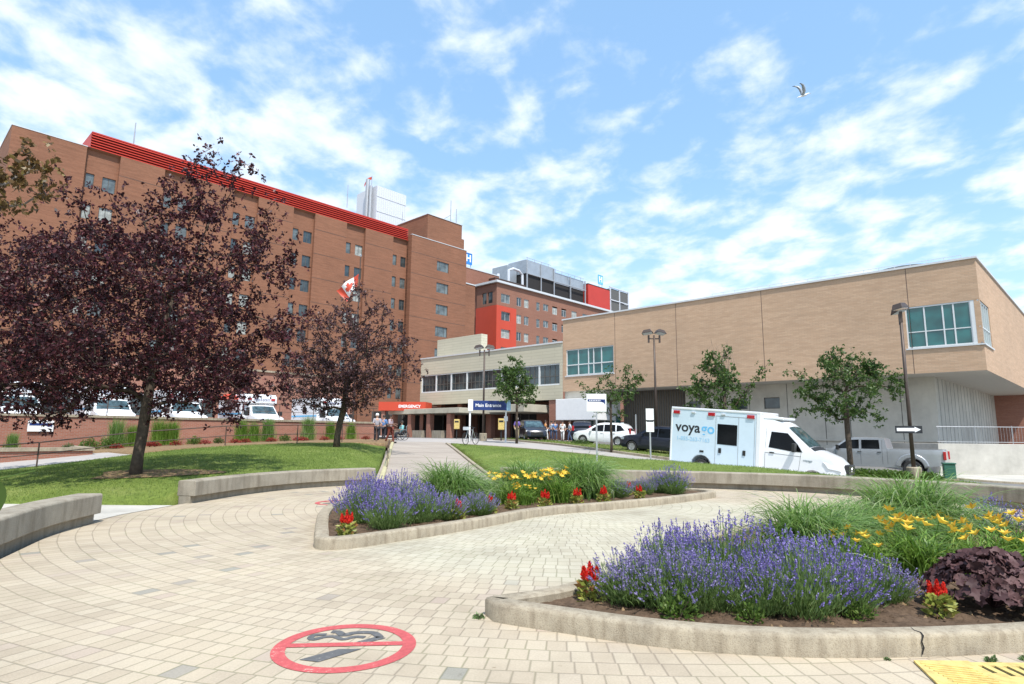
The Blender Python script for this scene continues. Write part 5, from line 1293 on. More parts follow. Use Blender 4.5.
# beige building
E_ = C_('long beige panel building with a ribbon of dark windows above the entrance', 'beige_building')
ya, yb = 33.06, 55.4
mb = MB()
mb.facade((0, 0, 0), Yv, X, ya, yb, 5.0, 10.62, [(33.45, 55.2, 6.45, 8.62)], .3); mb.add([(0, yb, 5), (14, yb, 5), (14, yb, 10.62), (0, yb, 10.62)], [(0, 1, 2, 3)])
mb.box(2.2, 3.2, 47.0, 55.0, 10.4, 13.3); mb.build('wall', M['beige'], E_)
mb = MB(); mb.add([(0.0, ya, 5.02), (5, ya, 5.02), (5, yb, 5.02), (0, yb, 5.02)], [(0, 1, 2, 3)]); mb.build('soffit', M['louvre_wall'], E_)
mb = MB(); mb.box(-.1, .3, ya, yb + .1, 10.62, 10.78); mb.box(-.05, 14, yb, yb + .12, 10.62, 10.76); mb.add([(.3, ya, 10.6), (14, ya, 10.6), (14, yb, 10.6), (.3, yb, 10.6)], [(0, 1, 2, 3)]); mb.build('coping', M['coping'], E_)
t = MB(); n_ = 8; st = (55.2 - 33.45) / n_
for i in range(n_ + 1): t.box(.06, .22, 33.45 + i * st - .09, 33.45 + i * st + .09, 6.47, 8.6)
t.box(.05, .23, 33.45, 55.2, 6.45, 6.6); t.box(.05, .23, 33.45, 55.2, 8.5, 8.62)
fr_ = t.build('ribbon_window', M['frame'], E_)
t = MB(); t.box(.16, .18, 33.45, 55.2, 6.5, 8.6); t.build('pane', M['glass'], fr_)
t = MB()
for i in range(n_):
    for k in (1, 2, 3): t.box(.12, .2, 33.45 + i * st + k * st / 4 - .03, 33.45 + i * st + k * st / 4 + .03, 6.6, 8.5)
t.box(.13, .19, 33.45, 55.2, 7.35, 7.41); t.build('mullion', M['frame_dark'], fr_)
rb = MB()
for i in range(n_ * 4):
    if rnd.random() < .4: rb.box(.185, .2, 33.45 + i * st / 4 + .05, 33.45 + (i + 1) * st / 4 - .05, 6.6, 8.5)
rb.build('blind', M['glass_blind'], fr_)
# ground floor: brick piers, dark doors, concrete canopy
mb = MB(); mb.facade((3.2, 0, 0), Yv, X, ya, 60, -.5, 5.0, [(34.5, 37.6, .9, 3.6), (39.2, 43.2, .9, 3.9), (46, 48.6, .9, 3.9), (50, 52.2, .9, 3.9), (54, 56, .9, 3.9)], .5)
for y, d in ((33.3, 1.7), (44.2, .8), (49.1, .7), (52.8, .7), (58, .7)): mb.box(1.2, 1.9, y, y + d, -.5, 5.0)
mb.box(.1, 3.2, 33.07, 34.9, -.5, 4.98)
mb.build('ground_floor_wall', M['brick_dark'], E_)
mb = MB(); mb.box(3.75, 3.8, 34, 58, -.5, 5.0); mb.build('dark_doorway', M['dark'], E_)
mb = MB()
for y in (34.5, 35.9, 37.5, 39.2, 40.5, 41.8, 43.1, 46, 47.3, 48.5, 50, 51.1, 52.1): mb.box(3.45, 3.52, y, y + .08, .9, 3.9)
mb.split('door_frame', M['frame_dark'], E_)
mb = MB(); mb.box(-3.2, 2.8, 35.3, 40.4, 3.75, 4.5); mb.box(-4.2, 2.6, 43.5, 56.0, 3.75, 4.3); mb.split('canopy', M['beige_plain'], E_, bevel=.03)
mb = MB()
for y in (45.2, 48.6, 52.0, 55.3): mb.box(-3.9, -3.3, y, y + .6, -.5, 3.7)
mb.split('pier', M['brick_dark'], E_)
mb = MB()
for y in (46.4, 49.8, 53.2): mb.box(-4.1, -3.3, y, y + 1.6, .8, 1.9)
mb.split('planter', M['concrete'], E_)

# red emergency canopy left of the beige building
t = empty('red_canopy', (-10.2, 70, 0), R(-8), 'red canopy sign with white lettering over the entrance left of the beige building', 'canopy')
mb = MB(); mb.box(-5.2, .4, -.2, 2.5, 4.15, 5.15); mb.build('fascia', M['red2'], t)
text_obj('lettering', 'EMERGENCY', .46, M['text_white'], t, (-1.5, -.21, 4.62), (R(90), 0, 0), .01, .01)
mb = MB(); mb.box(-4.9, -4.5, 0, .4, .8, 4.15); mb.box(-.3, .1, 0, .4, .8, 4.15); mb.split('pier', M['brick_dark'], t)
t = empty('entrance_lobby', (-10.2, 74, 0), R(-8), 'dark glazed lobby under the red canopy', 'lobby')
mb = MB(); mb.box(-7, 2, 0, 3, .8, 4.2); mb.build('glazing', M['dark'], t); mb = MB()
for i in range(8): mb.box(-7 + i * 1.28, -6.9 + i * 1.28, -.06, 0, .8, 4.2)
mb.split('mullion', M['frame_dark'], t)

# ---- brick retaining wall with coping, rail and white sign
P0 = (-9.8, 45.0); D_ = Vector((-.683, -.73, 0))
t = empty('retaining_wall', (P0[0], P0[1], 0), R(90 - 43.1 + 180), 'long brick retaining wall with a pale coping below the parked ambulances', 'wall')
mb = MB(); mb.box(0, 60, -.4, 0, -.8, 2.25); mb.build('brickwork', M['brick_dark'], t)
mb = MB(); mb.box(-.05, 60, -.46, .06, 2.25, 2.38); mb.build('coping', M['kerb'], t)
rl = empty('guard_rail', (P0[0], P0[1], 2.38), R(90 - 43.1 + 180), 'dark metal rail on top of the brick retaining wall', 'railing')
mb = MB()
for i in range(25): mb.tube([(.3 + i * 2.4, -.2, 0), (.3 + i * 2.4, -.2, 1.0)], .025, 5)
mb.split('post', M['rail'], rl); mb = MB(); mb.tube([(0, -.2, 1.0), (60, -.2, 1.0)], .025, 5); mb.tube([(0, -.2, .5), (60, -.2, .5)], .015, 5); mb.split('rail', M['rail'], rl)
# low planter wall
t = empty('planter_wall', (-19, 28.0, 0), R(90 - 43.1 + 180), 'low brick planter wall with a pale stone cap at the left', 'planter wall')
mb = MB(); mb.box(0, 12, -.35, 0, -.6, .68); mb.box(0, .35, -4, -.36, -.6, .68); mb.build('brickwork', M['brick_dark'], t); mb = MB(); mb.box(-.06, 12, -.42, .07, .68, .83); mb.box(-.06, .42, -4, -.43, .68, .83); mb.build('cap', M['kerb'], t)
# handrail along the footway
hp = [(-17.9, 21.5), (-17.0, 25.2), (-15.2, 27.0), (-12.7, 28.9), (-10.3, 31.2), (-8.7, 33.6), (-7.4, 36.2)]
hp = [( -19.5, 20.5), (-18.1, 23.6), (-16.1, 26.4), (-13.3, 28.6), (-10.8, 31.0), (-9.2, 33.4), (-8.0, 36.4)]
t = empty('handrail', (hp[0][0], hp[0][1], 0), 0, 'dark brown handrail on posts along the footway behind the left lawn', 'railing')
pp = [Vector((x - hp[0][0], y - hp[0][1], G(x, y))) for x, y in hp]
for p in pp:
    mb = MB(); mb.tube([p - Vector((0, 0, .1)), p + Vector((0, 0, .95))], .028, 6); mb.build('post', M['rail'], t)
mb = MB(); mb.tube([p + Vector((0, 0, .95)) for p in pp], .024, 6); mb.build('top_rail', M['rail'], t); mb = MB(); mb.tube([p + Vector((0, 0, .5)) for p in pp], .018, 6); mb.build('lower_rail', M['rail'], t)
# second short handrail beside the path
for (x, y, y2, lb) in ((-5.35, 27, 24.5, 'thin handrail at the left edge of the paved path'),):
    t = empty('handrail', (x, y, float(pz(y))), 0, lb, 'railing'); a = [Vector((.18 * i, -i * 1.0, float(pz(y - i)) - float(pz(y)))) for i in range(4)]
    for p in a[::3]: mb = MB(); mb.tube([p, p + Vector((0, 0, .9))], .018, 5); mb.build('post', M['rail'], t)
    mb = MB(); mb.tube([p + Vector((0, 0, .9)) for p in a], .018, 5); mb.build('top_rail', M['rail'], t)

# ---- concrete wall and rail at the right
t = empty('concrete_wall', (24.75, 35.6, 0), R(-2), 'pale low concrete wall at the right under the white railing', 'wall')
mb = MB(); mb.box(0, 22, 0, .35, -2, 1.28); mb.box(0, .35, .35, 5.5, -2, 1.28); mb.build('panel', M['slab'], t, bevel=.02)
rl = empty('white_railing', (24.75, 35.6, 1.28), R(-2), 'thin pale metal railing on the concrete wall at the right', 'railing')
mb = MB(); 
for i in range(80): mb.tube([(.2 + i * .17, .18, .1), (.2 + i * .17, .18, .98)], .006, 4)
mb.build('baluster', M['galv'], rl)['kind'] = 'stuff'
mb = MB(); mb.tube([(0.1, .18, .98), (13, .18, .98)], .018, 5); mb.tube([(.1, .18, .1), (13, .18, .1)], .014, 5); mb.split('rail', M['galv'], rl)
mb = MB()
for i in range(7): mb.tube([(.2 + i * 2.1, .18, 0), (.2 + i * 2.1, .18, 1.05)], .022, 5)
mb.split('post', M['galv'], rl)
# ------------------------------------------------------------------ vehicles
def arch(cx, r, z0, cz, n=9):
    a0 = math.asin(max(-1, min(1, (z0 - cz) / r)))
    return [(cx + r * math.cos(a), cz + r * math.sin(a)) for a in np.linspace(a0, math.pi - a0, n)]
class Car:
    def __init__(s, outline, Wd, belt, tumble, x0, x1, nose=.16, bulge=.10, crown=.03):
        s.o = outline; s.W = Wd; s.b = belt; s.t = tumble; s.x0 = x0; s.x1 = x1; s.nose = nose; s.bulge = bulge; s.crown = crown
    def y(s, x, z):
        w_ = s.W - s.t * max(0, z - s.b) ** 1.1
        e = .55
        for d in (x - s.x0, s.x1 - x):
            if d < e: w_ -= s.nose * ((e - d) / e) ** 2
        if z < .42: w_ -= .06 * (.42 - z) / .2
        return w_
    def P(s, x, z, k):   # k in -1..1 across
        q = 1 - k * k; xx = x
        if s.x1 - x < .9: xx += s.bulge * q * (1 - (s.x1 - x) / .9)
        if x - s.x0 < .5: xx -= s.bulge * .5 * q * (1 - (x - s.x0) / .5)
        return (xx, k * s.y(x, z), z + (s.crown * q if z > s.b else 0))
    def side(s, mb, poly, off=0., grid=.16, m=0, sides=(-1, 1)):
        out = []
        for i in range(len(poly)):
            a = np.array(poly[i]); b = np.array(poly[(i + 1) % len(poly)]); k = max(1, int(np.linalg.norm(b - a) / .2))
            for j in range(k): out.append(tuple(a + (b - a) * j / k))
        gx, gz = np.meshgrid(np.arange(min(p[0] for p in out) + .05, max(p[0] for p in out), grid), np.arange(min(p[1] for p in out) + .05, max(p[1] for p in out), grid)); ok = in_poly(gx, gz, out)
        pts = [Vector(p) for p in out] + [Vector((float(a), float(b))) for a, b in zip(gx[ok], gz[ok])]
        v, e, f, *_ = geometry.delaunay_2d_cdt(pts, [(i, (i + 1) % len(out)) for i in range(len(out))], [], 1, 1e-5)
        for sg in sides: mb.add([(p[0], sg * (s.y(p[0], p[1]) + off), p[1]) for p in v], [tuple(q) for q in f], m)
        return out
    def body(s, parent, mat, name='body'):
        mb = MB(); out = s.side(mb, s.o); K = [-1, -.8, -.4, 0, .4, .8, 1]
        n = len(out); v = []
        for p in out: v += [s.P(p[0], p[1], k) for k in K]
        mb.add(v, [(i * 7 + j, i * 7 + j + 1, ((i + 1) % n) * 7 + j + 1, ((i + 1) % n) * 7 + j) for i in range(n) for j in range(6)])
        me = mb.mesh(name, mat)
        bm = bmesh.new(); bm.from_mesh(me); bmesh.ops.remove_doubles(bm, verts=bm.verts, dist=.002); bmesh.ops.recalc_face_normals(bm, faces=bm.faces); bm.to_mesh(me); bm.free()
        me.polygons.foreach_set('use_smooth', [True] * len(me.polygons)); me.set_sharp_from_angle(angle=R(32))
        return link(name, me, parent)
    def glass_side(s, parent, poly, mat, name='side_window', sides=(-1, 1)):
        for sg in sides:
            mb = MB(); s.side(mb, poly, .008, .3, 0, (sg,)); mb.build(name, mat, parent, smooth=True)
    def panel(s, parent, pts, kmax, mat, name, off=.012):
        mb = MB(); v = []; K = np.linspace(-kmax, kmax, 9)
        for i, (x, z) in enumerate(pts):
            a = pts[max(i - 1, 0)]; b = pts[min(i + 1, len(pts) - 1)]; d = Vector((b[0] - a[0], b[1] - a[1])).normalized(); nn = (-d.y, d.x)
            if nn[1] < 0 : nn = (d.y, -d.x)
            for k in K:
                p = s.P(x, z, k); v.append((p[0] + nn[0] * off, p[1], p[2] + nn[1] * off))
        mb.add(v, [(i * 9 + j, i * 9 + j + 1, (i + 1) * 9 + j + 1, (i + 1) * 9 + j) for i in range(len(pts) - 1) for j in range(8)])
        return mb.build(name, mat, parent, smooth=True)
def wheel(parent, x, y, r, w_=.24, sg=1):
    mb = MB(); h = w_ / 2; mb.lathe([(r * .62, -h), (r * .9, -h), (r, -h * .6), (r, h * .6), (r * .9, h), (r * .62, h)], 22, 'y'); o = mb.build('wheel', M['rubber'], parent, angle=40); o.location = (x, y, r)
    mb = MB(); mb.lathe([(.0, sg * h * .55), (r * .18, sg * h * .6), (r * .2, sg * h * .4), (r * .58, sg * h * .45), (r * .63, sg * h * .9), (r * .66, sg * h * .9)], 22, 'y')
    for k in range(6):
        a = k * math.pi / 3; mb.obox((math.cos(a) * r * .38, sg * h * .62, math.sin(a) * r * .38), (math.cos(a) * r * .22, 0, math.sin(a) * r * .22), (0, h * .1, 0), (-math.sin(a) * r * .06, 0, math.cos(a) * r * .06))
    mb.build('rim', M['rim'], o, angle=40); mb = MB(); mb.lathe([(0, sg * h * .3), (r * .6, sg * h * .3)], 20, 'y'); mb.build('brake', M['black'], o)
    return o
def mirror_(parent, x, y, z, m='black', s=1):
    for sg in (-1, 1):
        mb = MB(); mb.obox((x, sg * (y + .12 * s), z), (.06, 0, 0), (0, .09 * s, 0), (0, 0, .1 * s)); mb.obox((x, sg * y, z - .05), (.03, 0, 0), (0, .06, 0), (0, 0, .02)); mb.build('wing_mirror', M[m], parent, bevel=.02)
def handles(parent, car, xs, z, m='black'):
    for x in xs:
        for sg in (-1, 1):
            mb = MB(); mb.obox((x, sg * (car.y(x, z) + .015), z), (.09, 0, 0), (0, .015, 0), (0, 0, .018)); mb.build('door_handle', M[m], parent)
def seams(parent, car, lines):
    mb = MB()
    for (x0_, z0_, x1_, z1_) in lines:
        for sg in (-1, 1): mb.tube([(x0_ + (x1_ - x0_) * t, sg * (car.y(x0_ + (x1_ - x0_) * t, z0_ + (z1_ - z0_) * t) + .001), z0_ + (z1_ - z0_) * t) for t in np.linspace(0, 1, 6)], .006, 4)
    mb.build('door_seam', M['black'], parent)

def make_suv(paint, label, name='parked_suv'):
    t = empty(name, label=label, cat='car')
    o = [(.06, .38), (.0, .62), (.02, .92), (.10, 1.02), (.42, 1.48), (.62, 1.62), (1.2, 1.675), (2.1, 1.66), (2.55, 1.58), (3.42, 1.06), (4.05, .97), (4.38, .83), (4.5, .62), (4.49, .36), (4.25, .25)]
    o += arch(3.65, .385, .25, .34) + arch(.92, .385, .25, .34) + [(.3, .3)]
    c = Car(o, .92, .95, .30, 0, 4.5); c.body(t, M[paint])
    c.glass_side(t, [(2.05, 1.02), (3.1, 1.02), (3.05, 1.12), (2.5, 1.46), (2.05, 1.52)], M['glass_car']); c.glass_side(t, [(1.1, 1.04), (1.98, 1.02), (1.98, 1.53), (1.15, 1.55)], M['glass_car']); c.glass_side(t, [(.4, 1.15), (1.02, 1.05), (1.05, 1.52), (.75, 1.5)], M['glass_car'])
    c.panel(t, [(3.36, 1.09), (2.62, 1.55)], .86, M['glass_wind'], 'windscreen'); c.panel(t, [(.50, 1.53), (.16, 1.12)], .84, M['glass_car'], 'rear_window')
    for x, y_ in ((3.65, .8), (.92, .8)):
        for sg in (-1, 1): wheel(t, x, sg * y_, .34, .22, sg)
    for sg in (-1, 1):
        mb = MB(); mb.obox((.04, sg * .72, 1.12), (.05, 0, 0), (0, .09, 0), (0, 0, .2)); mb.build('tail_light', M['red_lens'], t, bevel=.02)
        mb = MB(); mb.obox((4.26, sg * .79, .78), (.13, 0, 0), (0, .1, 0), (0, 0, .07)); mb.build('headlight', M['clear_lens'], t, bevel=.02)
    mb = MB(); mb.box(4.5, 4.6, -.5, .5, .45, .72); mb.build('grille', M['black'], t, bevel=.02); mb = MB(); mb.box(-.04, .1, -.62, .62, .34, .5); mb.build('rear_bumper', M['black'], t, bevel=.03)
    mb = MB(); mb.box(-.065, -.04, -.22, .22, .75, .88); mb.build('plate', M['white'], t)
    mirror_(t, 3.0, .84, 1.08, paint); handles(t, c, (2.15, 1.2), .92, paint); seams(t, c, [(2.02, .35, 2.02, 1.55), (3.12, .5, 3.1, 1.0), (1.3, .75, 1.06, 1.1)])
    return t
def put_vehicle(t, px, Y, az_dir, L_, pitch=0, dz=0, roll=0):
    """centre of the vehicle seen in that column at depth Y, nose pointing to compass az_dir"""
    cx = PX(px, Y); d = Vector((math.sin(R(az_dir)), math.cos(R(az_dir)))); zc = G(cx, Y)
    zf = G(cx + d.x * L_ / 2, Y + d.y * L_ / 2); zr_ = G(cx - d.x * L_ / 2, Y - d.y * L_ / 2)
    pit = math.atan2(zr_ - zf, L_) if pitch is None else R(pitch)
    t.location = (cx - d.x * L_ / 2, Y - d.y * L_ / 2, (zr_ if pitch is None else zc) + dz); t.rotation_euler = (0, pit, math.atan2(d.y, d.x)); return t
put_vehicle(make_suv('car_white', 'white SUV parked at the entrance behind the sparse tree'), 605, 46.5, -62, 4.5, None, .02)
put_vehicle(make_suv('car_dark', 'dark navy SUV half hidden behind the rear of the white ambulance'), 659, 37.5, -55, 4.5, None, .02)
put_vehicle(make_suv('car_dark', 'dark blue car facing us in front of the entrance, left of the standing people'), 533, 52, 172, 4.5, None, .05)
put_vehicle(make_suv('car_dark', 'black SUV in the shade of the white canopy behind the white SUV'), 584, 54, 10, 4.5, None, .05)

# silver crew cab pickup
t = empty('pickup_truck', label='silver four door pickup truck parked along the tan building, partly behind a tree', cat='pickup truck')
o = [(.02, .62), (.0, .9), (.02, 1.3), (.06, 1.36), (2.36, 1.36), (2.4, 1.40), (2.5, 1.86), (2.75, 1.93), (3.9, 1.94), (4.25, 1.86), (4.95, 1.36), (5.95, 1.26), (6.3, 1.1), (6.42, .85), (6.42, .5), (6.2, .42)]
o += arch(5.45, .5, .45, .44) + [(4.8, .45)] + arch(1.35, .5, .45, .44) + [(.5, .55)]
c = Car(o, .98, 1.3, .22, 0, 6.42, .1, .08); c.body(t, M['car_silver'])
c.glass_side(t, [(2.72, 1.36), (3.55, 1.36), (3.55, 1.82), (2.75, 1.82)], M['glass_car']); c.glass_side(t, [(3.66, 1.36), (4.78, 1.36), (4.2, 1.8), (3.66, 1.83)], M['glass_car'])
c.panel(t, [(4.9, 1.39), (4.3, 1.82)], .86, M['glass_wind'], 'windscreen'); c.panel(t, [(2.53, 1.82), (2.44, 1.45)], .8, M['glass_car'], 'rear_window')
mb = MB(); mb.box(.12, 2.3, -.82, .82, 1.362, 1.375); mb.build('bed_cover', M['black'], t)
for x, y_ in ((5.45, .85), (1.35, .95)):
    for sg in (-1, 1): wheel(t, x, sg * y_, .42, .26 if x > 3 else .36, sg)
for sg in (-1, 1):   # flared rear fender
    mb = MB(); pr = [(1.35 + .72 * math.cos(a), .44 + .72 * math.sin(a)) for a in np.linspace(.15, math.pi - .15, 12)] + [(1.35 + .5 * math.cos(a), .44 + .5 * math.sin(a)) for a in np.linspace(math.pi - .1, .1, 12)]
    mb.prism_y(pr, sg * .9, sg * 1.14); mb.build('rear_fender', M['car_silver'], t, bevel=.05, seg=3)
    mb = MB(); mb.obox((.0, sg * .9, 1.08), (.06, 0, 0), (0, .09, 0), (0, 0, .2)); mb.build('tail_light', M['red_lens'], t, bevel=.02)
    mb = MB(); mb.obox((6.22, sg * .86, .98), (.12, 0, 0), (0, .12, 0), (0, 0, .12)); mb.build('headlight', M['clear_lens'], t, bevel=.02)
mb = MB(); mb.box(-.2, .02, -.9, .9, .55, .72); mb.build('rear_bumper', M['chrome'], t, bevel=.03); mb = MB(); mb.box(6.44, 6.54, -.55, .55, .72, 1.1); mb.build('grille', M['black'], t, bevel=.02)
mirror_(t, 4.65, .98, 1.42, 'black', 1.3); handles(t, c, (3.65, 2.75), 1.2); seams(t, c, [(3.6, .55, 3.6, 1.85), (2.62, .6, 2.62, 1.8), (4.75, .5, 4.78, 1.35), (2.4, .6, 2.4, 1.36)])
d_ = (math.sin(R(-50)), math.cos(R(-50)))
t.scale = (1.03,) * 3; t.location = (22.3, 31.5, G(22, 32) + .06); t.rotation_euler = (0, 0, math.atan2(d_[1], d_[0]))

# white ambulance with the lettering on its side
t = empty('ambulance', (7.75, 27.85, -.02), R(-34), 'white ambulance with a large box body and side lettering, behind the right lawn', 'ambulance'); t.rotation_euler = (0, R(4.6), R(-41)); t.location = (7.62, 27.8, .06); t.scale = (.97,) * 3
mb = MB(); o = [(0, .45), (0, 2.86), (3.88, 2.86), (3.88, .45)]
o = [(0, .48), (0, 2.86), (3.9, 2.86), (3.9, .45)] + [(2.2, .45)] + arch(1.45, .46, .45, .42) + [(.6, .45)]
mb.prism_y(o, -1.1, 1.1); mb.build('box_body', M['van_side'], t, bevel=.03)
mb = MB(); mb.box(-.01, 3.95, -1.12, 1.12, 2.80, 2.90); mb.box(3.78, 3.96, -1.118, 1.118, .5, 2.80); mb.box(-.02, .06, -1.118, 1.118, .48, 2.80); mb.build('corner_trim', M['car_white'], t, bevel=.02)
co = [(3.9, .40), (3.9, 2.62), (4.3, 2.64), (4.75, 2.5), (4.92, 2.36), (5.78, 1.62), (5.95, 1.50), (6.55, 1.28), (6.82, 1.05), (6.92, .78), (6.92, .42), (6.7, .32)] + arch(5.95, .43, .36, .36) + [(4.6, .34)]
c = Car(co, 1.0, 1.3, .16, 3.2, 6.92, .16, .1, .05); c.body(t, M['car_white'], 'cab')
c.glass_side(t, [(4.25, 1.5), (5.1, 1.42), (5.55, 1.42), (5.35, 1.72), (4.95, 2.12), (4.32, 2.14)], M['glass_car']); c.panel(t, [(5.79, 1.635), (4.96, 2.34)], .93, M['glass_wind'], 'windscreen'); c.panel(t, [(5.98, 1.5), (5.82, 1.61)], .9, M['black'], 'cowl', .006)
seams(t, c, [(4.12, .5, 4.12, 2.3), (5.42, .7, 5.5, 1.4), (4.12, 1.28, 5.5, 1.25), (4.12, .62, 5.4, .6)])
for sg in (-1, 1):
    wheel(t, 5.95, sg * .9, .36, .24, sg); wheel(t, 1.45, sg * .92, .36, .3, sg)
    mb = MB(); mb.obox((6.6, sg * .90, .98), (.22, sg * -.06, -.03), (0, .085, 0), (-.10, 0, .13)); mb.build('headlight', M['clear_lens'], t, bevel=.03)
    mb = MB(); mb.box(-.015, .0, sg * .9 - .08, sg * .9 + .08, 1.1, 1.5); mb.build('tail_light', M['red_lens'], t)
mb = MB(); mb.box(6.92, 7.09, -.46, .46, .70, 1.08); gr_ = mb.build('grille', M['black'], t, bevel=.03); mb = MB()
for z in (.80, .90, 1.0): mb.box(7.085, 7.105, -.44, .44, z - .012, z + .012)
mb.lathe([(0, 7.12), (.09, 7.12), (.1, 7.09)], 14, 'x', (0, 0, .9)); mb.build('grille_bar', M['chrome'], gr_)
mb = MB(); mb.box(6.85, 7.08, -.8, .8, .32, .6); mb.build('bumper', M['frame_dark'], t, bevel=.05)
mirror_(t, 5.3, 1.02, 1.58, 'black', 1.7)
mb = MB(); mb.obox((4.35, 0, 2.68), (.4, 0, 0), (0, .8, 0), (0, 0, .06)); mb.build('roof_unit', M['car_white'], t, bevel=.04)
mb = MB(); mb.box(2.15, 3.0, -1.108, -1.099, 1.42, 2.28); mb.build('side_window', M['glass_car'], t)
mb = MB(); 
for a in [(2.07, 2.07, .5, 2.62), (3.05, 3.05, .5, 2.62), (3.72, 3.72, .5, 2.62)]: mb.box(a[0] - .008, a[1] + .008, -1.106, -1.1, a[2], a[3])
mb.box(2.07, 3.72, -1.106, -1.1, 2.61, 2.63); mb.build('door_seam', M['galv'], t)
for x in (2.22, 3.25): mb = MB(); mb.box(x, x + .12, -1.13, -1.101, 1.05, 1.26); mb.build('door_handle', M['black'], t, bevel=.01)
mb = MB(); mb.box(4.3, 4.48, -1.03, -1.0, 1.28, 1.32); mb.build('door_handle', M['black'], t)
mb = MB(); mb.box(1.38, 1.56, -1.115, -1.1, 1.0, 1.08); mb.build('marker_light', M['black'], t)
for x, k in ((.1, 'red_lens'), (1.72, 'red_lens'), (3.4, 'red_lens'), (.95, 'clear_lens'), (2.3, 'clear_lens')):
    mb = MB(); mb.box(x, x + (.3 if k == 'red_lens' else .18), -1.15, -1.1, 2.60 if k == 'red_lens' else 2.66, 2.74); mb.build('warning_light', M[k], t, bevel=.01)
a = text_obj('lettering', 'voya', .62, M['text_black'], t, (.22, -1.104, 2.02), (R(90), 0, 0), .002, .012, 1.0, 'LEFT'); a2 = text_obj('lettering', 'go', .62, M['text_blue'], t, (1.42, -1.104, 2.02), (R(90), 0, 0), .002, .012, 1.0, 'LEFT')
text_obj('phone_number', '1-855-263-7163', .24, M['text_pale'], t, (1.05, -1.104, 1.52), (R(90), 0, 0), .002, .003)
text_obj('small_lettering', 'voyago', .12, M['text_grey'], t, (5.75, -1.0, 1.12), (R(90), 0, 0), .01, .002)

# parked white ambulances on the terrace, front towards us
def make_amb():
    t = empty('parked_ambulance', cat='ambulance')
    mb = MB(); o = [(0, .5), (0, 2.95), (4.35, 2.95), (4.6, 2.75), (4.6, 2.25), (4.1, 2.2), (4.1, .5), (2.1, .5)] + arch(1.4, .45, .5, .42) + [(.6, .5)]
    mb.prism_y(o, -1.15, 1.15); mb.build('box_body', M['car_white'], t, bevel=.05)
    co = [(4.1, .42), (4.1, 2.12), (4.6, 2.16), (4.78, 2.1), (5.25, 1.5), (5.35, 1.42), (6.1, 1.26), (6.28, 1.12), (6.32, .6), (6.2, .45)] + arch(5.4, .44, .45, .4) + [(4.5, .42)]
    c = Car(co, 1.0, 1.3, .2, 3.4, 6.32, .12, .08); c.body(t, M['car_white'], 'cab'); c.panel(t, [(5.24, 1.54), (4.84, 2.06)], .9, M['glass_wind'], 'windscreen'); c.glass_side(t, [(4.3, 1.42), (5.05, 1.42), (4.72, 2.0), (4.3, 2.0)], M['glass_car'])
    for sg in (-1, 1):
        wheel(t, 5.4, sg * .88, .38, .25, sg); wheel(t, 1.4, sg * .9, .38, .4, sg)
        mb = MB(); mb.box(6.36, 6.42, sg * .68 - .15, sg * .68 + .15, .82, 1.08); mb.build('headlight', M['clear_lens'], t, bevel=.02)
        mb = MB(); mb.box(4.55, 4.66, sg * .85 - .14, sg * .85 + .14, 2.5, 2.66); mb.build('warning_light', M['red_lens'], t, bevel=.02)
    mb = MB(); mb.box(6.36, 6.41, -.48, .48, .78, 1.12); gq = mb.build('grille', M['black'], t); mb = MB()
    for z in (.84, .92, 1.0, 1.07): mb.box(6.405, 6.43, -.46, .46, z - .012, z + .012)
    mb.build('grille_bar', M['chrome'], gq); mb = MB(); mb.box(6.34, 6.48, -.95, .95, .48, .7); mb.build('bumper', M['chrome'], t, bevel=.03)
    mirror_(t, 5.0, 1.05, 1.6, 'black', 1.6)
    o = text_obj('lettering', 'AMBULANCE', .2, M['blue'], t, (4.665, 0, 2.55), (R(90), 0, R(90)), .003, .002)
    mb = MB(); mb.box(.1, 4.0, -1.158, -1.15, 1.5, 1.62); mb.box(.1, 4.0, 1.15, 1.158, 1.5, 1.62); mb.build('stripe', M['text_blue'], t)
    mb = MB(); mb.box(1.9, 2.5, -1.158, -1.15, 1.75, 2.2); mb.build('side_window', M['glass_car'], t)
    return t
am = make_amb()
for k, (s, px, lb) in enumerate([(6.7, 275, 'white ambulance facing us between the two dark trees, grille and windscreen clear'), (11.8, 195, 'white ambulance partly hidden by the big tree trunk on its right'), (15.9, 120, 'white ambulance left of the big tree trunk'), (20.3, 35, 'white ambulance at the left edge above the brick wall with the white sign'), (.9, 350, 'white ambulance behind the second dark tree'), (3.6, 318, 'white ambulance left of the second dark tree trunk')]):
    nx_, ny_ = -10.97 - .73 * 1.4 - .683 * s, 46.1 + .683 * 1.4 - .73 * s
    if k == 5: continue
    place(am, k > 0, (nx_ - .73 * 6.3, ny_ + .683 * 6.3, 1.29), R(-43), lb, 1, 'white ambulances parked in a row on the terrace')
# red parasol among the ambulances
t = empty('red_awning', (PX(228, 44), 44, 1.3), 0, 'small red awning between the white ambulances', 'awning'); mb = MB(); mb.lathe([(1.25, 2.55), (1.2, 2.68), (.6, 2.9), (.02, 3.0)], 12); mb.build('canopy', M['red2'], t); mb = MB(); mb.tube([(0, 0, 0), (0, 0, 2.9)], .03, 6); mb.build('pole', M['galv'], t)

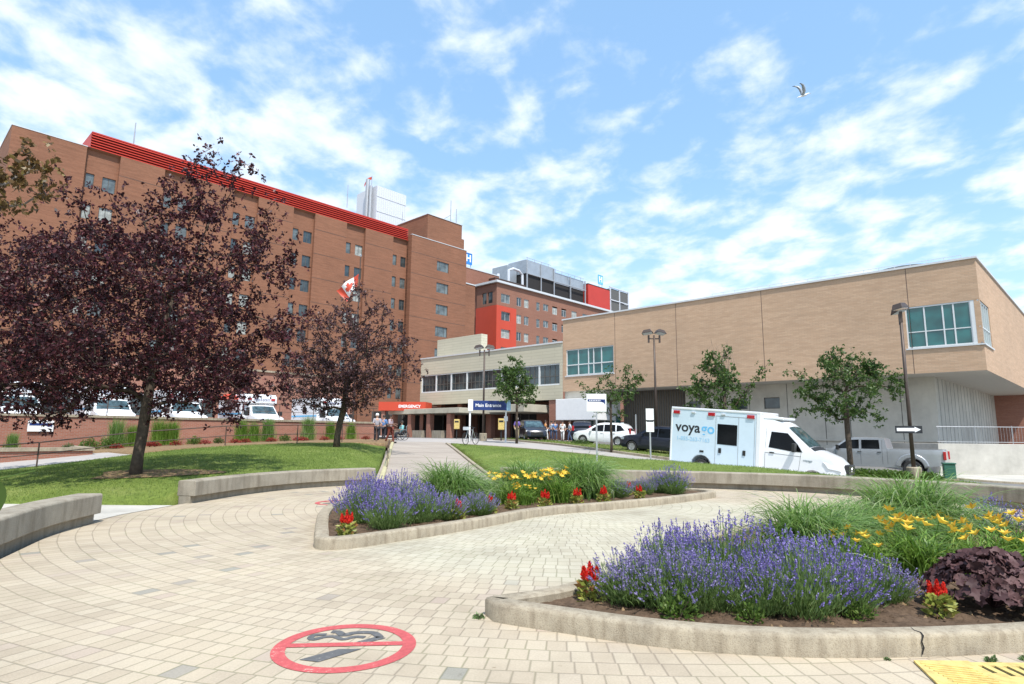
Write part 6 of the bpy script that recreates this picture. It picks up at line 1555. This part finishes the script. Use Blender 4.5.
# ------------------------------------------------------------------ people
def skin_mesh(name, verts, edges, rad, lvl=1):
    me = bpy.data.meshes.new(name); me.from_pydata(verts, edges, []); o = bpy.data.objects.new(name, me); col.objects.link(o)
    o.modifiers.new('Skin', 'SKIN'); sv = me.skin_vertices[0].data
    for i, r in enumerate(rad): sv[i].radius = (r, r) if not isinstance(r, tuple) else r; sv[i].use_root = (i == 0)
    ss = o.modifiers.new('Sub', 'SUBSURF'); ss.levels = lvl; ss.render_levels = lvl
    bpy.context.view_layer.update(); res = bpy.data.meshes.new_from_object(o.evaluated_get(bpy.context.evaluated_depsgraph_get())); bpy.data.objects.remove(o); res.polygons.foreach_set('use_smooth', [True] * len(res.polygons)); return res
def person(loc, rz, label, shirt, trousers, skin='skin', hair='hair', h=1.72, stride=.12, arms=(.1, -.15), bend=(.5, .2), sit=False, cap=None, group=None):
    t = empty('person', loc, rz, label, 'person', group); k = h / 1.75; t.scale = (k, k, k)
    V = []; E = []; Rd = []
    def v(p, r, par=None):
        V.append(p); Rd.append(r)
        if par is not None: E.append((par, len(V) - 1))
        return len(V) - 1
    zs = -.42 if sit else 0
    pel = v((0, 0, .95 + zs), (.15, .11)); sp_1 = v((0, .01, 1.13 + zs), (.135, .10), pel); ch = v((0, .0, 1.34 + zs), (.155, .105), sp_1); nk = v((0, .01, 1.49 + zs), .055, ch); hb = v((0, -.01, 1.57 + zs), .075, nk); hd = v((0, -.0, 1.66 + zs), (.085, .10), hb); tp = v((0, .01, 1.74 + zs), .055, hd)
    legs = []; armsv = []
    for sg in (-1, 1):
        st = stride * sg
        hp_ = v((sg * .09, 0, .90 + zs), .088, pel)
        if sit: kn = v((sg * .12, -.42, .52), .062, hp_); an = v((sg * .12, -.44, .12), .042, kn); to = v((sg * .12, -.6, .06), .035, an)
        else: kn = v((sg * .10, -.03 + st * .5 * -1, .50), .060, hp_); an = v((sg * .10, .03 - st, .10), .040, kn); to = v((sg * .115, -.13 - st, .045), .034, an)
        legs.append((hp_, kn, an, to))
        a = arms[0] if sg < 0 else arms[1]; bn = bend[0] if sg < 0 else bend[1]
        sh = v((sg * .18, 0, 1.41 + zs), .060, ch); el = v((sg * .235, .02 - a * .4, 1.14 + zs), .042, sh); wr = v((sg * .22, -.02 - a - bn * .3, .92 + zs + bn * .28), .029, el)
        pm = v((sg * .22, -.05 - a - bn * .36, .865 + zs + bn * .33), .030, wr)
        for q, (dx, ln) in enumerate([(-.022, .065), (-.008, .08), (.008, .075), (.022, .06)]): v((sg * .22 + dx, -.07 - a - bn * .42, .79 + zs + bn * .37 + (.08 - ln)), .0085, pm)
        v((sg * (.22 - .035), -.08 - a - bn * .36, .85 + zs + bn * .33), .009, pm); armsv.append((sh, el, wr))
    me = skin_mesh('body', V, E, Rd, 1); me.materials.append(M[skin]); body = link('body', me, t)
    # nose, eyes, ears in the head
    hz = 1.66 + zs; mb = MB(); mb.obox((0, -.105, hz - .015), (.011, 0, 0), (0, .016, 0), (0, 0, .022))
    for sg in (-1, 1): mb.obox((sg * .088, .01, hz - .01), (.012, 0, 0), (0, .018, 0), (0, 0, .03))
    mb.build('face', M[skin], body, bevel=.006); mb = MB()
    for sg in (-1, 1): mb.obox((sg * .033, -.096, hz + .01), (.012, 0, 0), (0, .005, 0), (0, 0, .006))
    mb.obox((0, -.097, hz - .055), (.022, 0, 0), (0, .004, 0), (0, 0, .004)); mb.build('eyes_and_mouth', M['hair'], body)
    def cloth(name, ids, grow, m, extra=None):
        mp = {i: j for j, i in enumerate(ids)}; ed = [(mp[a], mp[b]) for a, b in E if a in mp and b in mp]; vv = [V[i] for i in ids]
        rr = [tuple(x + grow for x in (Rd[i] if isinstance(Rd[i], tuple) else (Rd[i],) * 2)) for i in ids]
        if extra: vv, ed, rr = extra(vv, ed, rr, mp)
        me = skin_mesh(name, vv, ed, rr, 1); me.materials.append(M[m]); return link(name, me, t)
    def sleeves(vv, ed, rr, mp):
        vv = list(vv); vv[mp[nk]] = (0, .01, 1.455 + zs); rr[mp[nk]] = (.075, .07); return vv, ed, rr
    cloth('shirt', [pel, sp_1, ch, nk] + [x for a in armsv for x in a[:2]], .018, shirt, sleeves)
    cloth('trousers', [pel] + [x for l_ in legs for x in l_[:3]], .016, trousers, None)
    for l_ in legs:
        p, q = Vector(V[l_[2]]), Vector(V[l_[3]]); mb = MB(); mb.obox(((p + q) / 2 - Vector((0, .02, 0)) * 0 + Vector((0, 0, -.03))), (.048, 0, 0), (0, .13, 0), (0, 0, .042)); mb.build('shoe', M['black'], t, bevel=.025)
    mb = MB(); mb.lathe([(.098, -.05), (.107, .0), (.10, .06), (.06, .105), (.0, .118)], 12, 'z', (0, .018, hz + .015)); mb.build('cap' if cap else 'hair', M[cap or hair], t, smooth=True)
    return t
def cmat(n_, c): M[n_] = mat_plain(n_, c, .8, var=.1, scale=8); return n_
cmat('cl_grey', (.34, .33, .36)); cmat('cl_dark', (.022, .022, .03)); cmat('cl_mauve', (.42, .33, .36)); cmat('cl_maroon', (.16, .035, .02)); cmat('cl_teal', (.20, .45, .46)); cmat('cl_blue', (.10, .20, .40)); cmat('cl_purple', (.16, .11, .38)); cmat('cl_white', (.72, .72, .70)); cmat('cl_pale', (.48, .55, .62)); cmat('cl_jeans', (.06, .09, .16)); cmat('cl_orange', (.5, .22, .06)); cmat('cl_khaki', (.34, .28, .18))
PG = 'people outside the hospital'
def gp(px, Y): x = PX(px, Y); return (x, Y, G(x, Y) + (.02 if Y > 40 else .0))
def pp_(px, Y): x = PX(px, Y); return (x, Y, float(pz(Y)) + .012)
person(pp_(377.5, 37.5), R(20), 'person in a grey top and dark trousers with a white cap by the path', 'cl_grey', 'cl_dark', 'skin', 'hair', 1.74, .03, (.2, .2), (.8, .8), cap='cl_white')
person(pp_(391, 37), R(75), 'person in a mauve top and maroon trousers walking at the top of the path', 'cl_mauve', 'cl_maroon', 'skin2', 'hair', 1.70, .22, (.15, .1), (.9, .5))
person((PX(384.5, 42), 42, 1.06), R(160), 'person in a blue top behind the two walkers, seen between them', 'cl_blue', 'cl_dark', 'skin', 'hair', 1.72, .05)
person(gp(518, 51), R(150), 'person in a purple top standing by the street tree at the entrance', 'cl_purple', 'cl_khaki', 'skin', 'hair_grey', 1.85, .05)
person(gp(538, 56), R(30), 'person in a white top by the dark blue car, left of the standing group', 'cl_white', 'cl_dark')
person(gp(529, 57), R(-30), 'person in pale grey standing behind the dark blue car', 'cl_pale', 'cl_dark')
person(gp(546.5, 54), R(70), 'person in white and orange walking in front of the brick pier', 'cl_orange', 'cl_white', stride=.2)
person(gp(552, 55), R(-60), 'person in a pale blue top in the middle of the group at the brick pier', 'cl_pale', 'cl_jeans')
person(gp(556, 54), R(20), 'person in a bright blue top right of the brick pier middle', 'cl_blue', 'cl_jeans')
person(gp(563.5, 52.5), R(-20), 'person dressed all in white at the right edge of the brick pier', 'cl_white', 'cl_white', stride=.1)
person(gp(570.5, 51), R(-80), 'person in a pale blue top leaning at the white canopy posts', 'cl_pale', 'cl_jeans', stride=.2)
# wheelchair and its user
wx, wy = PX(402.5, 41.5), 41.5; wz = G(wx, wy) + .03
t = empty('wheelchair', (wx, wy, wz), R(-55), 'dark wheelchair at the top of the path', 'wheelchair')
for sg in (-1, 1):
    mb = MB(); mb.lathe([(.28, -.015), (.31, -.02), (.31, .02), (.28, .015)], 22, 'x', (sg * .3, .08, .31)); mb.build('wheel', M['rubber'], t); mb = MB()
    for k in range(8): mb.tube([(sg * .3, .08, .31), (sg * .3, .08 + .29 * math.cos(k * .785), .31 + .29 * math.sin(k * .785))], .006, 4)
    mb.build('spokes', M['galv'], t); mb = MB(); mb.lathe([(.07, -.015), (.09, -.015), (.09, .015), (.07, .015)], 12, 'x', (sg * .25, -.42, .09)); mb.build('caster', M['rubber'], t)
mb = MB(); mb.box(-.24, .24, -.25, .2, .46, .50); mb.box(-.24, .24, .2, .24, .5, .95); mb.build('seat', M['black'], t, bevel=.015)
mb = MB()
for sg in (-1, 1): mb.tube([(sg * .26, .3, .98), (sg * .26, .22, .95), (sg * .26, .22, .2), (sg * .26, -.4, .2), (sg * .24, -.5, .12)], .014, 6); mb.tube([(sg * .26, .22, .7), (sg * .26, -.2, .7), (sg * .26, -.25, .45)], .014, 6); mb.box(sg * .17 - .08, sg * .17 + .08, -.66, -.48, .05, .07)
mb.build('frame', M['galv'], t)
person((wx, wy, wz), R(-55), 'person in a teal shirt sitting in the wheelchair at the top of the path', 'cl_teal', 'cl_dark', 'skin2', 'hair', 1.7, 0, (.2, .2), (.9, .9), sit=True)

# ------------------------------------------------------------------ bicycle
t = empty('bicycle', (PX(471.5, 35.2), 35.4, 0), R(240), 'grey bicycle standing on the lawn edge below the blue sign', 'bicycle'); t.location.z = G(t.location.x, 35.4) + .07
for x in (-.5, .52):
    mb = MB(); n_ = 28; mb.lathe([(.315, -.016), (.34, -.012), (.34, .012), (.315, .016), (.315, -.016)], n_, 'y', (x, 0, .34)); w_ = mb.build('wheel', M['rubber'], t); mb = MB()
    for k in range(14): mb.tube([(x, 0, .34), (x + .32 * math.cos(k * .449), 0, .34 + .32 * math.sin(k * .449))], .0025, 3)
    mb.lathe([(.0, -.05), (.025, -.05), (.025, .05), (0, .05)], 8, 'y', (x, 0, .34)); mb.build('spokes', M['galv'], w_)
mb = MB(); bb, st_, hd_ = (-.06, 0, .3), (-.2, 0, .82), (.34, 0, .85)
for a, b in ((bb, st_), (st_, hd_), (bb, (.37, 0, .72)), (bb, (-.5, 0, .34)), (st_, (-.5, 0, .34)), (hd_, (.37, 0, .7)), ((.37, 0, .7), (.52, 0, .34))): mb.tube([a, b], .018, 7)
mb.build('frame', M['galv'], t)
mb = MB(); mb.tube([(.33, 0, .85), (.32, 0, 1.0), (.36, -.02, 1.02)], .014, 6); mb.tube([(.30, -.3, 1.04), (.38, -.2, 1.02), (.36, 0, 1.01), (.38, .2, 1.02), (.30, .3, 1.04)], .013, 6); mb.build('handlebar', M['black'], t)
mb = MB(); mb.tube([st_, (-.23, 0, .95)], .013, 6); mb.lathe([(.01, -.16), (.03, -.1), (.07, .06), (.075, .1), (.02, .13)], 10, 'x', (0, 0, 0)); mb.build('seat_post', M['black'], t) if False else None
mb = MB(); mb.tube([st_, (-.23, 0, .94)], .013, 6); mb.build('seat_post', M['galv'], t); mb = MB(); mb.prism([(-.37, -.07), (-.37, .07), (-.26, .05), (-.08, .015), (-.08, -.015), (-.26, -.05)], .94, .985); mb.build('saddle', M['black'], t, bevel=.015)
mb = MB(); mb.lathe([(.09, -.006), (.1, 0), (.09, .006)], 14, 'y', (-.06, -.05, .3)); mb.tube([(-.06, -.06, .3), (.0, -.08, .15)], .008, 5); mb.tube([(-.06, .06, .3), (-.12, .08, .45)], .008, 5); mb.build('crank', M['galv'], t)
mb = MB(); mb.box(-.42, -.2, -.12, .12, .98, 1.0) if False else mb.box(.40, .60, -.14, .14, .82, 1.0); mb.build('basket', M['white_metal'], t)

# ------------------------------------------------------------------ lamps, signs, flag, boxes
def lamp(px, Y, ztop, label, rz=0, heads=2, lean=0):
    x = PX(px, Y); zb_ = G(x, Y) + .05; h = ztop - zb_
    t = empty('street_lamp', (x, Y, zb_), rz, label, 'street lamp', 'bronze street lamps')
    mb = MB(); mb.lathe([(.29, -.4), (.29, .48), (.25, .52), (0, .52)], 16); mb.build('base', M['kerb'], t, angle=40)
    mb = MB(); mb.tube([(0, 0, .5), (0, 0, h - .35)], [.085, .06], 8); mb.build('pole', M['lamp_metal'], t, smooth=True)
    mb = MB(); mb.box(-.42, .42, -.03, .03, h - .62, h - .55); mb.build('bracket', M['lamp_metal'], t)
    for sg in ((-1, 1) if heads == 2 else (1,)):
        mb = MB(); mb.box(sg * .36 - .05, sg * .36 + .05, -.06, .06, h - .85, h - .35); mb.build('knuckle', M['lamp_metal'], t)
        q = MB(); q.add([(-.36, -.24, -.02), (.36, -.24, -.02), (.36, .24, -.02), (-.36, .24, -.02), (-.22, -.18, .22), (.22, -.18, .22), (.22, .18, .22), (-.22, .18, .22)], [(0, 1, 2, 3), (4, 5, 6, 7), (0, 1, 5, 4), (1, 2, 6, 5), (2, 3, 7, 6), (3, 0, 4, 7)])
        o = q.build('lamp_head', M['lamp_metal'], t, bevel=.02); o.location = (sg * .42, 0, h - .22); o.rotation_euler = (R(-10), R(sg * 8), R(sg * 25))
        q = MB(); q.box(-.3, .3, -.2, .2, -.034, -.022); q.build('lens', M['clear_lens'], o)
    return t
lamp(484, 47, 8.45, 'two headed street lamp rising behind the blue entrance sign', 0)
lamp(657.5, 39.6, 8.5, 'two headed street lamp in front of the tan wall, left of the white ambulance', 0)
l3 = lamp(912, 27, 7.55, 'street lamp with the one way sign, in front of the corner window', R(60))
t = empty('one_way_sign', (PX(909.5, 26.85), 26.8, 1.95), R(-30), 'black one way sign with a white arrow pointing right, fixed to the lamp pole', 'sign')
mb = MB(); mb.box(-.5, .5, -.01, .01, -.16, .16); mb.build('plate', M['text_black'], t)
mb = MB(); mb.prism_y([(-.44, -.07), (.22, -.07), (.22, -.125), (.45, 0), (.22, .125), (.22, .07), (-.44, .07)], -.016, -.011); mb.build('arrow', M['text_white'], t)
# blue entrance sign on two posts
sy = 45.; x0_, x1_ = PX(470.5, sy), PX(506.5, sy); gz_ = G((x0_ + x1_) / 2, sy)
t = empty('entrance_sign', ((x0_ + x1_) / 2, sy, gz_), 0, 'long blue Main Entrance sign on two white posts', 'sign'); hw = (x1_ - x0_) / 2
for xx in (-hw, hw): mb = MB(); mb.box(xx - .06, xx + .06, -.05, .05, -.2, 2.95); mb.build('post', M['white'], t)
mb = MB(); mb.box(-hw + .1, hw + .28, -.14, -.06, 2.28, 2.98); mb.build('board', M['blue'], t, bevel=.01)
mb = MB(); mb.box(-hw - .14, -hw + .22, -.16, -.055, 2.22, 3.06); mb.build('end_panel', M['white'], t, bevel=.01)
mb = MB(); mb.box(hw + .06, hw + .36, -.16, -.055, 2.25, 3.02); mb.build('end_panel', M['text_pale'], t, bevel=.01)
text_obj('lettering', 'Main Entrance', .33, M['text_white'], t, (.02, -.145, 2.63), (R(90), 0, 0), .004, .006)
mb = MB(); mb.box(hw - .13, hw + .15, -.08, -.05, 1.5, 1.85); mb.build('small_plate', M['white'], t)
def board_sign(x, y, zb_, zt_, w_, h_, label, two=False, band=True, rz=0):
    t = empty('sign_board', (x, y, zb_), rz, label, 'sign'); H_ = zt_ - zb_
    mb = MB(); mb.box(-.03, .03, -.02, .02, -.3, H_); mb.build('post', M['galv'], t)
    if two:
        mb = MB(); mb.box(-w_ / 2, w_ / 2, -.035, -.022, H_ - h_ * .48, H_ + .02); mb.build('plate', M['white'], t, bevel=.004); mb = MB(); mb.box(-w_ / 2, w_ / 2, -.035, -.022, H_ - h_, H_ - h_ * .54); mb.build('plate', M['white'], t, bevel=.004)
        mb = MB(); mb.box(-w_ / 2 + .03, w_ / 2 - .03, -.04, -.036, H_ - h_ * .56, H_ - h_ * .50); mb.build('band', M['text_black'], t)
    else:
        mb = MB(); mb.box(-w_ / 2, w_ / 2, -.045, -.022, H_ - h_, H_); mb.build('board', M['white'], t, bevel=.03)
        mb = MB(); mb.box(-w_ * .44, w_ * .44, -.05, -.0455, H_ - h_ * .43, H_ - h_ * .30); mb.prism_y([(w_ * .16, H_ - h_ * .43), (w_ * .26, H_ - h_ * .43), (w_ * .3, H_ - h_ * .36), (w_ * .38, H_ - h_ * .44), (w_ * .44, H_ - h_ * .43), (w_ * .44, H_ - h_ * .62), (w_ * .38, H_ - h_ * .5), (w_ * .3, H_ - h_ * .46)], -.05, -.0457); mb.build('band', M['blue'], t)
        mb = MB()
        for i in range(7): mb.box(-w_ * .36 + i * w_ * .085, -w_ * .31 + i * w_ * .085, -.0525, -.0505, H_ - h_ * .39, H_ - h_ * .34)
        mb.build('marks', M['text_white'], t)
    return t
sx_ = PX(597.5, 22.6); board_sign(sx_, 22.6, G(sx_, 22.6), 3.1, .74, .66, 'white sign board with a dark blue band on a thin post on the right lawn')
sx_ = PX(651, 26.4); board_sign(sx_, 26.4, G(sx_, 26.4) - .1, 2.72, .34, .98, 'two small white sign plates on one thin post left of the ambulance', True)
t = empty('bare_post', (PX(637, 38), 38, G(PX(637, 38), 38)), 0, 'bare thin grey post on the grass between the white and navy cars', 'post'); mb = MB(); mb.box(-.035, .035, -.02, .02, -.2, 2.25); mb.build('post', M['galv'], t); t2_ = MB(); t2_.lathe([(.0, 2.25), (.04, 2.25), (.03, 2.3), (0, 2.31)], 8); t2_.build('cap', M['galv'], t)
# white sign on the brick wall
xw, yw = wall_pt(41, .06)
t = empty('wall_sign', (xw, yw, 1.78), R(90 - 43.1), 'white sign with a blue band fixed to the brick retaining wall', 'sign')
mb = MB(); mb.box(-.52, .52, -.05, -.0, -.28, .28); mb.build('board', M['white'], t, bevel=.01); mb = MB(); mb.box(-.46, .46, -.056, -.051, .02, .14); mb.prism_y([(.2, .02), (.3, -.04), (.46, -.02), (.46, .02)], -.056, -.0512); mb.build('band', M['blue'], t)
# yellow boxes at the entrance
for k, (px, Y, lb) in enumerate([(502, 49, 'yellow box on a short post right of the blue sign post'), (457.5, 56, 'yellow box at the brick piers left of the blue sign')]):
    x = PX(px, Y)
    if k == 0:
        yb_ = empty('yellow_box', cat='box'); mb = MB(); mb.box(-.25, .25, -.2, .2, .85, 1.75); mb.build('box', M['yellow'], yb_, bevel=.04); mb = MB(); mb.box(-.05, .05, -.05, .05, -.1, .85); mb.build('post', M['black'], yb_); mb = MB(); mb.box(-.18, .18, -.21, -.201, 1.45, 1.6); mb.build('slot', M['black'], yb_)
    place(yb_, k > 0, (x, Y, G(x, Y)), 0, lb, 1, 'yellow boxes at the entrance')
# green utility box
t = empty('utility_box', (PX(947, 28), 28, G(PX(947, 28), 28) + .08), R(-25), 'small dark green box on the grass right of the one way lamp', 'utility box')
mb = MB(); mb.box(-.22, .22, -.2, .2, .08, .72); mb.build('body', M['green_box'], t, bevel=.02); mb = MB(); mb.box(-.25, .25, -.23, .23, .72, .78); mb.build('lid', M['green_box'], t, bevel=.015); mb = MB(); mb.box(-.3, .3, -.28, .28, -.15, .08); mb.build('base', M['kerb'], t)
# national flag
fx, fy = PX(353, 45), 45.
t = empty('flagpole', (fx, fy, 1.1), 0, 'tall dark flagpole behind the second dark tree', 'flagpole'); mb = MB(); mb.tube([(0, 0, 0), (0, 0, 13.8)], [.06, .035], 8); mb.build('pole', M['lamp_metal'], t); mb = MB(); mb.lathe([(0, 13.8), (.07, 13.86), (.09, 13.93), (.05, 14.0), (0, 14.02)], 10); mb.build('finial', M['rim'], t)
leaf_ = [(0, .42), (.07, .26), (.16, .31), (.13, .08), (.27, .20), (.30, .12), (.42, .14), (.36, 0), (.42, -.04), (.2, -.2), (.22, -.27), (.02, -.24), (.02, -.42)]; leaf_ = leaf_ + [(-a, b) for a, b in reversed(leaf_[1:])]
t = empty('canada_flag', (fx - .08, fy, 0), 0, 'red and white maple leaf flag drooping from the pole', 'flag'); NU, NV = 60, 30; v = []
for j in range(NV + 1):
    for i in range(NU + 1):
        u, w_ = i / NU, j / NV; v.append((-u * 1.7 + w_ * (-.07 * (1 - u) + .85 * u) + .04 * math.sin(u * 9), .16 * math.sin(u * 8 + w_ * 1.5) * u ** .5, 13.6 - u * 1.3 - w_ * .88 + .05 * math.sin(u * 6)))
f = []; mi = []
for j in range(NV):
    for i in range(NU):
        f.append((j * (NU + 1) + i, j * (NU + 1) + i + 1, (j + 1) * (NU + 1) + i + 1, (j + 1) * (NU + 1) + i)); u, w_ = (i + .5) / NU, (j + .5) / NV
        red = u < .25 or u > .75 or bool(in_poly(np.array([(u - .5) * 2.0]), np.array([.5 - w_]), leaf_)[0]); mi.append(1 if red else 0)
cl = link('cloth', arr_mesh('cloth', v, f, [M['cl_white'], M['red2']], True, mi), t)

# ------------------------------------------------------------------ gull
t = empty('gull', (15.43, 30, 19.6), R(-8), 'white gull with grey wings gliding in the blue sky', 'bird'); S_ = 1.0; t.scale = (S_,) * 3; t.rotation_euler = (R(22), R(-12), R(-4))
V_ = [(-.34, 0, -.03), (-.2, 0, -.015), (0, 0, 0), (.15, 0, .02), (.24, 0, .05), (.31, 0, .06), (.37, 0, .045)]; me = skin_mesh('body', V_, [(i, i + 1) for i in range(6)], [(.05, .012), (.045, .03), (.07, .065), (.06, .055), (.04, .038), (.034, .034), (.008, .01)], 2); me.materials.append(M['white']); body = link('body', me, t)
def wing(sg):
    sec = [(0, .05, .02), (.16, .22 * 1, .12), (.30, .40, .20)]
    P = [((.06, .04 * sg, .03), (-.10, .04 * sg, .02)), ((.10, .14 * sg, .22), (-.08, .14 * sg, .20)), ((.06, .20 * sg, .40), (-.12, .20 * sg, .37)), ((-.04, .28 * sg, .55), (-.17, .28 * sg, .50)), ((-.20, .36 * sg, .62), (-.26, .36 * sg, .58)), ((-.34, .42 * sg, .63), (-.35, .42 * sg, .625))]
    mb = MB(); v = []
    for i, (a, b) in enumerate(P):
        a, b = Vector(a), Vector(b); th = .014 * (1 - i / 6) + .002; mid = (a * .65 + b * .35); v += [a, mid + Vector((0, th * -sg, th)), b, mid - Vector((0, th * -sg, th))]
    for i in range(5):
        for q in range(4): mb.f.append((i * 4 + q, i * 4 + (q + 1) % 4, (i + 1) * 4 + (q + 1) % 4, (i + 1) * 4 + q)); mb.m.append(1 if i >= 4 else 0)
    mb.v = [tuple(x) for x in v]; mb.build('wing', [M['eq'], M['text_black']], t, smooth=True)
wing(1); wing(-1)
mb = MB(); mb.tube([(.36, 0, .045), (.42, 0, .03)], [.012, .003], 6); mb.build('beak', M['yellow'], body)
for o in list(bpy.data.objects):    # drop sources that were never placed
    pass
bpy.context.view_layer.update()
